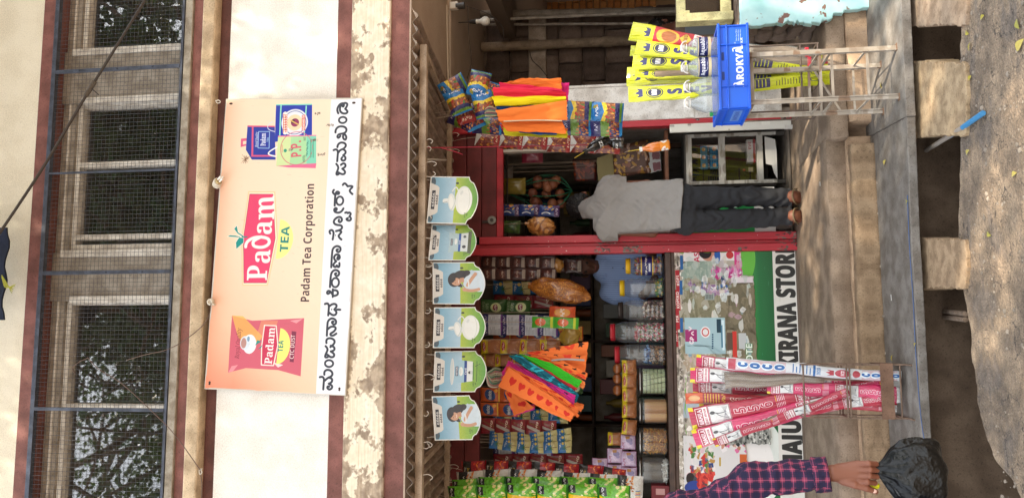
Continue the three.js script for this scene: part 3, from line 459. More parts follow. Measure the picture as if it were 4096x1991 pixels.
{ // lamp holders on the ledge above the sign
  const bake = M(0xd8cfbd, 0.4), brass = M(0xb39a6a, 0.4, { metalness: 0.8 }), tubeM = P(0xeeeae0, { roughness: 0.25 });
  const p = S(862, 735, 1.02), g = thing('lamp_holder', 'angled lamp holder with three stubby white lamp tubes over the sign', 'lamp');
  part(g, 'base', new THREE.CylinderGeometry(0.024, 0.026, 0.014, 20).rotateX(Math.PI / 2), bake, V(p.x, p.y, 1.012)); const d = V(0.35, -0.75, 0.55).normalize(), qq = new THREE.Quaternion().setFromUnitVectors(V(0, 1, 0), d);
  const add = (n, geo, m, along) => { const o = part(g, n, geo, m, V(p.x, p.y, 1.02).addScaledVector(d, along)); o.quaternion.copy(qq); return o; };
  add('socket', lathe([[0.001, 0], [0.017, 0], [0.024, 0.012], [0.024, 0.03], [0.001, 0.031]]), bake, 0); add('collar', new THREE.CylinderGeometry(0.018, 0.02, 0.012, 18), brass, 0.036);
  for (let i = 0; i < 3; i++) { const a = i * 2.1, o = add('lamp_tube', new THREE.CapsuleGeometry(0.006, 0.03, 4, 10), tubeM, 0.06); o.position.add(V(Math.cos(a) * 0.009, 0, Math.sin(a) * 0.009).applyQuaternion(qq)); }
  settle(g);
  const p2 = S(838, 1207, 1.02), g2 = thing('lamp_holder', 'empty round lamp holder with twisted wires at the top of the sign', 'lamp holder');
  part(g2, 'base', new THREE.CylinderGeometry(0.02, 0.02, 0.012, 20).rotateX(Math.PI / 2), bake, V(p2.x, p2.y, 1.01)); part(g2, 'socket', new THREE.TorusGeometry(0.013, 0.006, 8, 20), bake, V(p2.x, p2.y, 1.02)); part(g2, 'bracket', rbox(0.012, 0.03, 0.02, 0.003), bake, V(p2.x - 0.014, p2.y - 0.012, 1.012)); settle(g2);
}
{ // cables
  const black = M(0x3d352f, 0.7), wireB = M(0x6a564c, 0.8);
  const cable = thing('overhead_cable', 'thick dark cable slanting across the upper windows with a taped joint', 'cable');
  const a = S(640, -100, 1.5), b = S(360, 352, 1.5), c = S(-40, 985, 1.6);
  part(cable, 'cable_run', tube([a, a.clone().lerp(b, 0.5), b, b.clone().lerp(c, 0.5).add(V(0, -0.015, 0)), c], 0.0072, 40, 8), black);
  part(cable, 'taped_joint', tube([b.clone().lerp(a, 0.06), b.clone().lerp(a, 0.01), b.clone().lerp(c, 0.05)], 0.0125, 14, 8), M(0x5b5248, 0.9, bumpy2)); part(cable, 'loose_tape', tube([b, b.clone().add(V(-0.02, -0.03, 0.01)), b.clone().add(V(-0.04, -0.05, 0))], 0.003, 8, 5), black); settle(cable);
  const runs = [
    ['twin brown wire running from the lamp holder across the wire mesh', [[842, 1212], [835, 1260], [810, 1300], [722, 1370], [660, 1400], [580, 1418], [505, 1440]], 1.03],
    ['slack brown wire drooping over the mesh to a loop of string', [[348, 1430], [385, 1470], [480, 1530], [580, 1620], [690, 1730], [800, 1880]], 1.03],
    ['curled end of brown wire hanging on the mesh', [[348, 1432], [310, 1450], [288, 1475], [300, 1497]], 1.0],
    ['thin wire hanging down the wall from the string loop', [[800, 1884], [806, 1940], [803, 2010]], 1.015],
  ];
  for (const [label, pts, z] of runs) { const o = part(scene, numbered('electric_wire'), tube(pts.map(([x, y], i) => S(x, y, z + 0.006 * Math.sin(i * 2))), 0.0025, 40, 5), wireB); o.userData = { label, category: 'wire' }; }
  const st = part(scene, 'string_loop', tube([S(802, 1878, 1.015), S(806, 1890, 1.02), S(798, 1896, 1.02), S(796, 1880, 1.015), S(808, 1874, 1.015)], 0.003, 20, 5), M(0xd5cdbd, 0.9)); st.userData = { label: 'white string knot tied at the edge of the beige ledge', category: 'string' };
  const st2 = part(scene, 'string_end', tube([S(862, 402, 1.012), S(868, 412, 1.02), S(880, 408, 1.02), S(872, 400, 1.02), S(862, 404, 1.02)], 0.003, 16, 5), M(0xd5cdbd, 0.9)); st2.userData = { label: 'frayed white string end on the ledge above the sign corner', category: 'string' };
  // navy cloth hanging at the top with yellow tassel
  const cl = thing('cloth_banner', 'dark navy cloth hanging at the top of the wall with a yellow green tassel', 'banner'), navy = M(0x141d33, 0.9, bumpy), q = RECT(-260, 915, 20, 1280, 1.2), gg = new THREE.BoxGeometry(q.w, q.h, 0.012, 14, 10, 1), pp = gg.attributes.position;
  for (let i = 0; i < pp.count; i++) pp.setZ(i, pp.getZ(i) + 0.012 * Math.sin(pp.getX(i) * 30) + 0.006 * n2(pp.getX(i) * 8, pp.getY(i) * 8)); gg.computeVertexNormals(); part(cl, 'cloth', gg, navy, V(q.cx, q.cy, 1.2));
  for (let i = 0; i < 6; i++) { const s = S(4, 1100 + i * 2, 1.215); part(cl, 'tassel_strand', tube([s, S(20, 1125 + i * 5, 1.225), S(44 + i * 3, 1150 - i * 7 + 22, 1.22)], 0.0022, 10, 4), M(i % 2 ? 0xc9c65a : 0x9fa83c, 0.8)); } part(cl, 'hanging_pole', rod(V(q.l - 0.05, q.t, 1.2), V(q.r + 0.05, q.t, 1.2), 0.012, 10), M(0x4a4a4a, 0.5)); part(cl, 'pole_bracket', rod(V(q.cx, q.t, 1.2), V(q.cx, q.t, 0.94), 0.01, 8), M(0x4a4a4a, 0.5)); settle(cl);
}
// ================================================================ AWNING
const tubeMat = MT(mottle(0x9c8a78, 0xb8a590, 7), 0.7, bumpy), rust = MT(mottle(0x6e4a34, 0x8d6f58, 9), 0.85, bumpy);
const awnY = (z) => mix(2.232, 2.106, z / 1.47);
{
  const sheetMat = MT(mottle(0x8a786a, 0xa3907f, 5, 1.1), 0.85, bumpy);
  const g = thing('awning', 'corrugated brown sheet awning on a beige tube frame over the shop front', 'awning');
  const pitchW = 0.073, amp = 0.0135, per = 12;
  const sheet = (l, r, lift, zf) => {
    const nx = Math.round((r - l) / pitchW * per), nz = 6, pts = [], idx = [], row = nx + 1, side = row * (nz + 1);
    for (const dy of [0.0022, -0.0022]) for (let k = 0; k <= nz; k++) for (let i = 0; i <= nx; i++) {
      const x = l + (r - l) * i / nx, z = mix(0.04, zf + 0.006 * n2(x * 4, l), k / nz), xx = x - (r > 1.6 ? 0.0 : 0);
      pts.push(xx, awnY(z) + 0.02 + lift + dy + amp * Math.sin(x / pitchW * 2 * Math.PI) + 0.004 * n2(x * 2.3, z * 2) - (k === nz ? 0.003 * (1 + n2(x * 7, 1)) : 0), z);
    }
    for (let s = 0; s < 2; s++) for (let k = 0; k < nz; k++) for (let i = 0; i < nx; i++) { const a = s * side + k * row + i, b = a + 1, c = a + row, d = c + 1; s ? idx.push(a, b, c, b, d, c) : idx.push(a, c, b, b, c, d); }
    const join = (a, b) => { for (let i = 0; i < a.length - 1; i++) idx.push(a[i], b[i], a[i + 1], a[i + 1], b[i], b[i + 1]); };
    const ix = (s, k, i) => s * side + k * row + i, R = (n) => [...Array(n + 1).keys()];
    join(R(nx).map((i) => ix(0, nz, i)), R(nx).map((i) => ix(1, nz, i))); join(R(nz).map((k) => ix(0, nz - k, nx)), R(nz).map((k) => ix(1, nz - k, nx))); join(R(nz).map((k) => ix(0, k, 0)), R(nz).map((k) => ix(1, k, 0)));
    const geo = new THREE.BufferGeometry(); geo.setAttribute('position', new THREE.Float32BufferAttribute(pts, 3)); geo.setIndex(idx); geo.computeVertexNormals(); const n = geo.toNonIndexed(), nn = n.attributes.normal.clone(), u = uvm(n); u.setAttribute('normal', nn); return u;
  };
  part(g, 'roof_sheet', sheet(0.66, 1.7, 0, 1.475), sheetMat); part(g, 'roof_sheet', sheet(-0.3, 0.74, 0.006, 1.47), sheetMat); part(g, 'roof_sheet', sheet(-1.7, -0.22, 0, 1.475), sheetMat);
  const zf = 1.38, yf = S(1687, 1000, zf).y, yr = S(1796, 800, 0.32).y;
  slab(g, 'front_tube', tubeMat, -1.7, S(1687, 182, zf).x, yf - 0.019, yf + 0.019, zf - 0.019, zf + 0.019, 0.003);
  slab(g, 'rear_tube', tubeMat, -1.7, 1.55, yr - 0.016, yr + 0.016, 0.304, 0.336, 0.003);
  for (const x of [1.5, 0.42, -0.6]) part(g, 'rafter', bar(V(x, yf, zf - 0.02), V(x, 2.245, 0.035), 0.025), tubeMat);
  for (const x of [1.5, 0.42, -0.6]) part(g, 'wall_plate', rbox(0.07, 0.09, 0.008, 0.002), tubeMat, V(x, 2.235, 0.032));
  part(g, 'purlin', bar(V(1.62, 2.2, 0.8), V(-1.7, 2.2, 0.8), 0.025), tubeMat);
  const hookM = M(0xbdb3a6, 0.6), hook = (x, y, z, l, k) => part(g, 'hook', tube([V(x, y, z), V(x + 0.004 * k, y - l * 0.6, z + 0.004), V(x - 0.01 * k, y - l, z + 0.01), V(x - 0.022 * k, y - l * 0.75, z + 0.012)], 0.0022, 12, 5), hookM);
  for (const py of [560, 590, 650, 705, 880, 950, 1065, 1110, 1250, 1385, 1500, 1660, 1770, 1790, 1900]) hook(S(1705, py, zf).x, yf - 0.015, zf, rr(0.03, 0.06), rnd() < 0.5 ? 1 : -1);
  for (const py of [430, 470, 500, 535, 600, 1580, 1860, 1930]) hook(S(1800, py, 0.32).x, yr - 0.012, 0.32, rr(0.04, 0.07), 1);
  // bent wire hook with a bracket
  part(g, 'bent_rod', tube([S(1703, 668, 1.38), S(1690, 655, 1.39), S(1700, 643, 1.36), S(1760, 640, 0.9), S(1782, 640, 0.6)], 0.006, 30, 7), M(0xc5bbad, 0.6));
  settle(g);
}
// ================================================================ SIX CURD ADVERTISEMENT CARDS under the front tube
{
  const glyphs = (x, cx, cy, s, col, n, lw) => { for (let i = 0; i < n; i++) { const a = cx + (i - (n - 1) / 2) * s * 1.02; stroke(x, [[a - s * 0.34, cy - s * 0.1], [a - s * 0.1, cy - s * 0.42], [a + s * 0.2, cy - s * 0.3], [a + s * 0.1, cy], [a - s * 0.2, cy + s * 0.05]], lw, col); x.beginPath(); x.ellipse(a, cy + s * 0.2, s * 0.33, s * 0.24, 0, i % 2 ? 0 : -0.6, i % 2 ? 6.28 : 4.4); x.lineWidth = lw; x.strokeStyle = col; x.stroke(); if (i % 2) stroke(x, [[a + s * 0.1, cy - s * 0.5], [a + s * 0.34, cy - s * 0.62]], lw, col); } };
  const art = {
    splash(x) {
      stroke(x, [[240, 205], [250, 270], [235, 330]], 46, '#eef1ee'); disc(x, 250, 450, 150, '#eef0ec', 105); disc(x, 250, 470, 132, '#f7f8f4', 92); disc(x, 230, 300, 92, '#e7ebe9', 46, -0.2); disc(x, 226, 296, 70, '#f8f9f6', 28, -0.2);
      stroke(x, [[140, 300], [220, 350], [300, 345], [345, 290]], 6, '#b9c2c2'); stroke(x, [[345, 300], [390, 330], [380, 360], [340, 380]], 14, '#eef0ee'); stroke(x, [[220, 190], [232, 245]], 6, '#8c9698'); disc(x, 330, 420, 26, '#e0e4e1', 16, 0.6); stroke(x, [[130, 500], [250, 560], [370, 500]], 5, '#cfd5c9');
    },
    packet(x) {
      poly(x, [[110, 260], [250, 270], [390, 255], [372, 400], [384, 520], [120, 520], [128, 400]], '#b9d2da'); poly(x, [[128, 400], [372, 400], [384, 520], [120, 520]], '#dfe7ea'); poly(x, [[124, 392], [374, 392], [376, 424], [122, 424]], '#2f5fb0'); text(x, 'Curd', 250, 409, 26, { fill: '#fff' }); poly(x, [[210, 286], [300, 286], [300, 314], [210, 314]], '#22304a'); text(x, 'HATSUN', 255, 300, 20, { fill: '#fff' }); disc(x, 262, 356, 42, '#f2f5f4', 18); disc(x, 190, 470, 22, '#47464c', 26); disc(x, 330, 474, 18, '#59636b', 20); poly(x, [[100, 520], [400, 520], [410, 566], [96, 566]], '#5d6247');
    },
    cup(x) {
      poly(x, [[100, 225], [400, 225], [368, 470], [132, 470]], '#a9cbdf'); poly(x, [[121, 385], [379, 385], [368, 470], [132, 470]], '#eef1f2'); poly(x, [[118, 368], [382, 368], [378, 400], [122, 400]], '#20428f'); disc(x, 250, 222, 162, '#e6e1dc', 24); disc(x, 250, 218, 146, '#cfd8da', 16);
      poly(x, [[196, 262], [312, 262], [312, 296], [196, 296]], '#1f2b52'); text(x, 'HATSUN', 254, 279, 26, { fill: '#fff' }); disc(x, 250, 330, 54, '#f5f6f2', 24); disc(x, 250, 322, 34, '#dfe4e2', 12); text(x, 'Curd', 250, 384, 32, { fill: '#fff', face: 'serif' }); disc(x, 236, 436, 17, '#3d3432', 20); disc(x, 236, 456, 24, '#d7dade', 16); stroke(x, [[150, 478], [350, 478]], 14, '#5b8a34'); stroke(x, [[125, 520], [372, 520]], 6, '#2c3426'); stroke(x, [[310, 500], [340, 560]], 5, '#2c3426');
    },
    woman(x) {
      poly(x, [[150, 560], [165, 420], [230, 372], [330, 380], [400, 430], [402, 640], [150, 640]], '#d7e4ee'); poly(x, [[360, 420], [410, 470], [372, 560], [330, 540]], '#c6d6e2');
      disc(x, 290, 262, 84, '#3a302e', 76); disc(x, 340, 330, 58, '#3a302e', 92, -0.4); disc(x, 366, 400, 36, '#3a302e', 60, -0.3); disc(x, 228, 330, 22, '#3a302e', 46, 0.3);
      disc(x, 268, 286, 46, '#d9a483', 60, 0.12); poly(x, [[262, 330], [310, 330], [318, 380], [262, 384]], '#cf9877'); disc(x, 300, 246, 52, '#3a302e', 30, 0.5); stroke(x, [[246, 276], [262, 274]], 4, '#3a2a26'); stroke(x, [[282, 276], [298, 278]], 4, '#3a2a26'); stroke(x, [[254, 314], [270, 322], [286, 314]], 6, '#f6efe9'); stroke(x, [[268, 284], [264, 298], [270, 300]], 3, '#b77f62');
      stroke(x, [[360, 520], [300, 470], [236, 430]], 40, '#d19d7c'); disc(x, 232, 428, 26, '#d9a483', 20, 0.5); stroke(x, [[180, 560], [150, 480], [172, 400]], 36, '#d19d7c'); disc(x, 176, 388, 24, '#d9a483', 28); stroke(x, [[196, 372], [246, 352]], 5, '#e9eef0'); stroke(x, [[206, 434], [252, 446], [286, 428]], 16, '#f1f1ee');
    },
  };
  const face = (kind) => canvas(500, 640, (x, w, h) => {
    const sk = x.createLinearGradient(0, 0, 0, 400); sk.addColorStop(0, '#6fa9c6'); sk.addColorStop(1, '#c9dcec'); x.fillStyle = sk; x.fillRect(0, 0, w, h);
    const gr = x.createLinearGradient(0, 340, 0, h); gr.addColorStop(0, '#b6c83c'); gr.addColorStop(1, '#5e9f3c'); x.fillStyle = gr; x.fillRect(0, 335, w, h); for (let i = 0; i < 220; i++) stroke(x, [[rr(0, w), rr(350, h)], [rr(0, w), rr(350, h)]].map((p, k, a) => (k ? [a[0][0] + rr(-30, 30), a[0][1] + rr(-4, 4)] : p)), rr(1, 3), pick(['rgba(210,220,90,.35)', 'rgba(70,130,40,.35)']));
    disc(x, 62, 40, 50, '#4c5c66', 34); disc(x, 438, 40, 50, '#4c5c66', 34); poly(x, [[0, 0], [500, 0], [500, 14], [430, 14], [400, 100], [380, 128], [120, 128], [100, 100], [70, 14], [0, 14]], '#e4ded6');
    poly(x, [[150, 36], [350, 36], [350, 82], [150, 82]], '#2a2328'); glyphs(x, 250, 60, 30, '#f3f1ee', 5, 5); glyphs(x, 250, 106, 26, '#2a2328', 4, 5);
    art[kind](x); disc(x, 430, 355, 12, '#39402a', 20); glyphs(x, 96, 480, 18, '#3f5a22', 3, 3); glyphs(x, 100, 506, 16, '#3f5a22', 2, 3);
    for (let i = 0; i < 26; i++) { const p = [rr(0, w), rr(0, h)]; stroke(x, [p, [p[0] + rr(-90, 90), p[1] + rr(-90, 90)]], rr(1, 2.4), 'rgba(255,255,255,.16)'); }
    x.save(); x.strokeStyle = '#f4f2ec'; x.lineWidth = 20; cardPath(x, w, h); x.stroke(); x.restore();
  });
  function cardPath(x, w, h) { x.beginPath(); x.moveTo(0, 0); x.lineTo(w, 0); x.lineTo(w, h * 0.79); x.quadraticCurveTo(w * 0.9, h * 0.8, w * 0.88, h * 0.88); x.quadraticCurveTo(w * 0.5, h * 1.11, w * 0.12, h * 0.88); x.quadraticCurveTo(w * 0.1, h * 0.8, 0, h * 0.79); x.closePath(); }
  const shape = new THREE.Shape(); cardPath({ beginPath() {}, moveTo: (a, b) => shape.moveTo(a, -b), lineTo: (a, b) => shape.lineTo(a, -b), quadraticCurveTo: (a, b, c, d) => shape.quadraticCurveTo(a, -b, c, -d), closePath() { shape.closePath(); } }, 1, 1);
  const mats = Object.fromEntries(Object.keys(art).map((k) => [k, new THREE.MeshPhysicalMaterial({ map: face(k), color: 0xd2cfca, roughness: 0.4, bumpMap: bumpCoarse, bumpScale: 0.004 })]));
  const cards = [
    ['splash', [1712, 700, 1912, 893], 0.05, 'curd advertisement card with milk bowl hanging beside the bent wire hook', 0.05], ['packet', [1718, 892, 1904, 1045], 0.02, 'curd advertisement card with printed plastic packet', 0.12],
    ['woman', [1727, 1047, 1942, 1215], 0.02, 'curd advertisement card with woman hanging next to the packet card', -0.05], ['splash', [1731, 1228, 1942, 1392], 0, 'curd advertisement card with milk bowl hanging between woman and cup cards', 0.04],
    ['cup', [1733, 1404, 1945, 1570], -0.015, 'curd advertisement card with printed blue and white cup', 0.08], ['woman', [1729, 1584, 1925, 1765], -0.04, 'curd advertisement card with woman hanging beyond the cup card', -0.06]];
  const shapeGeo = new THREE.ShapeGeometry(shape, 14);
  { const uv = shapeGeo.attributes.uv, p = shapeGeo.attributes.position; for (let i = 0; i < uv.count; i++) uv.setXY(i, p.getX(i), 1 + p.getY(i)); }
  const back = new THREE.ExtrudeGeometry(shape, { depth: 1, bevelEnabled: false, curveSegments: 14 });
  for (const [kind, [x0, y0, x1, y1], tilt, label, turn] of cards) {
    const q = RECT(x0, y0, x1, y1, 1.375), g = thing('advertisement_card', label, 'card', 'curd cards hanging from the awning');
    const sheet = part(g, 'printed_face', shapeGeo.clone().scale(q.w, q.h, 1), mats[kind], V(-q.w / 2, 0, 0.0012)), core = part(g, 'cardboard', back.clone().scale(q.w, q.h, 0.001), M(0xd8d2c6, 0.8), V(-q.w / 2, 0, -0.0004));
    for (const k of [-0.42, 0.42]) part(g, 'tie_wire', tube([V(k * q.w, -0.006, 0.002), V(k * q.w, 0.012, -0.001), V(k * q.w * 1.02, 0.04, 0.004)], 0.0012, 8, 4), M(0xb8b0a4, 0.6));
    g.rotation.set(-0.05 + turn * 0.5, turn * 2.2, -tilt); g.position.set(q.cx, q.t - 0.004, 1.375 + turn * 0.05);
  }
}
// ================================================================ RIGHT OF THE SHOP: passage, old masonry, yellow window, blue plaster
{
  const stone = [MT(mottle(0, 0x6b5a4e, 5), 0.95, bumpy2), MT(mottle(0, 0x7a675a, 5), 0.95, bumpy2), MT(mottle(0, 0x5c4c42, 5), 0.95, bumpy2)], joint = MT(mottle(0, 0x7d6c5e, 6), 0.95, bumpy2);
  const w = thing('stone_wall', 'dark old stone wall at the back of the passage beside the shop', 'wall');
  const wallR = S(2300, 46, -1.4).x; slab(w, 'mortar_bed', joint, 1.53, wallR, 0, 2.29, -1.6, -1.4);
  for (let r = 0, y = 0.02; y < 2.2; r++) { const h = rr(0.17, 0.25); for (let x = 1.545 - (r % 2) * 0.0; x < wallR - 0.1;) { let l = x < 1.55 && r % 2 ? rr(0.14, 0.2) : rr(0.24, 0.42); if (x + l > wallR - 0.08) l = wallR - x; if (x + l > 1.5) { const o = part(w, 'stone', rough(l - 0.01, h - 0.01, 0.06, 0.03, 0.004, r * 13 + x * 7, 0.004), stone[Math.floor(rnd() * 3)], V(x + l / 2, y + h / 2, -1.39 + 0.006 * rnd())); o.updateMatrix(); } x += l; } y += h; }
  slab(w, 'concrete_lintel', MT(mottle(0x9a8a7a, 0xb5a594, 5), 0.9, bumpy), 1.7, wallR - 0.02, S(2185, 200, -1.33).y, S(2115, 200, -1.33).y, -1.45, -1.31, 0.01); settle(w);
  const brickM = [0xb5713f, 0xc07c48, 0xa86536, 0xc98a54].map((c) => MT(mottle(c, c + 0x101008, 6), 0.9, bumpy)), mort = M(0xa88a68, 0.95, bumpy);
  const bw = thing('brick_wall', 'sunlit orange brick wall beyond the pipes at the end of the passage', 'wall');
  slab(bw, 'mortar_bed', mort, 2.7, 5.4, 0, 3.4, -4.2, -4.1);
  const bg = rbox(0.225, 0.07, 0.03, 0.006); for (let r = 0, y = 0.7; y < 3.2; y += 0.083, r++) for (let x = 2.75 - (r % 2) * 0.118; x < 4.6; x += 0.237) part(bw, 'brick', bg, brickM[(r * 7 + Math.floor(x * 9)) % 4], V(x + 0.118, y + 0.04, -4.09 + 0.004 * n2(x * 9, y * 9))); settle(bw);
  const pipeM = MT(mottle(0x7e7468, 0x9a8f80, 7), 0.7, bumpy), pale = MT(mottle(0xa59b8e, 0xbcb2a4, 7), 0.6, bumpy), dusty = MT(mottle(0x7c6a58, 0x97846e, 7), 0.8, bumpy);
  const pipes = [[60, 0.034, pipeM, 1880, 2700, -1.2, 'thick grey drain pipe running down beside the orange bricks'], [72, 0.012, pale, 1900, 2720, -1.05, 'thin pale pipe running down in front of the grey drain pipe'], [93, 0.011, pale, 2010, 2720, -1.24, 'thin pale pipe running down the stone wall beside the lintel end'], [170, 0.04, dusty, 1800, 2720, -1.24, 'brown dusty drain pipe clamped to the stone wall by the lintel']];
  pipes.forEach(([py, r, m, a, b, z, label], i) => { const g = thing('drain_pipe', label, 'pipe'), A = S(a, py + (i === 1 ? 10 : i === 3 ? 26 : 0), z), B = S(b, py - (i === 1 ? 28 : i === 3 ? 14 : 0), z); A.y = 2.28; if (i === 0 || i === 3) B.y = 0.001; part(g, 'pipe_run', uvm(rod(A, B, r, 18)), m); for (const k of [0.18, 0.45, 0.75]) part(g, 'pipe_collar', uvm(rod(A.clone().lerp(B, k), A.clone().lerp(B, k + 0.035), r * 1.14, 18)), m); settle(g); });
  // small yellow window case and blue plaster wall
  const yel = MT(mottle(0xd8cf8e, 0xe8e0a6, 6), 0.55, bumpy), zy = 0.42, g = thing('yellow_window', 'pale yellow wooden window frame with dusty glass on the right', 'window');
  const q = (a, b, c, d) => RECT(a, b, c, d, zy);
  const F = (n, a, b, c, d, zz, dd) => { const r = RECT(a, b, c, d, zy); return slab(g, n, yel, r.l, r.r, r.b, r.t, zz - dd, zz, 0.004); };
  F('stile', 2705, -140, 2742, 80, zy, 0.05); F('stile', 2882, -140, 2925, 52, zy, 0.05); F('sill_rail', 2706, 54, 2934, 88, zy + 0.025, 0.09); { const r = RECT(2742, -140, 2882, 54, zy); slab(g, 'pane', P(0xffffff, { transmission: 1, thickness: 0, roughness: 0.1, color: 0xd8cfc0 }), r.l, r.r, r.b, r.t, zy - 0.03, zy - 0.026); slab(g, 'backing_board', M(0x6d4a36, 0.9, bumpy), r.l - 0.02, r.r + 0.02, r.b - 0.04, r.t + 0.04, zy - 0.16, zy - 0.15); }
  F('hinge_block', 2740, 42, 2760, 54, zy + 0.006, 0.03); settle(g);
  const blueM = MT(dataTex(512, 512, (u, v) => { const k = fbm(u * 5, v * 5, 5), s = sstep(0.34, 0.42, fbm(u * 6 + 4, v * 6 + 8, 5)), c = lerp3([158, 204, 206], [188, 224, 224], 0.5 + k); return lerp3(c, [122, 92, 82], s); }), 0.9, bumpy2);
  const bp = thing('blue_wall', 'pale blue plastered wall with a ragged broken lower corner', 'wall');
  const out = [[2966, -220], [2966, 92], [2978, 104], [3060, 98], [3140, 86], [3195, 82], [3250, 92], [3312, 74], [3352, 46], [3420, 34], [3505, 22], [3522, 0], [3535, -220]].map(([a, b]) => S(a, b, 1.02));
  const jag = []; for (let i = 0; i < out.length; i++) { const a = out[i], b = out[(i + 1) % out.length]; for (let k = 0; k < 5; k++) { const p = a.clone().lerp(b, k / 5), e = i > 0 && i < out.length - 2 ? 0.012 : 0; jag.push(new THREE.Vector2(p.x + e * n2(p.x * 40, p.y * 40), p.y + e * n2(p.y * 40, p.x * 40 + 9))); } }
  part(bp, 'plaster', uvm(new THREE.ExtrudeGeometry(new THREE.Shape(jag), { depth: 0.035, bevelEnabled: true, bevelSize: 0.006, bevelThickness: 0.006, bevelSegments: 2, steps: 1 })), blueM, V(0, 0, 0.985));
  const core = MT(mottle(0x51443a, 0x75655a, 6), 0.95, bumpy2); { const top = S(2975, 100, 1.0).y, x0 = S(3060, 98, 1.0).x + 0.02; for (let i = 0, y = 0.002; y < top - 0.03; i++) { const h = Math.min(rr(0.06, 0.11), top - y); for (let z = 0.62; z < 0.96;) { const l = Math.min(rr(0.1, 0.2), 0.975 - z); part(bp, 'stone', rough(0.3, h - 0.004, l - 0.004, 0.03, 0.008, i * 17 + z * 5, 0.006), core, V(x0 + 0.15 + 0.025 * rnd(), y + h / 2, z + l / 2)); z += l; } y += h; } slab(bp, 'inner_masonry', core, x0 + 0.3, 3.1, 0.002, top, 0.6, 0.97); }
  slab(bp, 'timber_lintel', M(0x4a3a30, 0.9, bumpy), S(2945, 150, 0.44).x, 3.0, S(2964, 60, 0.44).y, S(2938, 60, 0.44).y, 0.3, 0.46); slab(bp, 'rear_masonry', core, 2.08, 3.2, 0.0, S(2940, 60, 0.4).y, -0.1, 0.3); settle(bp);
  const dk = thing('timber_hatch', 'brown timber hatch with a small clouded pane below the yellow window', 'hatch'), pr = RECT(2745, 92, 2935, 140, 0.3); slab(dk, 'board', M(0x5d4f42, 0.85, bumpy), pr.l, pr.r + 0.3, pr.b, pr.t + 0.06, 0.25, 0.27); { const r = RECT(2742, 96, 2872, 134, 0.3); slab(dk, 'clouded_pane', M(0x66707a, 0.35), r.l, r.r, r.b, r.t, 0.271, 0.276, 0.002); } slab(dk, 'upright', M(0x6a5a4b, 0.85, bumpy), pr.l - 0.02, pr.l + 0.01, pr.b - 0.01, pr.t + 0.07, 0.24, 0.285); slab(dk, 'post', M(0x54473c, 0.9), pr.l, pr.l + 0.05, 0.001, pr.b, 0.25, 0.27); settle(dk);
  // bulb on the passage ceiling, junction box, loose wires
  const bl = thing('light_bulb', 'white bulb in a black holder hanging from the passage ceiling', 'bulb'), c = S(1940, 84, -0.35);
  part(bl, 'bulb', lathe([[0.001, -0.036], [0.018, -0.033], [0.031, -0.018], [0.034, 0], [0.029, 0.018], [0.017, 0.034], [0.014, 0.05], [0.001, 0.051]]), P(0xe9e5da, { roughness: 0.3 }), c); part(bl, 'ring', new THREE.CylinderGeometry(0.018, 0.015, 0.02, 16), M(0xd8d2c4, 0.4), c.clone().add(V(0, 0.058, 0))); part(bl, 'holder', new THREE.CylinderGeometry(0.012, 0.02, 0.05, 16), M(0x2c2622, 0.6), c.clone().add(V(0, 0.092, 0))); part(bl, 'flex', rod(c.clone().add(V(0, 0.11, 0)), V(c.x, 2.29, c.z), 0.004), M(0x2c2622, 0.7)); settle(bl);
  const jb = thing('junction_box', 'white junction box with a dark lamp holder at the corner of the soffit', 'junction box'), j = S(1800, 30, 0.03); part(jb, 'box', rbox(0.05, 0.06, 0.04, 0.005), M(0xcfc8bb, 0.5), V(j.x, 2.235, 0.052)); part(jb, 'lamp_socket', new THREE.CylinderGeometry(0.02, 0.024, 0.06, 16), M(0x3a3733, 0.5), V(j.x - 0.005, 2.19, 0.06)); settle(jb);
  const wires = [['bundle of white cables stapled along the soffit corner', [[1786, 20], [1788, 120], [1790, 240], [1794, 360]], 0.05, 0.006, 0xcabfae], ['second white cable stapled along the soffit corner', [[1796, 40], [1799, 160], [1800, 350]], 0.04, 0.004, 0xb9ad9c], ['dark wire hanging down the passage side wall', [[1870, 20], [1876, 150], [1885, 250], [1868, 315]], -0.2, 0.0025, 0x3a302a], ['thin dark wire sagging from the bulb to the ceiling edge', [[1820, 10], [1960, 60], [2010, 110], [2014, 160]], -0.5, 0.0025, 0x3a302a], ['black wire drooping across the concrete lintel', [[2118, 196], [2128, 238], [2160, 270], [2188, 305]], -1.3, 0.003, 0x2c2622]];
  for (const [label, pts, z, r, col] of wires) { const o = part(scene, numbered('loose_wire'), tube(pts.map(([a, b]) => S(a, b, z)), r, 24, 5), M(col, 0.7)); o.userData = { label, category: 'wire' }; }
}
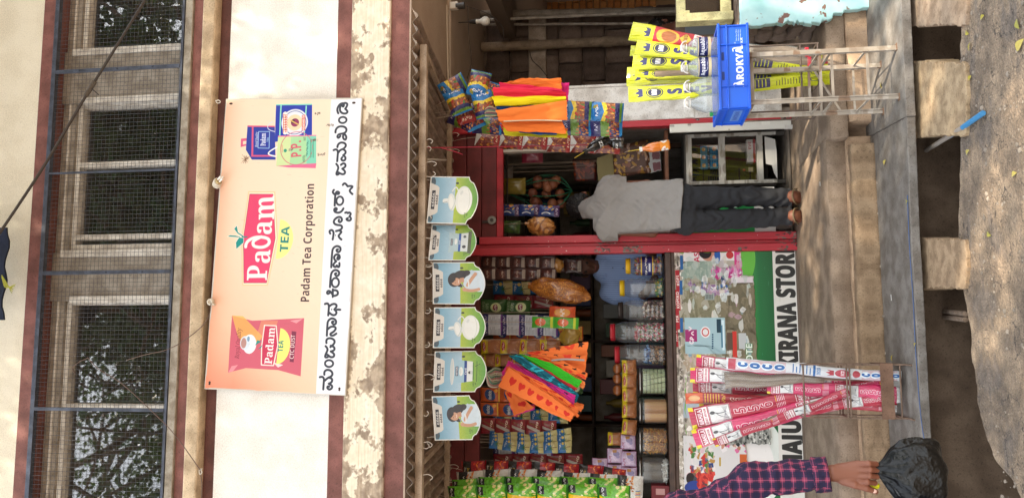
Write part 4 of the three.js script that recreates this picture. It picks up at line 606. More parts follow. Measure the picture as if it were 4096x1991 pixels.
// ================================================================ SHADE TREES on the road side: they dapple the front and show in the panes
{
  const bark = MT(mottle(0x4f4238, 0x6f6053, 7), 0.95, bumpy2), leafM = [0x3c5a22, 0x4a6a2a].map((c) => new THREE.MeshPhysicalMaterial({ color: c, roughness: 0.6, transmission: 0.25, thickness: 0 }));
  const lg = new THREE.BufferGeometry(); lg.setAttribute('position', new THREE.Float32BufferAttribute([0, 0, 0, 0.5, 0.06, 0.3, 0, 0, 1, 0, 0, 0, 0, 0, 1, -0.5, 0.06, 0.3], 3)); lg.computeVertexNormals();
  function tree(label, base, crown, R, n, size, gap, m) {
    const g = thing('shade_tree', label, 'tree'), limbs = [], tips = [];
    const grow = (p, d, len, r, lvl) => {
      const q = p.clone().addScaledVector(d, len), mid = p.clone().lerp(q, 0.5).add(V(rr(-1, 1), rr(-0.4, 0.4), rr(-1, 1)).multiplyScalar(len * 0.1)), c = new THREE.CatmullRomCurve3([p, mid, q]), geo = new THREE.TubeGeometry(c, 5, 1, lvl < 2 ? 9 : 5, false), pp = geo.attributes.position, ring = (lvl < 2 ? 9 : 5) + 1;
      for (let i = 0; i < pp.count; i++) { const t = Math.floor(i / ring) / 5, o = c.getPointAt(clamp(t)), rad = mix(r, r * 0.62, t); pp.setXYZ(i, o.x + (pp.getX(i) - o.x) * rad, o.y + (pp.getY(i) - o.y) * rad, o.z + (pp.getZ(i) - o.z) * rad); }
      geo.computeVertexNormals(); limbs.push(geo); if (lvl >= 2) for (const t of [0.4, 0.7, 1]) tips.push(c.getPointAt(t));
      if (lvl === 4) return;
      const kids = lvl === 0 ? 5 : 4;
      for (let k = 0; k < kids; k++) { const aim = crown.clone().add(V(rr(-1, 1), rr(-0.8, 0.8), rr(-1, 1)).multiplyScalar(R * (lvl === 0 ? 0.75 : 1))).sub(q).normalize(), nd = d.clone().multiplyScalar(0.35).add(aim.multiplyScalar(lvl < 2 ? 0.9 : 0.45)).add(V(rr(-1, 1), rr(-0.5, 0.7), rr(-1, 1)).multiplyScalar(0.7)).normalize(); grow(q, nd, len * (lvl === 0 ? 0.52 : 0.74), r * 0.6, lvl + 1); }
    };
    const h = crown.y - R * 0.55 - base.y; grow(base, crown.clone().sub(base).setY(h * 1.6).normalize(), h, 0.2, 0);
    part(g, 'trunk', uvm(limbs[0]), bark); part(g, 'limbs', uvm(merge(limbs.slice(1))), bark).userData.kind = 'stuff';
    const im = new THREE.InstancedMesh(lg, m, n), o = new THREE.Object3D(), col = new THREE.Color(); let k = 0, tries = 0;
    while (k < n && tries++ < n * 30) {
      let p = rnd() < 0.75 ? pick(tips).clone().add(V(rr(-1, 1), rr(-1, 1), rr(-1, 1)).multiplyScalar(0.34)) : crown.clone().add(V(rr(-1, 1), rr(-0.75, 0.75), rr(-1, 1)).multiplyScalar(R));
      const d = p.clone().sub(crown).divide(V(R, R * 0.75, R)).length(); if (d > 1 + 0.25 * n3(p.x, p.y, p.z)) continue; if (n3(p.x * 0.9 + 5, p.y * 0.9, p.z * 0.9) < gap) continue;
      o.position.copy(p); o.rotation.set(rr(0, 6.3), rr(0, 6.3), rr(0, 6.3)); const s = size * rr(0.7, 1.3); o.scale.set(s * 0.75, s, s); o.updateMatrix(); im.setMatrixAt(k, o.matrix); const b = rr(0.7, 1.25); im.setColorAt(k, col.setRGB(b, b, b * rr(0.7, 1))); k++;
    }
    im.count = k; im.name = 'crown'; im.userData.kind = 'stuff'; im.castShadow = true; g.add(im); settle(g);
  }
  tree('spreading green shade tree on the road side before the shop', V(4.6, -0.32, 7.4), V(2.9, 6.9, 5.2), 3.9, 70000, 0.095, -0.36, leafM[0]);
  tree('taller green tree across the road mirrored in the panes', V(-3.2, -0.32, 12.5), V(-2.4, 8.5, 11.5), 3.4, 20000, 0.1, 0.0, leafM[1]);
}
// ================================================================ GOODS: builders
const crinkle = dataTex(256, 256, (u, v) => { const a = 1 - Math.abs(fbm(u * 4, v * 4, 4)) * 2.2, b = 1 - Math.abs(fbm(u * 9 + 7, v * 9, 3)) * 2.4, k = 60 + 110 * a + 60 * b; return [k, k, k]; }, false);
const foil = (map, o = {}) => new THREE.MeshPhysicalMaterial({ map, roughness: 0.28, clearcoat: 0.6, clearcoatRoughness: 0.12, bumpMap: crinkle, bumpScale: 0.006, ...o });
// a pillow packet, w x h, puffed, with flat sealed ends and creases; front uv upright
function packetGeo(w, h, puff, s = 0, nx = 9, ny = 11) {
  const pts = [], uv = [], idx = [], row = nx + 1, side = row * (ny + 1);
  for (const f of [1, -1]) for (let j = 0; j <= ny; j++) for (let i = 0; i <= nx; i++) {
    const a = i / nx, b = j / ny, u = 2 * a - 1, v = 2 * b - 1, end = sstep(0, 0.16, Math.min(b, 1 - b)), rim = Math.min(i, j, nx - i, ny - j) === 0;
    let z = rim ? 0 : puff * Math.pow(1 - u * u, 0.6) * end * (0.8 + 0.2 * (1 - v * v)) + 0.12 * puff * n3(u * 2.4 + s, v * 2.4, f * 3) * end;
    const crimp = (1 - end) * 0.05 * n2(u * 5 + s, v * 3), pinch = 1 - 0.06 * end * (1 - Math.abs(v)) ;
    pts.push(u * w / 2 * pinch + crimp * w * 0.3, v * h / 2 + crimp * h * 0.1 * (rim ? 1 : 0), f * z + (1 - end) * 0.01 * n2(u * 3 + s, 5)); uv.push(a, b);
  }
  for (let f = 0; f < 2; f++) for (let j = 0; j < ny; j++) for (let i = 0; i < nx; i++) { const a = f * side + j * row + i; f ? idx.push(a, a + row, a + 1, a + 1, a + row, a + row + 1) : idx.push(a, a + 1, a + row, a + 1, a + row + 1, a + row); }
  const g = new THREE.BufferGeometry(); g.setAttribute('position', new THREE.Float32BufferAttribute(pts, 3)); g.setAttribute('uv', new THREE.Float32BufferAttribute(uv, 2)); g.setIndex(idx); g.computeVertexNormals(); return g;
}
const unitPackets = [0, 1, 2].map((s) => packetGeo(1, 1, 1, s * 11.3));
// n packets hanging in a chain down a path of photo points [px, py, z]; support = height of what it hangs from
function chain(name, label, category, group, path, n, w, puff, mats, o = {}) {
  const g = thing(name, label, category, group), pts = path.map(([a, b, z]) => S(a, b, z)), c = new THREE.CatmullRomCurve3(pts), len = c.getLength(), h = len / n * (o.fill ?? 1.04);
  for (let i = 0; i < n; i++) {
    const p = c.getPointAt((i + 0.5) / n), t = c.getTangentAt((i + 0.5) / n), m = part(g, o.part ?? 'packet', unitPackets[(i + (o.v ?? 0)) % 3], Array.isArray(mats) ? mats[i % mats.length] : mats, p);
    const up = t.clone().negate(), nrm = V(0, 0, 1).addScaledVector(V(1, 0, 0), rr(-0.22, 0.22) + (o.turn ?? 0)); nrm.addScaledVector(up, -nrm.dot(up)).normalize(); const rx = up.clone().cross(nrm);
    m.quaternion.setFromRotationMatrix(new THREE.Matrix4().makeBasis(rx, up, nrm)); m.scale.set(w * rr(0.95, 1.05), h * rr(0.98, 1.03), puff); m.position.z += rr(-0.005, 0.005);
  }
  if (o.top) { const a = pts[0], b = V(a.x + (o.dx ?? 0), o.top, o.tz ?? a.z); part(g, 'string', tube([b, b.clone().lerp(a, 0.5).add(V(0.003, 0, 0.003)), a], 0.0015, 8, 4), M(o.string ?? 0xb8a896, 0.8)); }
  return settle(g);
}
const snackMix = (x, x0, y0, x1, y1, n, cols) => { for (let i = 0; i < n; i++) disc(x, rr(x0, x1), rr(y0, y1), rr(6, 18), pick(cols), rr(4, 12), rr(0, 3)); };
const T = {
  blue: canvas(192, 256, (x, w, h) => { x.fillStyle = '#1577bd'; x.fillRect(0, 0, w, h); poly(x, [[0, 78], [96, 100], [192, 72], [192, 110], [96, 130], [0, 112]], '#e6c62a'); poly(x, [[0, 112], [96, 130], [192, 110], [192, 190], [0, 196]], '#8f4a26'); snackMix(x, 10, 125, 182, 185, 34, ['#c47a34', '#a85c28', '#e09a4a', '#7b3c1e', '#4f7a2c', '#b5301f']); poly(x, [[0, 192], [192, 186], [192, 222], [0, 226]], '#1f1f5e'); poly(x, [[0, 226], [192, 222], [192, 244], [0, 244]], '#5f8a2f'); disc(x, 96, 40, 56, '#0f5ea6', 22); marks(x, 5, 96, 40, 36, { fill: '#fff', style: 'bold italic' }); snackMix(x, 130, 10, 186, 60, 5, ['#d89a3c', '#9a9a3c']); }),
  navy: canvas(192, 256, (x, w, h) => { x.fillStyle = '#2a2468'; x.fillRect(0, 0, w, h); poly(x, [[0, 90], [192, 80], [192, 150], [0, 160]], '#6f9a2c'); snackMix(x, 8, 140, 184, 230, 40, ['#b56a34', '#8a4a24', '#d89046', '#b0301f', '#5f3018']); marks(x, 3, 96, 48, 44, { fill: '#e9e6ff', style: 'bold italic' }); poly(x, [[0, 236], [192, 230], [192, 256], [0, 256]], '#2a8fd0'); }),
  amber: canvas(192, 256, (x, w, h) => { x.fillStyle = '#7c2a1c'; x.fillRect(0, 0, w, h); poly(x, [[0, 0], [192, 0], [96, 70]], '#d8d4cc'); snackMix(x, 8, 60, 184, 200, 46, ['#d08a34', '#b5682a', '#e3a54e', '#8a4220']); poly(x, [[0, 200], [192, 210], [192, 256], [0, 256]], '#a3231f'); marks(x, 5, 96, 225, 36, { fill: '#f4e3c8', style: 'bold italic' }); }),
  green: canvas(256, 192, (x, w, h) => { x.fillStyle = '#5fae1e'; x.fillRect(0, 0, w, h); for (let i = 0; i < 9; i++) stroke(x, [[0, 10 + i * 9], [60, 4 + i * 12], [120, 60 + i * 10]], 4, i % 2 ? '#2f6f16' : '#8fd03a'); poly(x, [[120, 0], [160, 0], [130, 192], [84, 192]], '#f2c21c'); snackMix(x, 150, 90, 250, 180, 22, ['#e6d98c', '#cfe07a', '#f3edc0', '#9fcf4a']); poly(x, [[170, 10], [240, 6], [244, 50], [174, 56]], '#1b1b1b'); marks(x, 5, 208, 30, 26, { fill: '#fff' }); x.fillStyle = '#2d7a1f'; x.fillRect(0, 0, w, 10); x.fillRect(0, 182, w, 10); }),
  red: canvas(192, 256, (x, w, h) => { x.fillStyle = '#a81220'; x.fillRect(0, 0, w, h); poly(x, [[0, 20], [192, 20], [192, 112], [0, 120]], '#17130f'); disc(x, 96, 66, 70, '#2b2410', 34); marks(x, 4, 96, 50, 40, { fill: '#f3efe2', style: 'bold italic' }); marks(x, 4, 96, 86, 36, { fill: '#e7c23c', style: 'bold italic' }); snackMix(x, 20, 140, 186, 230, 22, ['#d8421f', '#e0662a', '#b01c18', '#f08a3c']); disc(x, 60, 186, 18, '#e8c658'); disc(x, 60, 186, 10, '#f7efd0'); }),
  whiteblack: canvas(192, 256, (x, w, h) => { x.fillStyle = '#dcdad4'; x.fillRect(0, 0, w, h); poly(x, [[0, 30], [192, 24], [192, 110], [0, 120]], '#141414'); snackMix(x, 60, 110, 186, 180, 18, ['#d9803c', '#b5622c', '#efb06a']); for (let i = 0; i < 6; i++) { x.fillStyle = ['#c8442f', '#e0b23c', '#5a7a9a'][i % 3]; x.fillRect(12 + i * 12, 190, 8, 44); } marks(x, 8, 90, 70, 34, { fill: '#f1efe8', style: 'bold italic' }); }),
  choc: canvas(128, 160, (x, w, h) => { x.fillStyle = '#4a2620'; x.fillRect(0, 0, w, h); disc(x, 64, 70, 46, '#6a3528', 30); marks(x, 5, 64, 70, 28, { fill: '#e9dccb', style: 'bold italic' }); x.fillStyle = '#c9beb2'; x.fillRect(16, 118, 96, 30); for (let i = 0; i < 5; i++) { x.fillStyle = '#7b6c60'; x.fillRect(22, 122 + i * 5, 84, 2); } }),
  label: canvas(128, 128, (x, w, h) => { x.fillStyle = '#cfd4dc'; x.fillRect(0, 0, w, h); x.fillStyle = '#2c2a6a'; x.fillRect(0, 0, w, 34); marks(x, 7, 64, 18, 24, { fill: '#e6e3f4' }); for (let i = 0; i < 8; i++) { x.fillStyle = '#8d93a2'; x.fillRect(10, 46 + i * 9, rr(50, 108), 3); } x.fillStyle = '#6a2a8a'; x.fillRect(0, 116, w, 12); }),
  cake: canvas(128, 160, (x, w, h) => { x.fillStyle = '#a5673a'; x.fillRect(0, 0, w, h); x.fillStyle = '#e2c723'; x.fillRect(0, 0, w, 58); x.fillStyle = '#6b5a18'; for (let i = 0; i < 14; i++) x.fillRect(6 + i * 9, 44, 3, 14); disc(x, 64, 26, 42, '#b5202a', 15); marks(x, 7, 64, 27, 20, { fill: '#fff', style: 'bold italic' }); for (let i = 0; i < 40; i++) disc(x, rr(0, w), rr(64, h), rr(2, 7), pick(['rgba(190,130,80,.6)', 'rgba(120,70,40,.5)', 'rgba(240,220,200,.25)'])); }),
  horl: canvas(160, 160, (x, w, h) => { x.fillStyle = '#c85a1c'; x.fillRect(0, 0, w, h); disc(x, 80, 76, 66, '#18407e', 40, -0.2); text(x, 'Horlicks', 80, 76, 34, { fill: '#f3f0e8', width: 104 }); disc(x, 128, 122, 20, '#f0a82c', 14); x.fillStyle = '#e8b72c'; x.fillRect(0, 140, w, 10); }),
  redsil: canvas(128, 160, (x, w, h) => { x.fillStyle = '#8f1722'; x.fillRect(0, 0, w, h); poly(x, [[10, 150], [60, 20], [82, 20], [40, 150]], '#b9b2a4'); poly(x, [[50, 150], [100, 30], [112, 34], [72, 150]], '#8a4a2a'); marks(x, 3, 86, 120, 38, { fill: '#f1dfc8', style: 'bold italic' }); x.fillStyle = '#5e0e16'; x.fillRect(0, 0, w, 10); }),
  palm: canvas(128, 176, (x, w, h) => { x.fillStyle = '#1d6fb4'; x.fillRect(0, 0, w, h); poly(x, [[0, 110], [128, 90], [128, 176], [0, 176]], '#d9cf8a'); for (let i = 0; i < 9; i++) stroke(x, [[52, 96], [52 + 40 * Math.cos(i * 0.7), 90 + 34 * Math.sin(i * 0.7)]], 5, '#2c7a34'); stroke(x, [[54, 96], [62, 160]], 6, '#7a5a2c'); marks(x, 4, 70, 34, 34, { fill: '#f3f5f7' }); disc(x, 100, 70, 16, '#f2d03a'); }),
  potato: canvas(160, 200, (x, w, h) => { x.fillStyle = '#2f5a26'; x.fillRect(0, 0, w, h); text(x, 'POTATO', 80, 34, 30, { fill: '#a9bb98' }); text(x, 'CHIPS', 80, 64, 30, { fill: '#a9bb98' }); disc(x, 80, 130, 52, '#c9d6a0', 40); disc(x, 80, 126, 36, '#7a2030', 18); marks(x, 5, 80, 127, 24, { fill: '#fff' }); }),
  lilac: canvas(160, 160, (x, w, h) => { x.fillStyle = '#c9b3cf'; x.fillRect(0, 0, w, h); for (let i = 0; i < 26; i++) stroke(x, [[rr(0, w), rr(0, h)], [rr(0, w), rr(0, h)]], rr(1, 4), 'rgba(245,240,248,.4)'); disc(x, 110, 96, 26, '#8f86ae', 34); disc(x, 80, 112, 18, '#9a90b8'); poly(x, [[120, 60], [146, 56], [148, 100], [124, 100]], '#b9803f'); marks(x, 4, 52, 34, 34, { fill: '#a32a4a' }); x.strokeStyle = '#8e3a6a'; x.lineWidth = 5; x.strokeRect(2, 2, w - 4, h - 4); }),
  candy: canvas(256, 96, (x, w, h) => { x.fillStyle = '#20205e'; x.fillRect(0, 0, w, h); x.fillStyle = '#d8b43c'; x.fillRect(0, 0, w, 8); x.fillRect(0, 88, w, 8); for (let k = 0; k < 3; k++) { marks(x, 7, 46 + k * 86, 40, 26, { fill: '#f0ecd8', style: 'bold italic' }); x.fillStyle = '#c9cdd8'; x.fillRect(28 + k * 86, 60, 36, 14); } }, true),
};
const F = Object.fromEntries(Object.entries(T).map(([k, t]) => [k, foil(t)]));
// ---------------- snack chains on the right, under the awning
chain('snack_packet_strip', 'strip of blue snack packets hanging just below the orange bag bundle', 'snack strip', 'snack strips beside the doorway', [[2005, 425, 0.88], [2150, 432, 0.86], [2300, 440, 0.84], [2492, 452, 0.82]], 4, 0.115, 0.026, F.blue, { top: 2.18, tz: 0.8 });
chain('snack_packet_strip', 'strip of navy and green snack packets behind the orange bag bundle', 'snack strip', 'snack strips beside the doorway', [[1800, 458, 0.66], [1900, 495, 0.7], [2100, 505, 0.72], [2300, 508, 0.72], [2486, 512, 0.72]], 6, 0.105, 0.024, F.navy, { top: 2.19, tz: 0.66, v: 1 });
chain('snack_packet_strip', 'strip of brown and orange snack packets behind the red string', 'snack strip', 'snack strips beside the doorway', [[1905, 548, 0.42], [2100, 562, 0.42], [2300, 572, 0.42], [2480, 580, 0.42]], 6, 0.12, 0.024, F.amber, { top: 2.19, tz: 0.33, v: 2 });
{ // the blue strip is looped over the tube: upper bend of puffed packets
  const g = thing('snack_packet_loop', 'looped strip of shiny blue snack packets bulging over the bag bundle', 'snack strip');
  const at = [[1815, 352, 0.95, 0.5, -0.35, F.blue], [1915, 335, 0.98, 1.35, 0.1, F.blue], [1830, 408, 0.99, -1.15, 0.2, F.blue], [1935, 418, 0.97, -1.35, -0.1, F.blue], [1855, 448, 0.9, -1.2, 0.3, F.amber], [1950, 372, 0.9, 1.2, 0.2, F.navy], [1885, 470, 0.86, -1.1, 0.1, F.navy]];
  at.forEach(([a, b, z, rot, ty, m], i) => { const o = part(g, 'packet', unitPackets[i % 3], m, S(a, b, z)); o.scale.set(0.12, 0.155, 0.036); o.rotation.set(0.2, ty, rot); });
  const t = S(1790, 400, 0.92); part(g, 'string', tube([V(t.x, 2.17, 0.82), t, S(1830, 400, 0.94)], 0.002, 8, 4), M(0xb8a896, 0.8)); settle(g);
}
// red string with fizz bottles and a juice bottle
{
  const g = thing('red_string', 'red plastic string hanging from the awning tube down to the bottles', 'string'), pts = [[1700, 590, 1.37], [1760, 590, 1.2], [1900, 588, 1.0], [2200, 583, 0.75], [2395, 578, 0.62], [2470, 577, 0.6]].map(([a, b, z]) => S(a, b, z)); part(g, 'string_run', tube(pts, 0.0028, 40, 5), M(0xb02a42, 0.6)); part(g, 'loose_end', tube([pts[1], S(1830, 610, 1.16), S(1850, 618, 1.14)], 0.0025, 10, 5), M(0xb02a42, 0.6)); settle(g);
  const bottle = (name, label, c, r, hh, body, cap, tex, rot, extra) => {
    const t = thing(name, label, 'bottle'); part(t, 'body', lathe([[0.001, 0], [r * 0.9, 0], [r, hh * 0.05], [r, hh * 0.28], [r * 0.9, hh * 0.34], [r, hh * 0.42], [r, hh * 0.62], [r * 0.86, hh * 0.74], [r * 0.42, hh * 0.9], [r * 0.4, hh]], 28), body);
    const lb = part(t, 'label', new THREE.CylinderGeometry(r * 1.012, r * 1.012, hh * 0.3, 32, 1, true, 0, Math.PI * 2), new THREE.MeshStandardMaterial({ map: tex, roughness: 0.4 }), V(0, hh * (extra ?? 0.24), 0)); lb.rotation.y = Math.PI;
    part(t, 'cap', new THREE.CylinderGeometry(r * 0.5, r * 0.5, hh * 0.1, 20), cap, V(0, hh * 1.03, 0)); part(t, 'string', rod(V(0, hh * 1.06, 0), V(0, hh * 1.5, 0), 0.0022), M(0xd8b83c, 0.7)); t.rotation.z = rot; t.position.copy(c); return t;
  };
  const dark = P(0x1a1512, { roughness: 0.12, clearcoat: 1 }), orange = P(0xe0780f, { roughness: 0.15, clearcoat: 1 }), capW = M(0xeeece6, 0.4), capB = M(0x2a2624, 0.4);
  const fizz = canvas(256, 96, (x, w, h) => { x.fillStyle = '#17130f'; x.fillRect(0, 0, w, h); for (const k of [0, 1]) text(x, 'FIZZ', 64 + k * 128, 48, 56, { fill: '#f4f2ee', width: 104 }); }, true);
  const juice = canvas(256, 96, (x, w, h) => { x.fillStyle = '#e58a1c'; x.fillRect(0, 0, w, h); for (const k of [0, 1]) { disc(x, 64 + k * 128, 48, 50, '#f3ece0', 42); text(x, 'TRUE', 64 + k * 128, 48, 30, { fill: '#b3263a' }); disc(x, 108 + k * 128, 70, 18, '#e8951c', 12); } }, true);
  let b = bottle('fizz_bottle', 'dark fizz bottle tilted on the red string', V(0, 0, 0), 0.03, 0.16, dark, capB, fizz, 0, 0.4); b.position.copy(S(2432, 550, 0.62)); b.rotation.set(0, 0.4, 0.62);
  b = bottle('fizz_bottle', 'dark fizz bottle hanging upright below the tilted one', V(0, 0, 0), 0.032, 0.1, dark, capB, fizz, 0, 0.4); b.position.copy(S(2496, 572, 0.61)); b.rotation.z = -0.05;
  b = bottle('juice_bottle', 'orange juice bottle with white cap hanging in the doorway', V(0, 0, 0), 0.029, 0.165, orange, capW, juice, 0, 0.2); b.position.copy(S(2680, 578, 0.6)); b.rotation.z = 0.13;
}
// ---------------- chip chains at the left edge, under the awning
chain('chips_packet_strip', 'strip of red and black chips packets hanging beside the counter', 'chips strip', 'chips strips at the counter', [[1850, 1880, 0.42], [2000, 1879, 0.44], [2200, 1888, 0.46], [2400, 1902, 0.47], [2500, 1918, 0.47]], 7, 0.115, 0.03, F.red, { top: 2.19, tz: 0.33 });
chain('chips_packet_strip', 'strip of white and black chips packets between red and green ones', 'chips strip', 'chips strips at the counter', [[1835, 1930, 0.52], [2000, 1921, 0.54], [2200, 1926, 0.56], [2400, 1938, 0.56], [2570, 1950, 0.56]], 7, 0.13, 0.036, F.whiteblack, { top: 2.19, tz: 0.42, v: 1 });
chain('chips_packet_strip', 'strip of green chips packets nearer to the white and black strip', 'chips strip', 'chips strips at the counter', [[1815, 1962, 0.6], [2000, 1953, 0.64], [2200, 1954, 0.66], [2470, 1962, 0.66]], 6, 0.135, 0.042, F.green, { top: 2.18, tz: 0.5 });
chain('chips_packet_strip', 'strip of green chips packets farthest from the doorway', 'chips strip', 'chips strips at the counter', [[1800, 1992, 0.68], [2000, 1984, 0.72], [2200, 1985, 0.74], [2520, 1992, 0.74]], 6, 0.14, 0.045, F.green, { top: 2.18, tz: 0.6, v: 2 });
// ---------------- sachet strips inside the counter opening
const inside = (name, label, cat, path, n, w, puff, m, o = {}) => chain(name, label, cat, 'strips hanging inside the counter opening', path.map(([a, b]) => [a, b, o.z ?? -0.13]), n, w, puff, m, { top: 2.1, ...o });
inside('sachet_strip', 'strip of brown chocolate sachets hanging next to the red door post', 'sachet strip', [[1925, 1046], [2220, 1052]], 5, 0.085, 0.012, F.choc);
inside('sachet_strip', 'strip of brown chocolate sachets hanging second from the red door post', 'sachet strip', [[1925, 1095], [2225, 1098]], 5, 0.085, 0.012, F.choc, { v: 1 });
inside('chips_packet_strip', 'pair of dark green potato chips packets hanging in the opening', 'chips strip', [[1920, 1225], [2120, 1232]], 2, 0.11, 0.03, F.potato, { z: -0.2 });
inside('sachet_strip', 'strip of silver and violet sachets hanging beside the yellow pouch', 'sachet strip', [[1935, 1278], [2230, 1284]], 4, 0.075, 0.01, F.label); inside('sachet_strip', 'strip of silver and violet sachets hanging beside the cake strip', 'sachet strip', [[1935, 1318], [2230, 1322]], 4, 0.075, 0.01, F.label, { v: 2 });
inside('cake_strip', 'strip of cake packets with yellow tops behind the printed bags', 'cake strip', [[1925, 1385], [2240, 1388]], 4, 0.1, 0.02, F.cake); inside('cake_strip', 'second strip of cake packets half hidden behind the bags', 'cake strip', [[1925, 1440], [2100, 1442]], 3, 0.09, 0.02, F.cake, { z: -0.18, v: 1 });
inside('malt_sachet_strip', 'strip of orange and blue malt drink sachets under the cup card', 'sachet strip', [[1925, 1578], [2080, 1580]], 2, 0.1, 0.014, F.horl); inside('malt_sachet_strip', 'strip of orange and blue malt drink sachets under the last woman card', 'sachet strip', [[1915, 1636], [2080, 1640]], 2, 0.1, 0.014, F.horl, { v: 1 });
inside('coffee_sachet_strip', 'strip of dark red coffee sachets with silver slashes', 'sachet strip', [[1920, 1702], [2225, 1712]], 5, 0.105, 0.012, F.redsil);
for (let k = 0; k < 3; k++) inside('soap_sachet_strip', ['strip of blue palm print sachets farthest behind in the fan', 'strip of blue palm print sachets in the middle of the fan', 'strip of blue palm print sachets foremost in the fan'][k], 'sachet strip', [[1960, 1745 + k * 12], [2120, 1752 + k * 18], [2285, 1735 + k * 26]], 6, 0.08, 0.01, F.palm, { z: -0.12 + k * 0.03, v: k, turn: 0.2 * k });
{ // loose bags hanging in the opening: noodles, buns, pouches
  const bag = (name, label, px, py, z, w, h, d, m, rot, top = 2.1) => { const g = thing(name, label, 'bag'), c = S(px, py, z), geo = new THREE.SphereGeometry(0.5, 28, 20), p = geo.attributes.position; for (let i = 0; i < p.count; i++) { const q = V(p.getX(i), p.getY(i), p.getZ(i)), k = 1 + 0.13 * n3(q.x * 4 + px, q.y * 4, q.z * 4) + 0.05 * n3(q.x * 11, q.y * 11 + px, q.z * 11); p.setXYZ(i, q.x * k * w, q.y * k * h, q.z * k * d); } geo.computeVertexNormals(); const o = part(g, 'filled_bag', geo, m, c); o.rotation.z = rot; const t = c.clone().add(V(-Math.sin(rot) * h * 0.5, Math.cos(rot) * h * 0.5, 0)); part(g, 'tied_neck', tube([t.clone().add(V(0, -0.02, 0)), t.clone().add(V(0.005, 0.02, 0))], 0.01, 6, 6), m); part(g, 'string', rod(t.clone().add(V(0.005, 0.02, 0)), V(t.x, top, z), 0.0014), M(0xa89a88, 0.8)); return settle(g); };
  const strands = canvas(512, 512, (x, w, h) => { x.fillStyle = '#8a4f16'; x.fillRect(0, 0, w, h); for (let i = 0; i < 900; i++) { const a = rr(0, w), b = rr(0, h), t = rr(0, 6.3); stroke(x, [[a, b], [a + 40 * Math.cos(t), b + 40 * Math.sin(t)], [a + 60 * Math.cos(t + 0.9), b + 60 * Math.sin(t + 0.9)]], rr(2, 5), pick(['#c47a22', '#a8621a', '#d9963a', '#7b4210', '#b56c1e'])); } });
  bag('noodle_bag', 'big clear bag of golden brown fried noodles hanging in the opening', 2240, 1162, -0.1, 0.16, 0.4, 0.13, P(0xffffff, { map: strands, roughness: 0.5, clearcoat: 1, clearcoatRoughness: 0.15 }), -0.22);
  const buns = canvas(256, 256, (x, w, h) => { x.fillStyle = '#b5793a'; x.fillRect(0, 0, w, h); for (let i = 0; i < 40; i++) { const a = rr(0, w), b = rr(0, h); disc(x, a, b, rr(16, 30), '#8a5626', rr(12, 22), rr(0, 3)); disc(x, a - 3, b - 3, rr(12, 24), '#d39a56', rr(9, 16), rr(0, 3)); } });
  const tan = P(0xffffff, { map: buns, roughness: 0.45, clearcoat: 0.9 });
  bag('biscuit_bag', 'clear bag of tan biscuits hanging beside the red door post', 2165, 905, -0.12, 0.13, 0.19, 0.1, tan, -0.2, 1.95); bag('papad_bag', 'clear bag of yellow fried sticks hanging under the silver sachets', 2280, 1345, -0.05, 0.11, 0.14, 0.08, P(0x9a7a2a, { roughness: 0.3, clearcoat: 1 }), 0.3); bag('snack_bag', 'small clear bag of orange snacks under the chocolate sachets', 2225, 1062, -0.16, 0.1, 0.1, 0.07, P(0xa87834, { roughness: 0.3, clearcoat: 1 }), 0);
  const pouch = canvas(96, 192, (x, w, h) => { x.fillStyle = '#4ab026'; x.fillRect(0, 0, w, h); disc(x, 48, 70, 34, '#e8641c', 44); marks(x, 6, 48, 70, 24, { fill: '#fff' }); x.fillStyle = '#d8e23c'; x.fillRect(0, 150, w, 20); });
  chain('drink_pouch_strip', 'two green drink pouches hanging end to end on a string', 'pouch strip', null, [[2130, 1288, 0.25], [2225, 1290, 0.25], [2312, 1294, 0.25]], 2, 0.07, 0.018, foil(pouch), { top: 2.2, tz: 0.32 });
  chain('orange_pouch_strip', 'orange pouch hanging beside the green drink pouches', 'pouch', null, [[2200, 1250, -0.05], [2300, 1254, -0.05]], 1, 0.09, 0.018, foil(canvas(96, 96, (x, w, h) => { x.fillStyle = '#d8521c'; x.fillRect(0, 0, w, h); disc(x, 48, 48, 30, '#f0a02c'); marks(x, 4, 48, 48, 26, { fill: '#fff' }); })), { top: 2.1 });
  // doorway
  chain('shampoo_sachet_strip', 'strip of dark blue sachets with yellow tips inside the doorway', 'sachet strip', null, [[2000, 838, -0.2], [2235, 845, -0.2]], 3, 0.085, 0.01, foil(canvas(128, 160, (x, w, h) => { x.fillStyle = '#15357e'; x.fillRect(0, 0, w, h); x.fillStyle = '#4a1f5e'; x.fillRect(0, 120, w, 40); snackMix(x, 70, 40, 120, 110, 8, ['#d8b43c', '#e8872c']); marks(x, 5, 60, 140, 28, { fill: '#e6dff0' }); stroke(x, [[30, 30], [60, 60], [30, 90]], 10, '#eef3f7'); })), { top: 1.95 });
  chain('leaf_packet', 'dull green packet hanging under the lock inside the doorway', 'packet', null, [[1995, 905, -0.22], [2080, 908, -0.22]], 1, 0.09, 0.02, foil(canvas(64, 64, (x, w, h) => { x.fillStyle = '#3c5a1e'; x.fillRect(0, 0, w, h); for (let i = 0; i < 30; i++) disc(x, rr(0, 64), rr(0, 64), rr(2, 8), pick(['#4d7026', '#2c4616'])); })), { top: 1.95 });
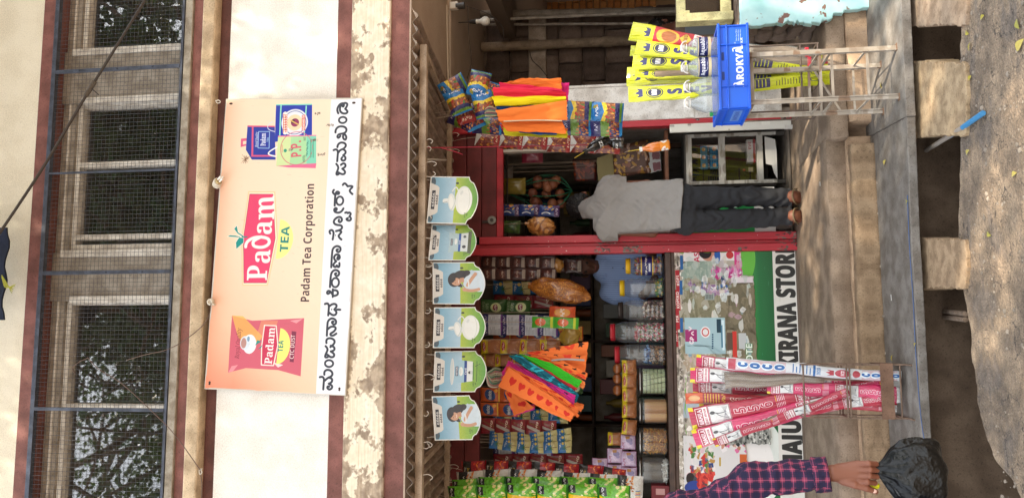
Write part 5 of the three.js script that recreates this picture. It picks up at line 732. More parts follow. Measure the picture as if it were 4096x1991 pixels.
  const g = thing('coconut_net', 'green net bag of brown onions hanging inside the dark doorway', 'net bag'), c = S(2190, 765, -0.45); for (let i = 0; i < 16; i++) { const p = c.clone().add(V(rr(-0.09, 0.09), rr(-0.13, 0.11), rr(-0.06, 0.06))); part(g, 'onion', new THREE.SphereGeometry(0.036, 14, 10), M(pick([0x8a5238, 0x9a6244, 0x774430]), 0.5), p); } for (let i = 0; i < 7; i++) part(g, 'net_strand', tube([V(c.x, 1.95, -0.45), c.clone().add(V(Math.cos(i) * 0.12, 0.04, Math.sin(i) * 0.09)), c.clone().add(V(Math.cos(i) * 0.1, -0.1, Math.sin(i) * 0.08)), c.clone().add(V(0, -0.18, 0))], 0.004, 20, 5), M(0x1f6a4a, 0.6)); settle(g);
}
// ================================================================ CLOTH BAG BUNDLES
function clothQuad(corners, s, fold = 0.008, thick = 0.003, nx = 14, ny = 10) {
  const [a, b, c, d] = corners, nrm = b.clone().sub(a).cross(d.clone().sub(a)).normalize(), pts = [], uv = [], idx = [], row = nx + 1, side = row * (ny + 1), lu = (a.distanceTo(b) + d.distanceTo(c)) / 2, lv = Math.max(0.08, (a.distanceTo(d) + b.distanceTo(c)) / 2); if (nrm.z < 0) nrm.negate();
  for (const f of [1, -1]) for (let j = 0; j <= ny; j++) for (let i = 0; i <= nx; i++) {
    const u = i / nx, v = j / ny, p = a.clone().lerp(b, u).lerp(d.clone().lerp(c, u), v);
    p.addScaledVector(nrm, fold * (Math.sin(v * 7 + s + u * 2) * 0.8 + n2(u * 2.5 + s, v * 3)) + f * thick / 2); p.addScaledVector(V(n2(u * 3 + s, v * 9), n2(u * 4 - s, v * 5), 0), 0.004); pts.push(p.x, p.y, p.z); uv.push(u * lu / 0.34, (1 - v) * lv / 0.34);
  }
  const tri = (f, q, w, e) => (f ? idx.push(q, e, w) : idx.push(q, w, e));
  for (let f = 0; f < 2; f++) for (let j = 0; j < ny; j++) for (let i = 0; i < nx; i++) { const q = f * side + j * row + i; tri(f, q, q + row, q + 1); tri(f, q + 1, q + row, q + row + 1); }
  const ring = []; for (let i = 0; i < nx; i++) ring.push(i); for (let j = 0; j < ny; j++) ring.push(j * row + nx); for (let i = nx; i > 0; i--) ring.push(ny * row + i); for (let j = ny; j > 0; j--) ring.push(j * row);
  for (let k = 0; k < ring.length; k++) { const q = ring[k], w = ring[(k + 1) % ring.length]; idx.push(q, w, q + side, w, w + side, q + side); }
  const g = new THREE.BufferGeometry(); g.setAttribute('position', new THREE.Float32BufferAttribute(pts, 3)); g.setAttribute('uv', new THREE.Float32BufferAttribute(uv, 2)); g.setIndex(idx); g.computeVertexNormals(); return g;
}
const weave = dataTex(128, 128, (u, v) => { const k = 128 + 60 * Math.sin(u * 201) * Math.sin(v * 201) + 40 * n2(u * 40, v * 40); return [k, k, k]; }, false);
const felt = (c, map) => new THREE.MeshStandardMaterial({ color: map ? 0xffffff : c, map: map ?? null, roughness: 0.95, bumpMap: weave, bumpScale: 0.0006 });
{
  const g = thing('cloth_bag_bundle', 'bundle of plain orange, pink and yellow cloth bags hanging by the doorway', 'bags'), k = 2.086, P2 = (a, b, z) => S(1600 + a / k, b / k, z);
  const sheets = [
    [0xd8267a, 0.86, [[1280, 690], [1412, 690], [1404, 850], [1290, 820]]], [0xe9762c, 0.9, [[830, 700], [1020, 652], [1348, 656], [1346, 752]], 1], [0xe9762c, 0.92, [[840, 690], [1345, 655], [1350, 770], [850, 730]]],
    [0xe0264e, 0.95, [[828, 688], [1342, 738], [1388, 800], [840, 790]]], [0xe22a42, 0.98, [[776, 722], [1388, 770], [1390, 826], [780, 822]]], [0xecd40e, 1.02, [[760, 802], [1386, 802], [1388, 850], [800, 882]]], [0xecd40e, 1.0, [[770, 820], [1388, 826], [1386, 868], [800, 890]]],
    [0x174f92, 0.97, [[798, 876], [1320, 846], [1320, 905], [808, 912]]], [0xd6cc24, 0.9, [[850, 1060], [1398, 1100], [1398, 1152], [880, 1132]]], [0xd83a2a, 0.87, [[826, 1030], [1000, 1080], [1000, 1125], [880, 1130]]], [0x174f92, 0.93, [[960, 1040], [1300, 1060], [1310, 1128], [1000, 1110]]],
    [0xe9762c, 1.01, [[828, 1000], [1352, 996], [1392, 1112], [890, 1094]]], [0xea7a30, 1.04, [[800, 918], [1392, 838], [1396, 1004], [830, 1012]]], [0xe9762c, 0.89, [[1330, 1040], [1398, 1070], [1394, 1118], [1340, 1112]]],
  ];
  sheets.forEach(([c, z, q], i) => part(g, 'bag', clothQuad(q.map(([a, b]) => P2(a, b, z)), i * 3.1, 0.006), felt(c)));
  part(g, 'piping', tube([[865, 1012], [1050, 1004], [1200, 1003], [1350, 1008]].map(([a, b]) => P2(a, b, 1.055)), 0.0035, 20, 5), M(0xcfc0a0, 0.9));
  for (let i = 0; i < 7; i++) { const s = P2(805, 905 + i * 10, 0.98); part(g, 'handle_cord', tube([s, P2(740 - i * 4, 890 + i * 13, 1.0), P2(690 + i * 3, 935 + i * 4, 0.98), P2(640, 930, 0.9 - i * 0.01)], 0.004, 16, 5), felt([0xb8a888, 0x8a5a68, 0x6a8a78][i % 3])); }
  const h = P2(640, 930, 0.9); part(g, 'string', rod(h, V(h.x, 2.17, 0.8), 0.003), M(0xb8a896, 0.8)); settle(g);
}
{
  const dots = (bg, fn) => canvas(256, 256, (x, w, h) => { x.fillStyle = bg; x.fillRect(0, 0, w, h); fn(x, w, h); }, true);
  const heart = (x, a, b, s, c) => { x.fillStyle = c; x.beginPath(); x.moveTo(a, b + s); x.bezierCurveTo(a - s * 1.5, b - s * 0.1, a - s * 0.7, b - s * 1.1, a, b - s * 0.35); x.bezierCurveTo(a + s * 0.7, b - s * 1.1, a + s * 1.5, b - s * 0.1, a, b + s); x.fill(); };
  const star = (x, a, b, s, c, n = 5) => { x.beginPath(); for (let i = 0; i < n * 2; i++) { const r = i % 2 ? s * 0.45 : s, t = i * Math.PI / n; x.lineTo(a + r * Math.cos(t), b + r * Math.sin(t)); } x.closePath(); x.fillStyle = c; x.fill(); };
  const hearts = felt(0, dots('#ee7a3a', (x) => { for (let j = 0; j < 4; j++) for (let i = 0; i < 6; i++) heart(x, 22 + i * 43 + (j % 2) * 20, 34 + j * 62, 17, '#cf2f24'); }));
  const flower = felt(0, dots('#ee7a3a', (x) => { for (let i = 0; i < 26; i++) { const a = 24 + (i % 6) * 44, b = 28 + Math.floor(i / 6) * 52; if (i % 3 === 0) for (let k = 0; k < 6; k++) disc(x, a + 12 * Math.cos(k * 1.05), b + 12 * Math.sin(k * 1.05), 8, '#e2452c'); else star(x, a, b, 15, i % 3 === 1 ? '#2c1a16' : '#5e2c1c'); } }));
  const teal = felt(0, dots('#15667a', (x, w) => { for (let i = 0; i < 12; i++) { x.beginPath(); x.arc(rr(0, w), rr(0, w), rr(20, 46), 0, 7); x.lineWidth = 12; x.strokeStyle = pick(['#1fa6bc', '#0e3f4c', '#39bcd0']); x.stroke(); } }));
  const pink = felt(0, dots('#c92a86', (x) => { for (let i = 0; i < 24; i++) star(x, 22 + (i % 6) * 42, 30 + Math.floor(i / 6) * 60, 15, pick(['#6a2a9a', '#2c1430', '#e0582c'])); }));
  const lilac2 = felt(0, dots('#b5305a', (x, w) => { for (let i = 0; i < 30; i++) disc(x, rr(0, w), rr(0, w), rr(7, 15), pick(['#5a2a8a', '#331a3a', '#d8442c'])); })), green = felt(0x36b524), red = felt(0xc92f3a), k = 1.5825;
  const g = thing('cloth_bag_bundle', 'bundle of printed heart and flower cloth bags hanging over the counter', 'bags'), P2 = (a, b, z) => S(1600 + a / k, 1200 + b / k, z);
  const sheets = [
    [hearts, 0.68, [[664, 578], [700, 552], [850, 680], [722, 732]]], [pink, 0.66, [[690, 650], [860, 660], [850, 695], [722, 735]]], [flower, 0.72, [[1060, 620], [1168, 664], [1126, 742], [1050, 700]]], [lilac2, 0.7, [[630, 470], [700, 430], [720, 520], [612, 540]]],
    [flower, 0.74, [[806, 332], [1194, 262], [1180, 390], [900, 372]]], [flower, 0.76, [[804, 334], [1180, 350], [1172, 478], [880, 372]]], [flower, 0.79, [[790, 345], [1000, 372], [1190, 462], [1176, 508]]], [felt(0xee8a4a), 0.8, [[790, 355], [1000, 420], [1176, 520], [1160, 560]]],
    [green, 0.82, [[748, 336], [960, 400], [1152, 512], [1122, 560]]], [green, 0.815, [[752, 350], [960, 430], [1146, 528], [1118, 562]]], [red, 0.83, [[722, 342], [940, 450], [1124, 560], [1100, 580]]], [lilac2, 0.825, [[730, 380], [940, 500], [1110, 580], [1105, 640]]],
    [teal, 0.85, [[680, 344], [900, 460], [1134, 600], [1116, 648]]], [teal, 0.845, [[684, 352], [760, 345], [1130, 590], [1120, 640]]], [pink, 0.87, [[690, 372], [900, 500], [1112, 602], [1102, 662]]], [pink, 0.865, [[640, 470], [690, 380], [1100, 640], [1080, 672]]],
    [hearts, 0.9, [[688, 420], [900, 520], [1124, 682], [1126, 742]]], [felt(0xee7a3a), 0.91, [[690, 440], [900, 570], [1120, 700], [1110, 735]]], [hearts, 0.93, [[688, 424], [1108, 716], [1078, 772], [622, 548]]],
  ];
  sheets.forEach(([m, z, q], i) => part(g, 'bag', clothQuad(q.map(([a, b]) => P2(a, b, z)), i * 2.3, 0.006), m));
  part(g, 'piping', tube([[960, 382], [1040, 374], [1168, 380]].map(([a, b]) => P2(a, b, 0.79)), 0.006, 14, 6), M(0xa8a4a0, 0.8));
  for (let i = 0; i < 12; i++) { const e = P2(640 + rr(-10, 10), 440 + i * 9, 0.86), o = P2(545, 462 + rr(-4, 4), 1.0); part(g, 'handle_cord', tube([o, P2(560 + rr(0, 16), 450 + i * 8, 0.98), P2(600, 430 + i * 11, 0.93), e], 0.004, 18, 5), felt([0xa8b8a4, 0x6a9a86, 0xb88a8a, 0xcfc8b8][i % 4])); }
  const o = P2(545, 462, 1.0); part(g, 'string', tube([o, V(o.x, o.y + 0.1, 1.2), V(o.x + 0.01, S(1700, 1480, 1.38).y - 0.02, 1.37)], 0.003, 10, 5), M(0x2c2620, 0.8)); settle(g);
}
// ================================================================ COUNTER: shelf board, poster-covered front, shop name strip
const PX = [-1.3, 0.572], PY = [-0.004, 0.792], pan = (px, py) => { const p = S(px, py, 0.002); return [(p.x - PX[0]) / (PX[1] - PX[0]) * 2048, (PY[1] - p.y) / (PY[1] - PY[0]) * 1024]; };
const q2 = (x, y) => [2300 + x * 0.4394, 950 + y * 0.4394], q3 = (x, y) => [2300 + x * 0.4394, 1441 + y * 0.4394];
{
  const board = canvas(2048, 1024, (x, w, h) => {
    x.fillStyle = '#ded9d0'; x.fillRect(0, 0, w, h);
    const A = pan(2745, 1000), B = pan(3090, 2000);
    const g0 = pan(2690, 1000)[1], g1 = pan(3092, 1010)[1], gb = pan(3118, 1860)[1];
    poly(x, [[0, 0], [w, 0], [w, g1], [0, gb]], '#2f8a3c'); // printed green banner, lighter towards the printed leaf shape
    const gr = x.createLinearGradient(0, g0 + 350, 0, g1); gr.addColorStop(0, '#7cc043'); gr.addColorStop(0.55, '#3d9a3e'); gr.addColorStop(0.75, '#0f6a34'); gr.addColorStop(1, '#0c5a2c'); x.fillStyle = gr; x.fillRect(0, 0, w, g1);
    disc(x, ...pan(2960, 1060), 190, '#63b83e', 120, 0.3); disc(x, ...pan(2990, 1840), 330, '#dfe3dc', 300); disc(x, ...pan(2960, 1860), 280, '#eeeae6', 270);
    // white strip with the name
    poly(x, [pan(3090, 990), pan(3124, 2010), [0, h], [w, h]].map((p) => p), '#dcd8d0'); x.fillStyle = '#dcd8d0'; x.fillRect(0, g1 + 14, w, h); poly(x, [[0, gb], [w, g1], [w, h], [0, h]], '#dcd8d0');
    const word = (s, a, b, hgt) => { const p = pan(...a), q = pan(...b), dx = q[0] - p[0], dy = q[1] - p[1]; text(x, s, (p[0] + q[0]) / 2, (p[1] + q[1]) / 2, hgt, { rot: Math.atan2(dy, dx), width: Math.hypot(dx, dy), tall: 1.22, fill: '#262522', stroke: '#262522', lw: 12 }); };
    word('STORES', [3146, 1190], [3140, 938], 160); word('KIRANA', [3158, 1476], [3147, 1212], 160); word('NATH', [3166, 1668], [3160, 1500], 160); word('MAJU', [3174, 1888], [3166, 1678], 160);
    for (let i = 0; i < 420; i++) { x.fillStyle = `rgba(${pick(['90,80,70', '60,60,50', '240,236,228'])},${rr(0.04, 0.16)})`; x.fillRect(rr(0, w), rr(0, h), rr(2, 50), rr(1, 6)); }
  });
  const g = thing('shop_counter', 'shop counter with dark wood shelf and green name board under torn posters', 'counter');
  const wood = MT(mottle(0x35231c, 0x4c362b, 9), 0.5, bumpy), shelfTop = 0.832;
  part(g, 'name_board', new THREE.PlaneGeometry(PX[1] - PX[0], PY[1] - PY[0]), new THREE.MeshPhysicalMaterial({ map: board, roughness: 0.5, bumpMap: bumpCoarse, bumpScale: 0.002 }), V((PX[0] + PX[1]) / 2, (PY[0] + PY[1]) / 2, 0.002));
  slab(g, 'front_panel', M(0x6a5a4a, 0.9), PX[0], PX[1], PY[0] + 0.006, PY[1], -0.03, 0.0);
  slab(g, 'shelf_board', wood, -1.6, 0.5735, shelfTop - 0.04, shelfTop, -0.46, 0.024, 0.006); slab(g, 'shelf_lip', wood, -1.6, 0.5735, shelfTop - 0.062, shelfTop - 0.0405, -0.02, 0.014, 0.004); slab(g, 'back_panel', wood, -1.6, 0.5735, 0.02, shelfTop - 0.041, -0.46, -0.44);
  slab(g, 'bottom_rail', M(0x6d5f52, 0.9, bumpy), PX[0], PX[1], -0.012, 0.012, -0.03, 0.014);
  // posters and paper scraps, one over the other, torn edges
  const scrapTex = canvas(2048, 1024, (x, w, h) => {
    x.fillStyle = '#b5ab9c'; x.fillRect(0, 0, w, h);
    const blot = (c, n, cols, r0, r1, sx = 1, sy = 1) => { for (let i = 0; i < n; i++) { const a = rr(c[0], c[2]), b = rr(c[1], c[3]); poly(x, Array.from({ length: 7 }, (_, k) => [a + rr(r0, r1) * sx * Math.cos(k * 0.9), b + rr(r0, r1) * sy * Math.sin(k * 0.9)]), pick(cols)); } for (let i = 0; i < n * 0.6; i++) { const a = rr(c[0], c[2]), b = rr(c[1], c[3]), l = rr(10, 60); x.globalAlpha = 0.55; poly(x, [[a, b], [a + l, b + rr(-8, 8)], [a + l * 0.8, b + rr(6, 26)], [a - rr(0, 8), b + rr(4, 20)]], pick(cols)); x.globalAlpha = 1; } };
    const R4 = (x0, y0, x1, y1) => { const a = pan(x0, y1), b = pan(x1, y0); return [a[0], a[1], b[0], b[1]]; };
    blot(R4(2690, 1010, 2740, 2000), 420, ['#cfc6ba', '#8d8376', '#e1dad0', '#5e564c', '#b3a898', '#d9c8c0', '#6f665c', '#efe9e0'], 4, 26); // band of scraped paper at the top
    blot(R4(2740, 1040, 2850, 1180), 160, ['#93a498', '#a3b0a3', '#869a8e', '#b4bdae'], 8, 50);
    blot(R4(2740, 1130, 2900, 1420), 240, ['#7f7b62', '#8c876b', '#989176', '#a8a290', '#77735a'], 10, 60);
    blot(R4(2900, 1140, 3020, 1440), 240, ['#736a54', '#7f755d', '#8b8068', '#6a624d'], 10, 60);
    blot(R4(2740, 1400, 2860, 1480), 120, ['#b09c84', '#bba890', '#a3907a', '#c8bcac'], 4, 22);
    // top: pink and white poster with a face
    const F4 = (x0, y0, x1, y1, c) => { const r = R4(x0, y0, x1, y1); x.fillStyle = c; x.fillRect(r[0], r[1], r[2] - r[0], r[3] - r[1]); };
    F4(2735, 1005, 2965, 1045, '#e9e4e2'); F4(2940, 1005, 2968, 1100, '#d8468a'); disc(x, ...pan(2835, 1015), 52, '#c98f78', 62); disc(x, ...pan(2822, 1012), 40, '#1c1618', 50); disc(x, ...pan(2870, 1022), 60, '#2a5fae', 24); text(x, 'ASI', ...pan(2788, 1022), 60, { fill: '#c9264e' }); disc(x, ...pan(2920, 1020), 26, '#c23a3a', 30); text(x, 'FRU', ...pan(2968, 1016), 46, { fill: '#e9f3e2' });
    blot(R4(2850, 1080, 2960, 1110), 60, ['#d65aa0', '#e89ac4', '#8a3a90', '#f0d8e6', '#b5307a'], 6, 26); disc(x, ...pan(2895, 1118), 34, '#23345e', 22); F4(2925, 1108, 3015, 1132, '#ddd2d6');
    blot(R4(2760, 1130, 2920, 1180), 40, ['#b79ab8', '#8a6a90', '#2f5f9a', '#e6e2e6', '#d8c8d2'], 5, 24); F4(2820, 1172, 2858, 1200, '#9aa39e'); for (let i = 0; i < 5; i++) F4(2824 + i * 6, 1178, 2827 + i * 6, 1196, '#5f6a66');
    for (let i = 0; i < 90; i++) { const a = pan(rr(2745, 3005), rr(1030, 1480)), w0 = rr(12, 70), h0 = rr(8, 40), n = 9; x.globalAlpha = rr(0.55, 0.95); poly(x, Array.from({ length: n }, (_, k) => [a[0] + w0 * rr(0.5, 1) * Math.cos(k / n * 6.28), a[1] + h0 * rr(0.4, 1) * Math.sin(k / n * 6.28)]), pick(['#dfe2de', '#cfd6d2', '#e8e6e2', '#b9c4bc', '#c3b9c4', '#d9cfc2', '#9fb0a4', '#8fb0c0', '#c79fb2'])); x.globalAlpha = 1; if (rnd() < 0.4) for (let k = 0; k < 3; k++) { x.fillStyle = 'rgba(60,66,80,.5)'; x.fillRect(a[0] - w0 * 0.4, a[1] - 8 + k * 8, w0 * rr(0.3, 0.8), 2.5); } }
    // red word strips
    for (const [a, b, s] of [[2712, 1200, 'KOPIKO'], [2712, 1122, 'KOPI'], [2710, 1275, 'PIK'], [2704, 1345, 'KOPI']]) { const c = pan(a, b); x.save(); x.translate(...c); x.rotate(-0.05); x.fillStyle = '#a8242e'; x.fillRect(-74, -18, 148, 36); text(x, s, 0, 0, 32, { fill: '#f1e6de' }); x.restore(); }
    for (const [a, b] of [[2728, 1050], [2726, 1150], [2728, 1300]]) { const c = pan(a, b); x.fillStyle = '#255f9c'; x.fillRect(c[0] - 50, c[1] - 14, 100, 24); }
    // light blue poster
    F4(2742, 1270, 2900, 1415, '#a6c3ca'); F4(2742, 1318, 2788, 1366, '#a0306e'); marks(x, 4, ...pan(2766, 1342), 58, { fill: '#f3dfe6', style: 'bold italic' }); disc(x, ...pan(2822, 1328), 40, '#e8e4e4'); disc(x, ...pan(2822, 1328), 30, '#c8423a'); disc(x, ...pan(2822, 1328), 22, '#e8e4e4'); F4(2868, 1276, 2884, 1330, '#1f3f4e'); for (let i = 0; i < 7; i++) F4(2848, 1335 + i * 9, 2854, 1341 + i * 9, '#234f6e'); F4(2890, 1280, 2896, 1400, '#d6eaf0'); F4(2886, 1300, 2890, 1390, '#4e7f98');
    // grey red print strips
    F4(2932, 1325, 2946, 1440, '#c8362c'); F4(2956, 1332, 2984, 1395, '#bcbfbf'); F4(2910, 1330, 2930, 1400, '#5f4a3c'); text(x, 'OTE', ...pan(2998, 1410), 70, { fill: '#e8efe4', stroke: '#3f7a3c', lw: 8 });
    // left half: posters behind the brooms
    F4(2740, 1745, 2990, 2010, '#d8d4d2'); blot(R4(2760, 1790, 2850, 1990), 70, ['#c23a34', '#2a3f7a', '#e6dcd8', '#b88a4a', '#4a7a3c', '#d8b9c0'], 8, 34); F4(2960, 1815, 2990, 1870, '#c8602c'); F4(2990, 1820, 2996, 1868, '#e0b84a'); for (let i = 0; i < 6; i++) disc(x, ...pan(2880, 1832 + i * 5), 10, '#b8962c', 7);
    blot(R4(2880, 1740, 2990, 1800), 30, ['#c98f78', '#b57a62', '#d86a9a', '#e8e2e2'], 8, 30); disc(x, ...pan(2775, 1915), 44, '#7a5a4a', 52); disc(x, ...pan(2762, 1912), 40, '#2a1f1c', 34); disc(x, ...pan(2800, 1930), 70, '#3f464c', 56); disc(x, ...pan(2780, 1950), 50, '#2a3f8a', 80); blot(R4(2790, 1890, 2850, 1950), 24, ['#c2302c', '#d84a3c', '#a02424'], 10, 28);
    F4(2900, 1710, 3085, 1775, '#8d8d86'); blot(R4(2900, 1710, 3085, 1775), 120, ['#2a2c2a', '#d9d9d2', '#5f625e', '#a5a69e'], 3, 18);
    F4(2735, 1610, 2870, 1670, '#aeb9c2');
  });
  const scrapM = new THREE.MeshStandardMaterial({ map: scrapTex, roughness: 0.75, bumpMap: bumpFine, bumpScale: 0.002 });
  const scraps = [ // torn outlines: corners in photo points
    [[2738, 1010], [2962, 1010], [2972, 1100], [3016, 1110], [3024, 1300], [3030, 1445], [2990, 1500], [2740, 1500]],
    [[2690, 1012], [2740, 1012], [2745, 1300], [2742, 1600], [2748, 2000], [2692, 2000]], [[2738, 1012], [2962, 1008], [2966, 1098], [2950, 1104], [2946, 1060], [2840, 1058], [2742, 1044]], [[2742, 1042], [2846, 1052], [2856, 1090], [2838, 1126], [2744, 1134]], [[2846, 1076], [2952, 1070], [2956, 1108], [2870, 1128], [2848, 1112]], [[2742, 1136], [2916, 1134], [2914, 1260], [2880, 1290], [2742, 1300]],
    [[2918, 1132], [3014, 1136], [3020, 1280], [3004, 1330], [2918, 1310]], [[2742, 1264], [2906, 1270], [2902, 1416], [2842, 1380], [2742, 1380]], [[2744, 1380], [2830, 1390], [2890, 1440], [2880, 1500], [2744, 1490]], [[2904, 1320], [2990, 1318], [3026, 1345], [3028, 1440], [2960, 1448], [2904, 1440]], [[2930, 1104], [3012, 1106], [3012, 1130], [2930, 1132]],
    [[2744, 1500], [2880, 1500], [2880, 1740], [2744, 1740]], [[2744, 1742], [2890, 1748], [2980, 1770], [2992, 1880], [2960, 1960], [2880, 2010], [2744, 2010]], [[2900, 1712], [3082, 1706], [3084, 1776], [2902, 1772]]];
  scraps.forEach((pts, i) => {
    const c = pts.map(([a, b]) => S(a, b, 0.002)), out = []; c.forEach((a, k) => { const b = c[(k + 1) % c.length], n = Math.max(2, Math.round(a.distanceTo(b) / 0.02)); for (let j = 0; j < n; j++) { const p = a.clone().lerp(b, j / n); out.push(new THREE.Vector2(p.x + 0.007 * n2(p.x * 50 + i, p.y * 50), Math.min(0.79, p.y + 0.007 * n2(p.y * 60, p.x * 60 + i)))); } });
    const sg = new THREE.ExtrudeGeometry(new THREE.Shape(out), { depth: 0.0012, bevelEnabled: false }), p = sg.attributes.position, uv = sg.attributes.uv; for (let k = 0; k < p.count; k++) uv.setXY(k, (p.getX(k) - PX[0]) / (PX[1] - PX[0]), (p.getY(k) - PY[0]) / (PY[1] - PY[0])); part(g, 'poster', sg, scrapM, V(0, 0, 0.0032 + i * 0.0014));
  });
  settle(g);
}
// ---------------- jars on the shelf
const SH = 0.832;
function contents(parent, r, y0, y1, n, size, mats, shape) {
  const byM = mats.map(() => []); for (let i = 0; i < n; i++) { const a = rr(0, 6.3), q = r * Math.sqrt(rnd()) * 0.97, g = shape === 'cube' ? new THREE.BoxGeometry(size, size * 0.7, size * 0.9) : shape === 'stick' ? new THREE.BoxGeometry(size * 0.35, (y1 - y0) * rr(0.9, 1), size * 0.35) : shape === 'shred' ? new THREE.BoxGeometry(size, size * 0.16, size * 0.2) : new THREE.OctahedronGeometry(size * 0.6, 0).scale(1, 0.6, 0.8); const yy = shape === 'stick' ? (y0 + y1) / 2 : rr(y0, y1); if (shape !== 'stick') g.rotateX(rr(0, 6)), g.rotateY(rr(0, 6)), g.rotateZ(rr(0, 6)); g.translate(q * Math.cos(a), yy, q * Math.sin(a)); byM[i % mats.length].push(g.index ? g.toNonIndexed() : g); }
  byM.forEach((l, i) => { const m = part(parent, 'contents', merge(l), mats[i]); m.userData.kind = 'stuff'; });
}
const sweet = (cs) => cs.map((c) => P(c, { roughness: 0.3, clearcoat: 0.5 }));
function jar(label, px, py0, py1, lidC, fill, o = {}) {
  const z = o.z ?? -0.12, q = RECT(2600, py0, 2655, py1, z + 0.05), r = q.w / 2 * 0.97, H = S(px, (py0 + py1) / 2, z + r * 0.5).y - SH, g = thing(o.name ?? 'plastic_jar', label, 'jar', 'jars along the counter shelf'), lidH = 0.034;
  const b = H - lidH, prof = [[0.001, 0.004], [r * 0.92, 0.004], [r, 0.016]], ribs = o.ribs ?? 4; for (let i = 0; i <= ribs * 4; i++) prof.push([r * (1 - (i % 4 === 2 ? 0.035 : 0)), 0.02 + (b * 0.78 - 0.02) * i / (ribs * 4)]); prof.push([r * 0.97, b * 0.84], [r * 0.84, b * 0.93], [r * 0.74, b * 0.97], [r * 0.74, b]);
  part(g, 'jar_body', lathe(prof, 32), clearPlastic); part(g, 'lid', lathe([[0.001, lidH], [r * 0.74, lidH], [r * 0.8, lidH * 0.85], [r * 0.82, 0], [0.001, 0]], 32), M(lidC, 0.4), V(0, b - 0.004, 0)); const lidG = part(g, 'lid_grip', new THREE.TorusGeometry(r * 0.815, 0.003, 6, 36).rotateX(Math.PI / 2), M(lidC, 0.45), V(0, b + 0.006, 0));
  fill(g, r * 0.9, b); if (o.label) { const l = part(g, 'label', new THREE.CylinderGeometry(r * 1.01, r * 1.01, b * 0.36, 36, 1, true), new THREE.MeshStandardMaterial({ map: o.label, roughness: 0.35 }), V(0, b * 0.5, 0)); l.rotation.y = -1.4; }
  g.position.set(q.cx, SH, z); return g;
}
jar('sweets jar with yellow lid and purple label beside the red door post', 2500, 1020, 1100, 0xe0b21c, (g, r, b) => contents(g, r, 0.02, b * 0.85, 420, 0.02, sweet([0x7a4a1c, 0x3a2a6a, 0xc8a23c, 0xb5362c]), 'candy'), { label: T.candy });
jar('nearly empty clear jar with yellow lid and green sweets at its bottom', 2476, 1108, 1190, 0xd8b414, (g, r, b) => contents(g, r, 0.012, b * 0.22, 110, 0.02, sweet([0x3a8a2c, 0xd8b43c, 0x1f6a3a]), 'candy'));
jar('clear ribbed jar with dark brown lid half full of wrapped toffees', 2470, 1196, 1282, 0x2a211e, (g, r, b) => contents(g, r, 0.012, b * 0.52, 260, 0.021, sweet([0x7a5a3c, 0xd8c6b0, 0xa8726a, 0x4a2c20]), 'candy'), { ribs: 7 });
jar('clear jar with red lid and pink wrapped sweets', 2438, 1284, 1372, 0xb01f2c, (g, r, b) => contents(g, r, 0.012, b * 0.6, 330, 0.02, sweet([0xc23a4a, 0xe08a94, 0x9aa87a, 0xd8d2c8]), 'candy'), { ribs: 8 });
jar('clear jar with red lid and brown sweets in blue wrappers', 2456, 1376, 1464, 0xb01f2c, (g, r, b) => { contents(g, r, 0.012, b * 0.34, 200, 0.02, sweet([0x8a5a30, 0xa87844, 0x5a3820]), 'candy'); contents(g, r, b * 0.32, b * 0.46, 70, 0.022, sweet([0x2a6ab0, 0x8ab0d8]), 'candy'); });
function glassJar(label, py0, py1, fill) {
  const z = -0.1, q = RECT(2560, py0, 2660, py1, z + 0.05), r = q.w / 2 * 0.98, H = S(2556, (py0 + py1) / 2, z).y - SH, g = thing('glass_jar', label, 'jar', 'wide glass jars on the counter shelf');
  part(g, 'jar_body', lathe([[0.001, 0.004], [r * 0.94, 0.004], [r, 0.014], [r, H * 0.82], [r * 0.96, H * 0.88], [r * 0.9, H * 0.9]], 36), clearPlastic); part(g, 'steel_lid', lathe([[0.001, H * 0.1], [r * 0.9, H * 0.1], [r * 0.99, H * 0.08], [r * 1.0, 0], [0.001, 0]], 36), M(0xa8a6a2, 0.3, { metalness: 0.95 }), V(0, H * 0.895, 0)); fill(g, r * 0.9, H * 0.85); g.position.set(q.cx, SH, z); return g;
}
glassJar('wide glass jar packed with pale green soap blocks', 1472, 1580, (g, r, h) => { const m = [M(0xa9b68a, 0.6), M(0x9aa87a, 0.6)]; for (let y = 0.012; y < h - 0.02; y += 0.024) for (let k = 0; k < 14; k++) { const a = k / 14 * 6.28 + y * 40; part(g, 'soap_block', rbox(0.036, 0.022, 0.03, 0.004), m[k % 2], V(r * 0.8 * Math.cos(a), y + 0.011, r * 0.8 * Math.sin(a))).rotation.y = -a; } });
glassJar('wide glass jar of long tan rusk sticks', 1592, 1698, (g, r, h) => { const m = [M(0xb5824a, 0.8, bumpy), M(0xa06c38, 0.8, bumpy), M(0xc2945c, 0.8, bumpy)]; for (let k = 0; k < 16; k++) { const a = k / 16 * 6.28; part(g, 'rusk_stick', rbox(0.03, h * 0.92, 0.022, 0.008), m[k % 3], V(r * 0.84 * Math.cos(a), h * 0.48, r * 0.84 * Math.sin(a))).rotation.y = -a + 1.57; } });
glassJar('wide glass jar of golden fried snack mix', 1712, 1822, (g, r, h) => contents(g, r * 1.02, 0.012, h * 0.95, 900, 0.026, [M(0xc07f1e, 0.6), M(0xa8661a, 0.6), M(0xd8a03c, 0.6)], 'shred'));
glassJar('wide glass jar almost empty with white lumps at its bottom', 1832, 1938, (g, r, h) => contents(g, r, 0.01, h * 0.2, 90, 0.03, [M(0xd9d7d0, 0.7), M(0xc2c0b8, 0.7)], 'candy'));
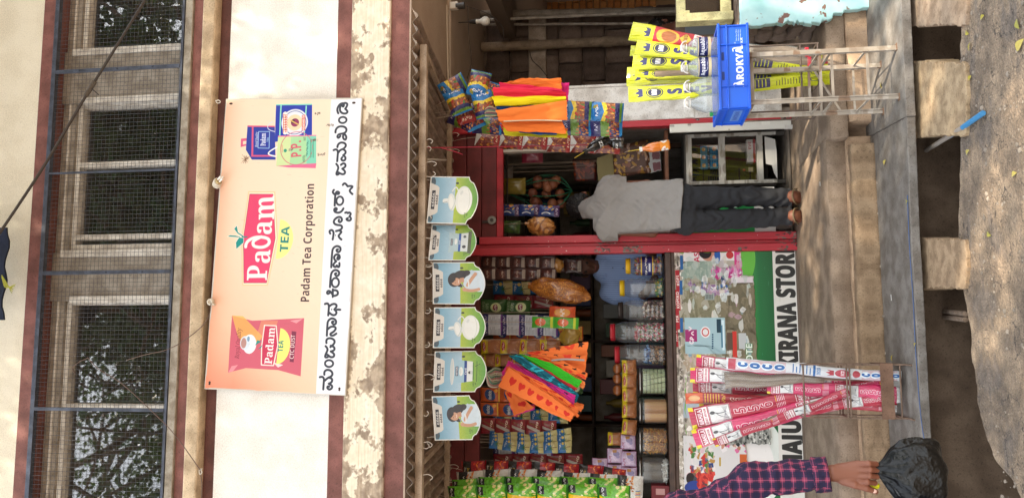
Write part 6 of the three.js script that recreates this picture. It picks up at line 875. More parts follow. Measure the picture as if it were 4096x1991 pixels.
{ const q = RECT(2592, 1942, 2664, 2010, -0.05), g = thing('red_carton', 'dark red carton with a pale picture at the end of the shelf', 'carton'); part(g, 'carton', rbox(q.w, q.h, 0.12, 0.003), M(0x6e1a22, 0.6), V(q.cx, SH + q.h / 2, -0.11)); part(g, 'picture_label', rbox(q.w * 0.36, q.h * 0.5, 0.002, 0.0005), M(0xb98a86, 0.6), V(q.cx + q.w * 0.15, SH + q.h / 2, -0.049)); settle(g); }
{ // cake packets piled on the jar lids
  const pile = (name, label, px, py, z, w, h, d, m, rot = 0) => { const c = S(px, py, z), o = part(scene, numbered(name), unitPackets[Math.floor(rnd() * 3)], m, c); o.scale.set(w, h, d); o.rotation.set(0, rr(-0.15, 0.15), rot); o.userData = { label, category: 'packet', group: 'packets on the jar lids' }; return o; };
  const rows = [[1470, 'yellow topped cake packet on the green soap jar nearest the sweets jars'], [1524, 'yellow topped cake packet on the green soap jar next to the rusk jar'], [1582, 'yellow topped cake packet on the lid between soap and rusk jars'], [1640, 'yellow topped cake packet on the rusk jar lid'], [1708, 'yellow topped cake packet tilted between rusk and snack jars']];
  rows.forEach(([py, l], i) => pile('cake_packet', l, 2518, py, -0.04, 0.1, 0.092, 0.03, F.cake, i === 4 ? -0.12 : rr(-0.05, 0.05)));
  pile('cake_packet', 'yellow topped cake packet standing on the snack jar pile', 2460, 1755, -0.06, 0.085, 0.09, 0.03, F.cake);
  const lil = [[2512, 1768], [2516, 1835], [2518, 1898], [2460, 1822], [2460, 1888], [2400, 1862]], names = ['lilac cake packet on the snack mix jar', 'lilac cake packet between snack mix and empty jars', 'lilac cake packet on the empty jar lid', 'upper lilac cake packet over the gap between jars', 'upper lilac cake packet beside the chips strips', 'topmost lilac cake packet of the pile'];
  lil.forEach(([a, b], i) => pile('lilac_cake_packet', names[i], a, b, -0.06, 0.1, 0.1, 0.026, F.lilac));
  const bn = thing('bun_packet', 'clear packet of three round brown buns on the soap jar', 'buns'); [[1475, 0], [1515, 1], [1560, 2]].forEach(([b]) => part(bn, 'bun', new THREE.SphereGeometry(0.036, 18, 14).scale(1, 0.85, 1), P(0x8a4f26, { roughness: 0.4, clearcoat: 0.8 }), S(2470, b, -0.1))); settle(bn);
}
// ================================================================ BROOMS, RACK, STEEL STAND, CRATE, WATER BOTTLES
// a broom in a printed sleeve from a (top) to b (foot); w = widths, t = thickness; print reads upright
function sleeveGeo(a, b, wa, wb, ta, tb, s = 0, seal = true, nl = 22, nc = 16) {
  const ax = b.clone().sub(a).normalize(), side = ax.clone().cross(V(0, 0, 1)).negate().normalize(), nrm = side.clone().cross(ax).normalize(), pts = [], uv = [], idx = []; if (nrm.z < 0) nrm.negate(); if (side.x < 0) side.negate();
  for (let i = 0; i <= nl; i++) {
    const t = i / nl, e = seal ? sstep(0, 0.07, t) * sstep(1, 0.96, t) : sstep(0, 0.02, t) * sstep(1, 0.98, t), w = mix(wa, wb, t) / 2 * (1 + 0.09 * n2(t * 6 + s, 1)), th = Math.max(0.0012, mix(ta, tb, t) / 2 * e), c = a.clone().lerp(b, t).addScaledVector(side, 0.007 * n2(t * 2.4 + s, 7));
    for (let k = 0; k <= nc; k++) { const f = k / nc * Math.PI * 2, cx = -Math.cos(f), cz = -Math.sin(f) , q = 1 + 0.13 * n3(cx * 2 + s, t * 9, cz * 2); const p = c.clone().addScaledVector(side, cx * w * (Math.abs(cx) > 0.9 ? 1 : q)).addScaledVector(nrm, -cz * th * q); pts.push(p.x, p.y, p.z); uv.push(f < Math.PI ? (cx + 1) / 2 : (cx + 1) / 2, 1 - t); }
  }
  for (let i = 0; i < nl; i++) for (let k = 0; k < nc; k++) { const q = i * (nc + 1) + k; idx.push(q, q + nc + 1, q + 1, q + 1, q + nc + 1, q + nc + 2); }
  const g = new THREE.BufferGeometry(); g.setAttribute('position', new THREE.Float32BufferAttribute(pts, 3)); g.setAttribute('uv', new THREE.Float32BufferAttribute(uv, 2)); g.setIndex(idx); g.computeVertexNormals();
  return g;
}
const figure = (x, a, b, w, h) => { x.fillStyle = '#e6e6e4'; x.fillRect(a, b, w, h); x.strokeStyle = '#8a2030'; x.lineWidth = 3; x.strokeRect(a + 3, b + 3, w - 6, h - 6); disc(x, a + w * 0.62, b + h * 0.18, w * 0.09, '#2a2426', w * 0.11); stroke(x, [[a + w * 0.6, b + h * 0.3], [a + w * 0.5, b + h * 0.52], [a + w * 0.58, b + h * 0.8]], 5, '#4a4a4e'); stroke(x, [[a + w * 0.6, b + h * 0.34], [a + w * 0.3, b + h * 0.5], [a + w * 0.2, b + h * 0.85]], 4, '#6a6a6e'); for (let i = 0; i < 6; i++) stroke(x, [[a + w * 0.1, b + h * (0.6 + i * 0.06)], [a + w * 0.9, b + h * (0.9 - i * 0.05)]], 1.5, '#8a8a8e'); };
const broomTex = {
  mahila: (bg, num) => canvas(128, 1024, (x, w, h) => {
    x.fillStyle = bg; x.fillRect(0, 0, w, h); x.fillStyle = '#e8d21c'; x.fillRect(0, 0, 24, 26); x.fillRect(104, 0, 24, 26);
    for (const oy of [0, 500]) { x.fillStyle = '#f2ece8'; x.fillRect(8, 34 + oy, 112, 62); x.fillStyle = '#a81a34'; x.fillRect(11, 37 + oy, 106, 34); text(x, 'MAHILA', 64, 55 + oy, 32, { fill: '#fff', width: 98 }); text(x, 'GRASS BROOM', 64, 84 + oy, 16, { fill: '#a81a34', width: 98 }); figure(x, 6, 100 + oy, 116, 110); }
    [0, 1, 2].forEach((k) => { text(x, num[k], 64, 258 + k * 66, 78, { fill: bg, stroke: '#f6e8ea', lw: 6 }); text(x, num[k], 64, 752 + k * 62, 74, { fill: bg, stroke: '#f6e8ea', lw: 6 }); });
    for (const oy of [438, 936]) { x.fillStyle = 'rgba(246,232,234,.9)'; for (let i = 0; i < 6; i++) x.fillRect(14, oy + i * 8, 46, 3); for (let i = 0; i < 6; i++) { x.fillStyle = i === 0 ? '#e8b21c' : 'rgba(246,232,234,.9)'; x.fillRect(70, oy + i * 8, 46, 3); } } x.fillStyle = '#d9d9d6'; x.fillRect(0, 990, w, 34);
  }),
  coco: canvas(128, 1024, (x, w, h) => {
    x.fillStyle = '#dfe2e6'; x.fillRect(0, 0, w, h); for (const oy of [40, 800]) { for (let i = 0; i < 13; i++) { x.fillStyle = '#c8586a'; x.fillRect(6 + i * 9, oy, 3, oy > 100 ? 200 : 320); } } x.fillStyle = '#b8364a'; x.fillRect(8, 12, 112, 46);
    ['C', 'O', 'C', 'O'].forEach((c, k) => { disc(x, 64, 100 + k * 74, 42, '#e6f0f6', 36); text(x, c, 64, 102 + k * 74, 70, { fill: '#1764ae', stroke: '#1764ae', lw: 10 }); }); x.fillStyle = '#1f6ab0'; for (let i = 0; i < 6; i++) x.fillRect(14, 400 + i * 20, i % 2 ? 70 : 100, 6); x.fillRect(0, 520, w, 14); text(x, 'INDIA', 64, 552, 30, { fill: '#1f6ab0' });
    poly(x, [[36, 640], [30, 600], [48, 618], [64, 592], [80, 618], [98, 600], [92, 640]], '#b8364a'); disc(x, 64, 690, 44, '#c23a50'); text(x, 'NCO', 64, 690, 28, { fill: '#fff' }); disc(x, 64, 768, 40, '#b8364a', 22); ['C', 'O', 'C', 'O'].forEach((c, k) => { disc(x, 64, 820 + k * 56, 40, '#e6f0f6', 28); text(x, c, 64, 822 + k * 56, 56, { fill: '#1764ae', stroke: '#1764ae', lw: 8 }); });
  }),
  ccc: canvas(128, 1024, (x, w, h) => { x.fillStyle = '#a81c26'; x.fillRect(0, 0, w, h); x.fillStyle = '#d8561c'; x.fillRect(0, 0, w, 90); disc(x, 64, 46, 34, '#e8b27a', 30); for (let i = 0; i < 6; i++) { x.fillStyle = '#e8b83c'; x.fillRect(12, 100 + i * 14, 104, 5); } marks(x, 7, 64, 196, 30, { fill: '#e8d23c', style: 'italic' }); ['6', 'C', 'C'].forEach((c, k) => text(x, c, 64, 270 + k * 84, 100, { fill: '#a81c26', stroke: '#f1dcc8', lw: 7 })); x.fillStyle = '#3a3a1c'; x.fillRect(0, 480, w, 60); snackMix(x, 10, 485, 118, 535, 20, ['#d8b83c', '#3f7a34', '#c84a2c', '#e6dcc8']); x.fillStyle = '#23408a'; x.fillRect(20, 560, 88, 36); marks(x, 3, 64, 620, 40, { fill: '#e8d23c' }); ['6', 'C', 'C'].forEach((c, k) => text(x, c, 64, 720 + k * 84, 100, { fill: '#a81c26', stroke: '#f1dcc8', lw: 7 })); }),
  seva: canvas(128, 1024, (x, w, h) => { x.fillStyle = '#cfd413'; x.fillRect(0, 0, w, h); poly(x, [[34, 78], [28, 44], [48, 58], [64, 34], [80, 58], [100, 44], [94, 78]], '#20205e'); disc(x, 64, 140, 46, '#1a1c3e', 46); disc(x, 64, 140, 40, '#cfd413', 40); disc(x, 64, 140, 36, '#1a1c3e', 36); text(x, 'MM', 64, 138, 40, { fill: '#fff', width: 56 }); ['S', 'E', 'V', 'A'].forEach((c, k) => { text(x, c, 64, 246 + k * 88, 96, { fill: '#20205e', stroke: '#20205e', lw: 8 }); }); x.fillStyle = '#20205e'; x.fillRect(18, 640, 92, 90); for (let i = 0; i < 4; i++) { x.fillStyle = '#cfd413'; x.fillRect(26, 652 + i * 18, 76, 5); } for (let i = 0; i < 10; i++) { x.fillStyle = '#5a5a2a'; x.fillRect(24, 760 + i * 14, rr(40, 80), 4); } disc(x, 64, 950, 26, '#20205e'); disc(x, 64, 950, 21, '#cfd413'); }),
  handi: canvas(128, 1024, (x, w, h) => { x.fillStyle = '#c2263a'; x.fillRect(0, 0, w, h); x.fillStyle = '#d2d61c'; x.fillRect(0, 0, w, 130); poly(x, [[40, 110], [34, 80], [52, 92], [64, 72], [76, 92], [94, 80], [88, 110]], '#20205e'); disc(x, 64, 206, 56, '#e0b23c', 62); disc(x, 64, 212, 40, '#a8622c', 40); poly(x, [[64, 268], [110, 300], [64, 332], [18, 300]], '#e8c23c'); text(x, 'HANDI', 64, 300, 26, { fill: '#7a1a24', width: 90 }); x.fillStyle = '#f3eee8'; x.fillRect(10, 340, 108, 54); text(x, 'LOCAL', 64, 368, 48, { fill: '#b8203a', width: 98 }); for (let i = 0; i < 12; i++) { x.fillStyle = 'rgba(250,230,230,.7)'; x.fillRect(16, 410 + i * 12, rr(60, 96), 4); } x.fillStyle = '#cfd2d4'; x.fillRect(0, 570, w, 110); disc(x, 40, 620, 20, '#8a8d90'); disc(x, 88, 620, 20, '#8a8d90'); }),
};
const BM = { m1: foil(broomTex.mahila('#d22a62', '555')), m2: foil(broomTex.mahila('#b81e3e', '556')), coco: foil(broomTex.coco), ccc: foil(broomTex.ccc), seva: foil(broomTex.seva), handi: foil(broomTex.handi) };
const strawM = MT(canvas(128, 256, (x, w, h) => { x.fillStyle = '#7d6a58'; x.fillRect(0, 0, w, h); for (let i = 0; i < 300; i++) { const a = rr(0, w); stroke(x, [[a, 0], [a + rr(-8, 8), h]], rr(0.5, 2), pick(['#9a8670', '#5f4e40', '#b8a58e', '#6e5c4c'])); } }), 0.6);
function broom(label, m, pts, wa, wb, zt, zb, o = {}) {
  const g = thing(o.name ?? 'packed_broom', label, 'broom', o.group), a = S(pts[0], pts[1], zt), b = S(pts[2], pts[3], zb);
  part(g, 'printed_sleeve', sleeveGeo(a, b, wa, wb, o.ta ?? wa * 0.55, o.tb ?? wb * 0.8, pts[1]), m);
  const ax = b.clone().sub(a).normalize(); part(g, 'broom_head', sleeveGeo(a.clone().addScaledVector(ax, 0.015), b.clone().addScaledVector(ax, -0.03), wa * 0.82, wb * 0.7, (o.ta ?? wa * 0.55) * 0.7, wb * 0.5, pts[1] + 5, false, 8, 10), strawM);
  return settle(g);
}
const rackG = 'packed brooms in the wire rack', standG = 'yellow packed brooms behind the crate';
broom('pink packed broom with woman print standing behind the white and blue broom', BM.m1, [2786, 1446, 3596, 1520], 0.075, 0.05, 1.0, 1.2, { group: rackG });
broom('pink packed broom standing highest but one beside the red lettered broom', BM.m1, [2762, 1498, 3598, 1545], 0.078, 0.05, 1.03, 1.21, { group: rackG });
broom('dark pink packed broom half hidden between its neighbours', BM.m2, [2772, 1550, 3598, 1565], 0.07, 0.045, 0.98, 1.17, { group: rackG });
broom('red packed broom with large outlined lettering standing highest', BM.ccc, [2743, 1594, 3590, 1600], 0.056, 0.05, 1.04, 1.19, { group: rackG });
broom('wide dark red packed broom leaning left with white number print', BM.m2, [2762, 1676, 3600, 1505], 0.11, 0.05, 1.07, 1.24, { group: rackG });
broom('wide pink packed broom leaning farthest left', BM.m1, [2778, 1758, 3598, 1520], 0.1, 0.05, 1.09, 1.255, { group: rackG });
broom('slim dark red packed broom crossing in front of the leaning ones', BM.m2, [2856, 1770, 3420, 1560], 0.045, 0.04, 1.13, 1.28, { group: rackG });
broom('short pink packed broom standing low in the wire rack', BM.m1, [3070, 1548, 3606, 1578], 0.06, 0.075, 1.16, 1.275, { group: rackG });
broom('dark red packed broom lying low at the left of the wire rack', BM.m2, [3150, 1648, 3590, 1580], 0.05, 0.07, 1.17, 1.27, { group: rackG });
broom('pink packed broom tucked behind the wide leaning one', BM.m1, [2800, 1640, 3596, 1590], 0.07, 0.05, 1.0, 1.16, { group: rackG });
broom('dark red packed broom standing between the pink and the lettered broom', BM.m2, [2800, 1572, 3590, 1625], 0.06, 0.05, 0.97, 1.17, { group: rackG });
broom('pink packed broom crossing low behind the paper strip', BM.m1, [2900, 1720, 3596, 1555], 0.07, 0.05, 1.05, 1.22, { group: rackG });
broom('white packed broom with blue stacked lettering foremost in the wire rack', BM.coco, [2906, 1452, 3608, 1508], 0.06, 0.048, 1.2, 1.29, { group: rackG });
{ const g = thing('bare_broom', 'brown stick broom in clear film beside the white and blue broom', 'broom'); const a = S(2900, 1522, 1.14), b = S(3300, 1512, 1.22); part(g, 'broom_head', sleeveGeo(a, b, 0.085, 0.03, 0.04, 0.025, 4, false), strawM); part(g, 'clear_film', sleeveGeo(a.clone().add(V(0, 0.012, 0)), b, 0.095, 0.034, 0.05, 0.03, 4, false), filmClear); part(g, 'broom_handle', rod(b.clone().lerp(a, 0.1), S(3590, 1520, 1.24), 0.009, 8), strawM); settle(g); }
{ // the wire rack
  const w = MT(mottle(0x5f4a3e, 0x7c6656, 9), 0.75), g = thing('wire_rack', 'rusty wire rack with a brown paper strip holding the packed brooms', 'rack'), Y0 = -0.22, T0 = S(3215, 1560, 1.29).y;
  const xs = [S(3500, 1672, 1.3).x, S(3500, 1458, 1.3).x], zs = [1.15, 1.305]; const rodp = (n, a, b, r = 0.0042) => part(g, n, uvm(rod(a, b, r, 7)), w);
  for (const x of xs) for (const z of zs) rodp('upright', V(x, Y0, z), V(x, T0, z)); for (const y of [T0, S(3402, 1560, 1.3).y, S(3390, 1560, 1.3).y, S(3605, 1560, 1.3).y]) { for (const z of zs) rodp('cross_wire', V(xs[0], y, z), V(xs[1], y, z)); for (const x of xs) rodp('side_wire', V(x, y, zs[0]), V(x, y, zs[1])); }
  for (const x of xs) rodp('foot_wire', V(x, Y0 + 0.004, zs[0] - 0.04), V(x, Y0 + 0.004, zs[1] + 0.08));
  const q = RECT(3526, 1460, 3578, 1672, 1.31); slab(g, 'paper_strip', MT(mottle(0x6e5242, 0x80624f, 7), 0.85, bumpy), xs[0] - 0.004, xs[1] + 0.006, q.b, q.t, 1.31, 1.313); slab(g, 'paper_side', MT(mottle(0x6e5242, 0x80624f, 7), 0.85, bumpy), xs[1] + 0.0045, xs[1] + 0.007, q.b, q.t, 1.15, 1.3095); settle(g);
}
{ // steel stand, flaking white paint over rust
  const paint = MT(canvas(128, 512, (x, w, h) => { x.fillStyle = '#9f9486'; x.fillRect(0, 0, w, h); for (let i = 0; i < 260; i++) disc(x, rr(0, w), rr(0, h), rr(2, 12), pick(['rgba(186,178,166,.6)', 'rgba(140,128,114,.6)', 'rgba(112,78,54,.6)', 'rgba(128,112,96,.5)']), rr(3, 18)); }, true), 0.7, bumpy), g = thing('steel_stand', 'tall narrow steel stand with flaking paint carrying the blue crate', 'stand');
  const Y0 = -0.215, x0 = 1.142, x1 = 1.385, z0 = 1.17, z1 = 1.42, T0 = S(2998, 280, z1).y;
  const legs = [[x1, z1], [x0, z1], [x1, z0], [x0, z0]]; for (const [x, z] of legs) { part(g, 'leg', bar(V(x, Y0, z), V(x, T0, z), 0.0165, 0.006), paint); part(g, 'leg', bar(V(x + (x > 1.2 ? -0.012 : 0.012), Y0 + 0.001, z - 0.004), V(x + (x > 1.2 ? -0.012 : 0.012), T0 - 0.001, z - 0.004), 0.006, 0.024), paint); part(g, 'foot_plate', rbox(0.035, 0.006, 0.03, 0.002), rust, V(x, Y0 - 0.001, z)); }
  const lev = (a) => S(a, 280, z1).y; for (const [y, r] of [[lev(3285), 0.012], [lev(3332), 0.012], [lev(3475), 0.011], [T0 - 0.012, 0.02]]) { for (const z of [z0, z1]) part(g, 'cross_bar', bar(V(x0 + 0.014, y, z - 0.008), V(x1 - 0.014, y, z - 0.008), r, 0.006), paint); for (const x of [x0, x1]) part(g, 'side_bar', bar(V(x, y - 0.001, z0 + 0.006), V(x, y - 0.001, z1 - 0.012), 0.006, r), paint); }
  part(g, 'brace', bar(V(x1, lev(3300), z0), V(x0, lev(3420), z0 - 0.006), 0.01, 0.005), paint); part(g, 'shelf_plate', rbox(x1 - x0 + 0.03, 0.004, z1 - z0 + 0.02, 0.001), paint, V((x0 + x1) / 2, T0 + 0.002, (z0 + z1) / 2));
  // ring holder behind for the brooms
  const wr = MT(mottle(0x5a4a40, 0x74645a, 8), 0.7); const hx = [1.17, 1.52], hz = [0.98, 1.15]; for (const y of [lev(3010), lev(3255), lev(3330)]) { for (const z of hz) part(g, 'holder_wire', rod(V(hx[0], y, z), V(hx[1], y, z), 0.005), wr); for (const x of hx) part(g, 'holder_wire', rod(V(x, y, hz[0]), V(x, y, hz[1]), 0.005), wr); } for (const x of hx) for (const z of hz) part(g, 'holder_upright', rod(V(x, lev(3335), z), V(x, lev(3000), z), 0.0045), wr); for (const y of [lev(3330)]) for (let i = 1; i < 5; i++) part(g, 'holder_floor_wire', rod(V(mix(hx[0], hx[1], i / 5), y, hz[0]), V(mix(hx[0], hx[1], i / 5), y, z0), 0.004), wr);
  settle(g);
  // crate
  const blue = P(0x1259d2, { roughness: 0.35 }), cw = 0.405, cd = 0.3, ch = 0.148, cz1 = 1.47, c = thing('blue_crate', 'bright blue plastic milk crate with white lettering on the steel stand', 'crate');
  const q = RECT(2885, 108, 2995, 425, cz1), cx = q.cx, by = T0 + 0.0045;
  const front = canvas(1024, 416, (x, w, h) => { x.fillStyle = '#1a62d8'; x.fillRect(0, 0, w, h); for (let i = 0; i < 160; i++) stroke(x, [[rr(0, w), rr(0, h)], [rr(0, w), rr(0, h)]].map((p, k, a) => (k ? [a[0][0] + rr(-60, 60), a[0][1] + rr(-10, 10)] : p)), 1, 'rgba(200,220,255,.18)'); text(x, 'AROKYA', 505, 240, 190, { fill: '#f2f5fa', width: 500, stroke: '#f2f5fa', lw: 6 }); stroke(x, [[262, 120], [292, 104], [304, 150], [280, 300]], 16, '#f2f5fa'); stroke(x, [[706, 120], [736, 104], [746, 150], [752, 300]], 16, '#f2f5fa'); text(x, 'MILK', 812, 290, 50, { fill: '#f2f5fa' }); text(x, '®', 800, 160, 46, { fill: '#f2f5fa', style: 'normal' }); for (let i = 0; i < 3; i++) marks(x, 12, 906, 190 + i * 40, 22, { fill: '#e6ecf6', width: 150 }); });
  const side = canvas(512, 280, (x, w, h) => { x.fillStyle = '#1a62d8'; x.fillRect(0, 0, w, h); x.strokeStyle = '#8fb2ea'; x.lineWidth = 6; x.fillStyle = '#5f8ad8'; x.fillRect(90, 90, 330, 110); x.strokeRect(90, 90, 330, 110); text(x, 'HATSUN', 256, 146, 80, { fill: '#1a3f9a', width: 280 }); });
  const flare = 0.014, wallG = (w, h) => new THREE.PlaneGeometry(w, h);
  slab(c, 'base', blue, cx - cw / 2, cx + cw / 2, by, by + 0.006, cz1 - cd, cz1); slab(c, 'front_wall', blue, cx - cw / 2, cx + cw / 2, by + 0.006, by + ch, cz1 - 0.005, cz1 - 0.001); slab(c, 'rear_wall', blue, cx - cw / 2, cx + cw / 2, by + 0.006, by + ch, cz1 - cd, cz1 - cd + 0.005); slab(c, 'side_wall', blue, cx - cw / 2, cx - cw / 2 + 0.005, by + 0.006, by + ch, cz1 - cd + 0.005, cz1 - 0.005); slab(c, 'side_wall', blue, cx + cw / 2 - 0.005, cx + cw / 2, by + 0.006, by + ch, cz1 - cd + 0.005, cz1 - 0.005);
  part(c, 'front_print', wallG(cw - 0.002, ch * 0.68), new THREE.MeshPhysicalMaterial({ map: front, roughness: 0.38 }), V(cx, by + ch * 0.36, cz1)); const sp = part(c, 'side_print', wallG(cd - 0.02, ch * 0.66), new THREE.MeshPhysicalMaterial({ map: side, roughness: 0.38 }), V(cx - cw / 2 - 0.001, by + ch * 0.36, cz1 - cd / 2)); sp.rotation.y = -Math.PI / 2;
  for (const [y, hh, e] of [[by + ch - 0.006, 0.012, 0.012], [by + ch * 0.7, 0.007, 0.008], [by + 0.006, 0.012, 0.01]]) { slab(c, 'rim', blue, cx - cw / 2 - e, cx + cw / 2 + e, y - hh / 2, y + hh / 2, cz1, cz1 + e, 0.002); slab(c, 'rim', blue, cx - cw / 2 - e, cx + cw / 2 + e, y - hh / 2, y + hh / 2, cz1 - cd - e, cz1 - cd, 0.002); for (const s of [-1, 1]) slab(c, 'rim', blue, cx + s * cw / 2 + (s < 0 ? -e : 0), cx + s * cw / 2 + (s < 0 ? 0 : e), y - hh / 2, y + hh / 2, cz1 - cd, cz1, 0.002); }
  for (const k of [-0.5, -0.24, 0.27, 0.5]) slab(c, 'rib', blue, cx + k * cw - 0.003, cx + k * cw + 0.003, by + 0.012, by + ch - 0.012, cz1, cz1 + 0.008, 0.001); for (const k of [0.02, 0.98]) slab(c, 'rib', blue, cx - cw / 2 - 0.008, cx - cw / 2, by + 0.012, by + ch - 0.012, cz1 - k * cd - 0.003, cz1 - k * cd + 0.003, 0.001);
  for (const k of [-0.11, 0.13]) slab(c, 'grip_slot', M(0x0a2a6a, 0.6), cx + k * cw - 0.02, cx + k * cw + 0.02, by + ch * 0.8, by + ch * 0.88, cz1, cz1 + 0.0015, 0.0005); settle(c);
  // big water bottles in the crate
  const aq = canvas(512, 128, (x, w, h) => { x.fillStyle = '#17205e'; x.fillRect(0, 0, w, h); x.fillStyle = '#d8c79a'; x.fillRect(0, 0, w, 8); x.fillRect(0, 100, w, 28); for (const k of [0, 1]) { text(x, 'Aquablue', 128 + k * 256, 46, 58, { fill: '#f4f6fa', width: 200 }); x.fillStyle = '#f4f4f0'; x.fillRect(236 + k * 256, 0, 20, h); marks(x, 8, 118 + k * 256, 88, 18, { fill: '#d8dcec' }); } }, true);
  const bot = [[210, 'clear water bottle with blue label at the end of the crate beside the panel', 1], [295, 'clear water bottle with blue label in the middle of the crate', 1], [362, 'clear unlabelled water bottle beside the labelled ones in the crate', 0], [418, 'clear unlabelled water bottle at the doorway end of the crate', 0]];
  bot.forEach(([py, label, lab], i) => {
    const g = thing('water_bottle', label, 'bottle', 'water bottles in the blue crate'), r = 0.0475, z = cz1 - 0.085, x = cx + [0.135, 0.032, -0.066, -0.15][i], H = lab ? 0.298 : 0.288;
    const prof = [[0.001, 0.002], [r * 0.8, 0.002], [r, 0.02]]; for (let k = 0; k <= 12; k++) prof.push([r * (k % 2 && !lab ? 0.95 : 1), 0.03 + k * 0.0135]); prof.push(...(lab ? [[r, 0.225], [r * 0.95, 0.24], [r * 0.72, 0.262], [r * 0.36, 0.276], [r * 0.28, 0.28], [r * 0.28, H]] : [[r, 0.2], [r * 0.8, 0.228], [r * 0.46, 0.258], [r * 0.3, 0.27], [r * 0.28, H]]));
    part(g, 'bottle_body', lathe(prof, 32), bottlePlastic); part(g, 'cap', lathe([[0.001, 0.022], [r * 0.33, 0.022], [r * 0.36, 0.018], [r * 0.36, 0], [0.001, 0]], 24), M(0xeceae4, 0.4), V(0, H - 0.008, 0)); part(g, 'neck_ring', new THREE.TorusGeometry(r * 0.36, 0.0025, 6, 24).rotateX(Math.PI / 2), M(0xeceae4, 0.4), V(0, H - 0.016, 0)); part(g, 'carry_handle', new THREE.TorusGeometry(0.03, 0.0032, 6, 24, Math.PI).rotateX(0.4), M(0xeceae4, 0.4), V(0.002, H - 0.018, 0.006)).rotation.z = 0.08;
    if (lab) { const l = part(g, 'label', new THREE.CylinderGeometry(r * 1.02, r * 1.02, 0.062, 40, 1, true), new THREE.MeshStandardMaterial({ map: aq, roughness: 0.35 }), V(0, 0.198, 0)); l.rotation.y = -1.6; } g.position.set(x, by + 0.0065, z);
  });
  const sb = thing('soda_bottle', 'small green capped soda bottle lying in the crate corner', 'bottle'), sc = S(2850, 485, cz1 - 0.2); part(sb, 'bottle_body', lathe([[0.001, 0], [0.026, 0], [0.028, 0.02], [0.028, 0.1], [0.012, 0.14], [0.012, 0.15]], 20), P(0xffffff, { transmission: 0.9, thickness: 0, roughness: 0.1, color: 0xbfe0d0 }), V(cx - cw / 2 + 0.036, by + 0.007, cz1 - 0.22)); part(sb, 'cap', new THREE.CylinderGeometry(0.014, 0.014, 0.016, 16), M(0x1f9a4a, 0.4), V(cx - cw / 2 + 0.036, by + 0.163, cz1 - 0.22)); part(sb, 'label', new THREE.CylinderGeometry(0.0285, 0.0285, 0.045, 20, 1, true), M(0x2a6ab8, 0.4), V(cx - cw / 2 + 0.036, by + 0.07, cz1 - 0.22)); settle(sb);
}
broom('red and yellow packed broom leaning highest behind the labelled bottles', BM.handi, [2524, 122, 3310, 262], 0.11, 0.05, 0.95, 1.05, { group: standG });
broom('yellow packed broom foremost behind the middle water bottle', BM.seva, [2545, 186, 3318, 300], 0.085, 0.06, 1.05, 1.09, { group: standG });
broom('yellow packed broom beside the foremost one behind the crate', BM.seva, [2532, 246, 3312, 280], 0.08, 0.055, 1.02, 1.07, { group: standG });
broom('yellow packed broom with a brown taped edge behind the crate', BM.seva, [2540, 290, 3318, 320], 0.05, 0.05, 0.99, 1.1, { group: standG });
broom('yellow packed broom leaning toward the doorway behind the crate', BM.seva, [2514, 380, 3320, 318], 0.085, 0.06, 1.06, 1.12, { group: standG });
broom('yellow packed broom farthest back with its end turned away', BM.seva, [2508, 305, 3300, 285], 0.11, 0.05, 0.9, 1.0, { group: standG });
broom('yellow packed broom end sticking up behind the red one', BM.seva, [2522, 205, 3290, 235], 0.06, 0.05, 0.9, 1.0, { group: standG });
{ const g = thing('taped_stick', 'brown taped stick standing between the yellow brooms', 'stick'); part(g, 'stick', sleeveGeo(S(2620, 292, 1.1), S(3200, 275, 1.1), 0.03, 0.03, 0.022, 0.022, 3, false), MT(mottle(0x7a6250, 0x94806a, 8), 0.6)); settle(g); }
for (const [i, [a, b, c, d]] of [[2990, 200, 3280, 215], [3000, 240, 3290, 252]].entries()) { const g = thing('film_packed_broom', ['clear film packed broom hanging head down behind the outer stand leg', 'clear film packed broom hanging head down between the stand legs'][i], 'broom', 'film packed brooms under the crate'), A = S(a, b, 1.08), B = S(c, d, 1.08); part(g, 'broom_head', sleeveGeo(A, B, 0.07, 0.05, 0.04, 0.03, i + 3, false), strawM); part(g, 'clear_film', sleeveGeo(A.clone().add(V(0, 0.004, 0)), B.clone().add(V(0, -0.012, 0)), 0.078, 0.058, 0.05, 0.04, i + 3, false), filmClear); part(g, 'red_band', rbox(0.052, 0.02, 0.04, 0.004), M(0xc2283c, 0.5), A.clone().lerp(B, 0.82)); settle(g); }
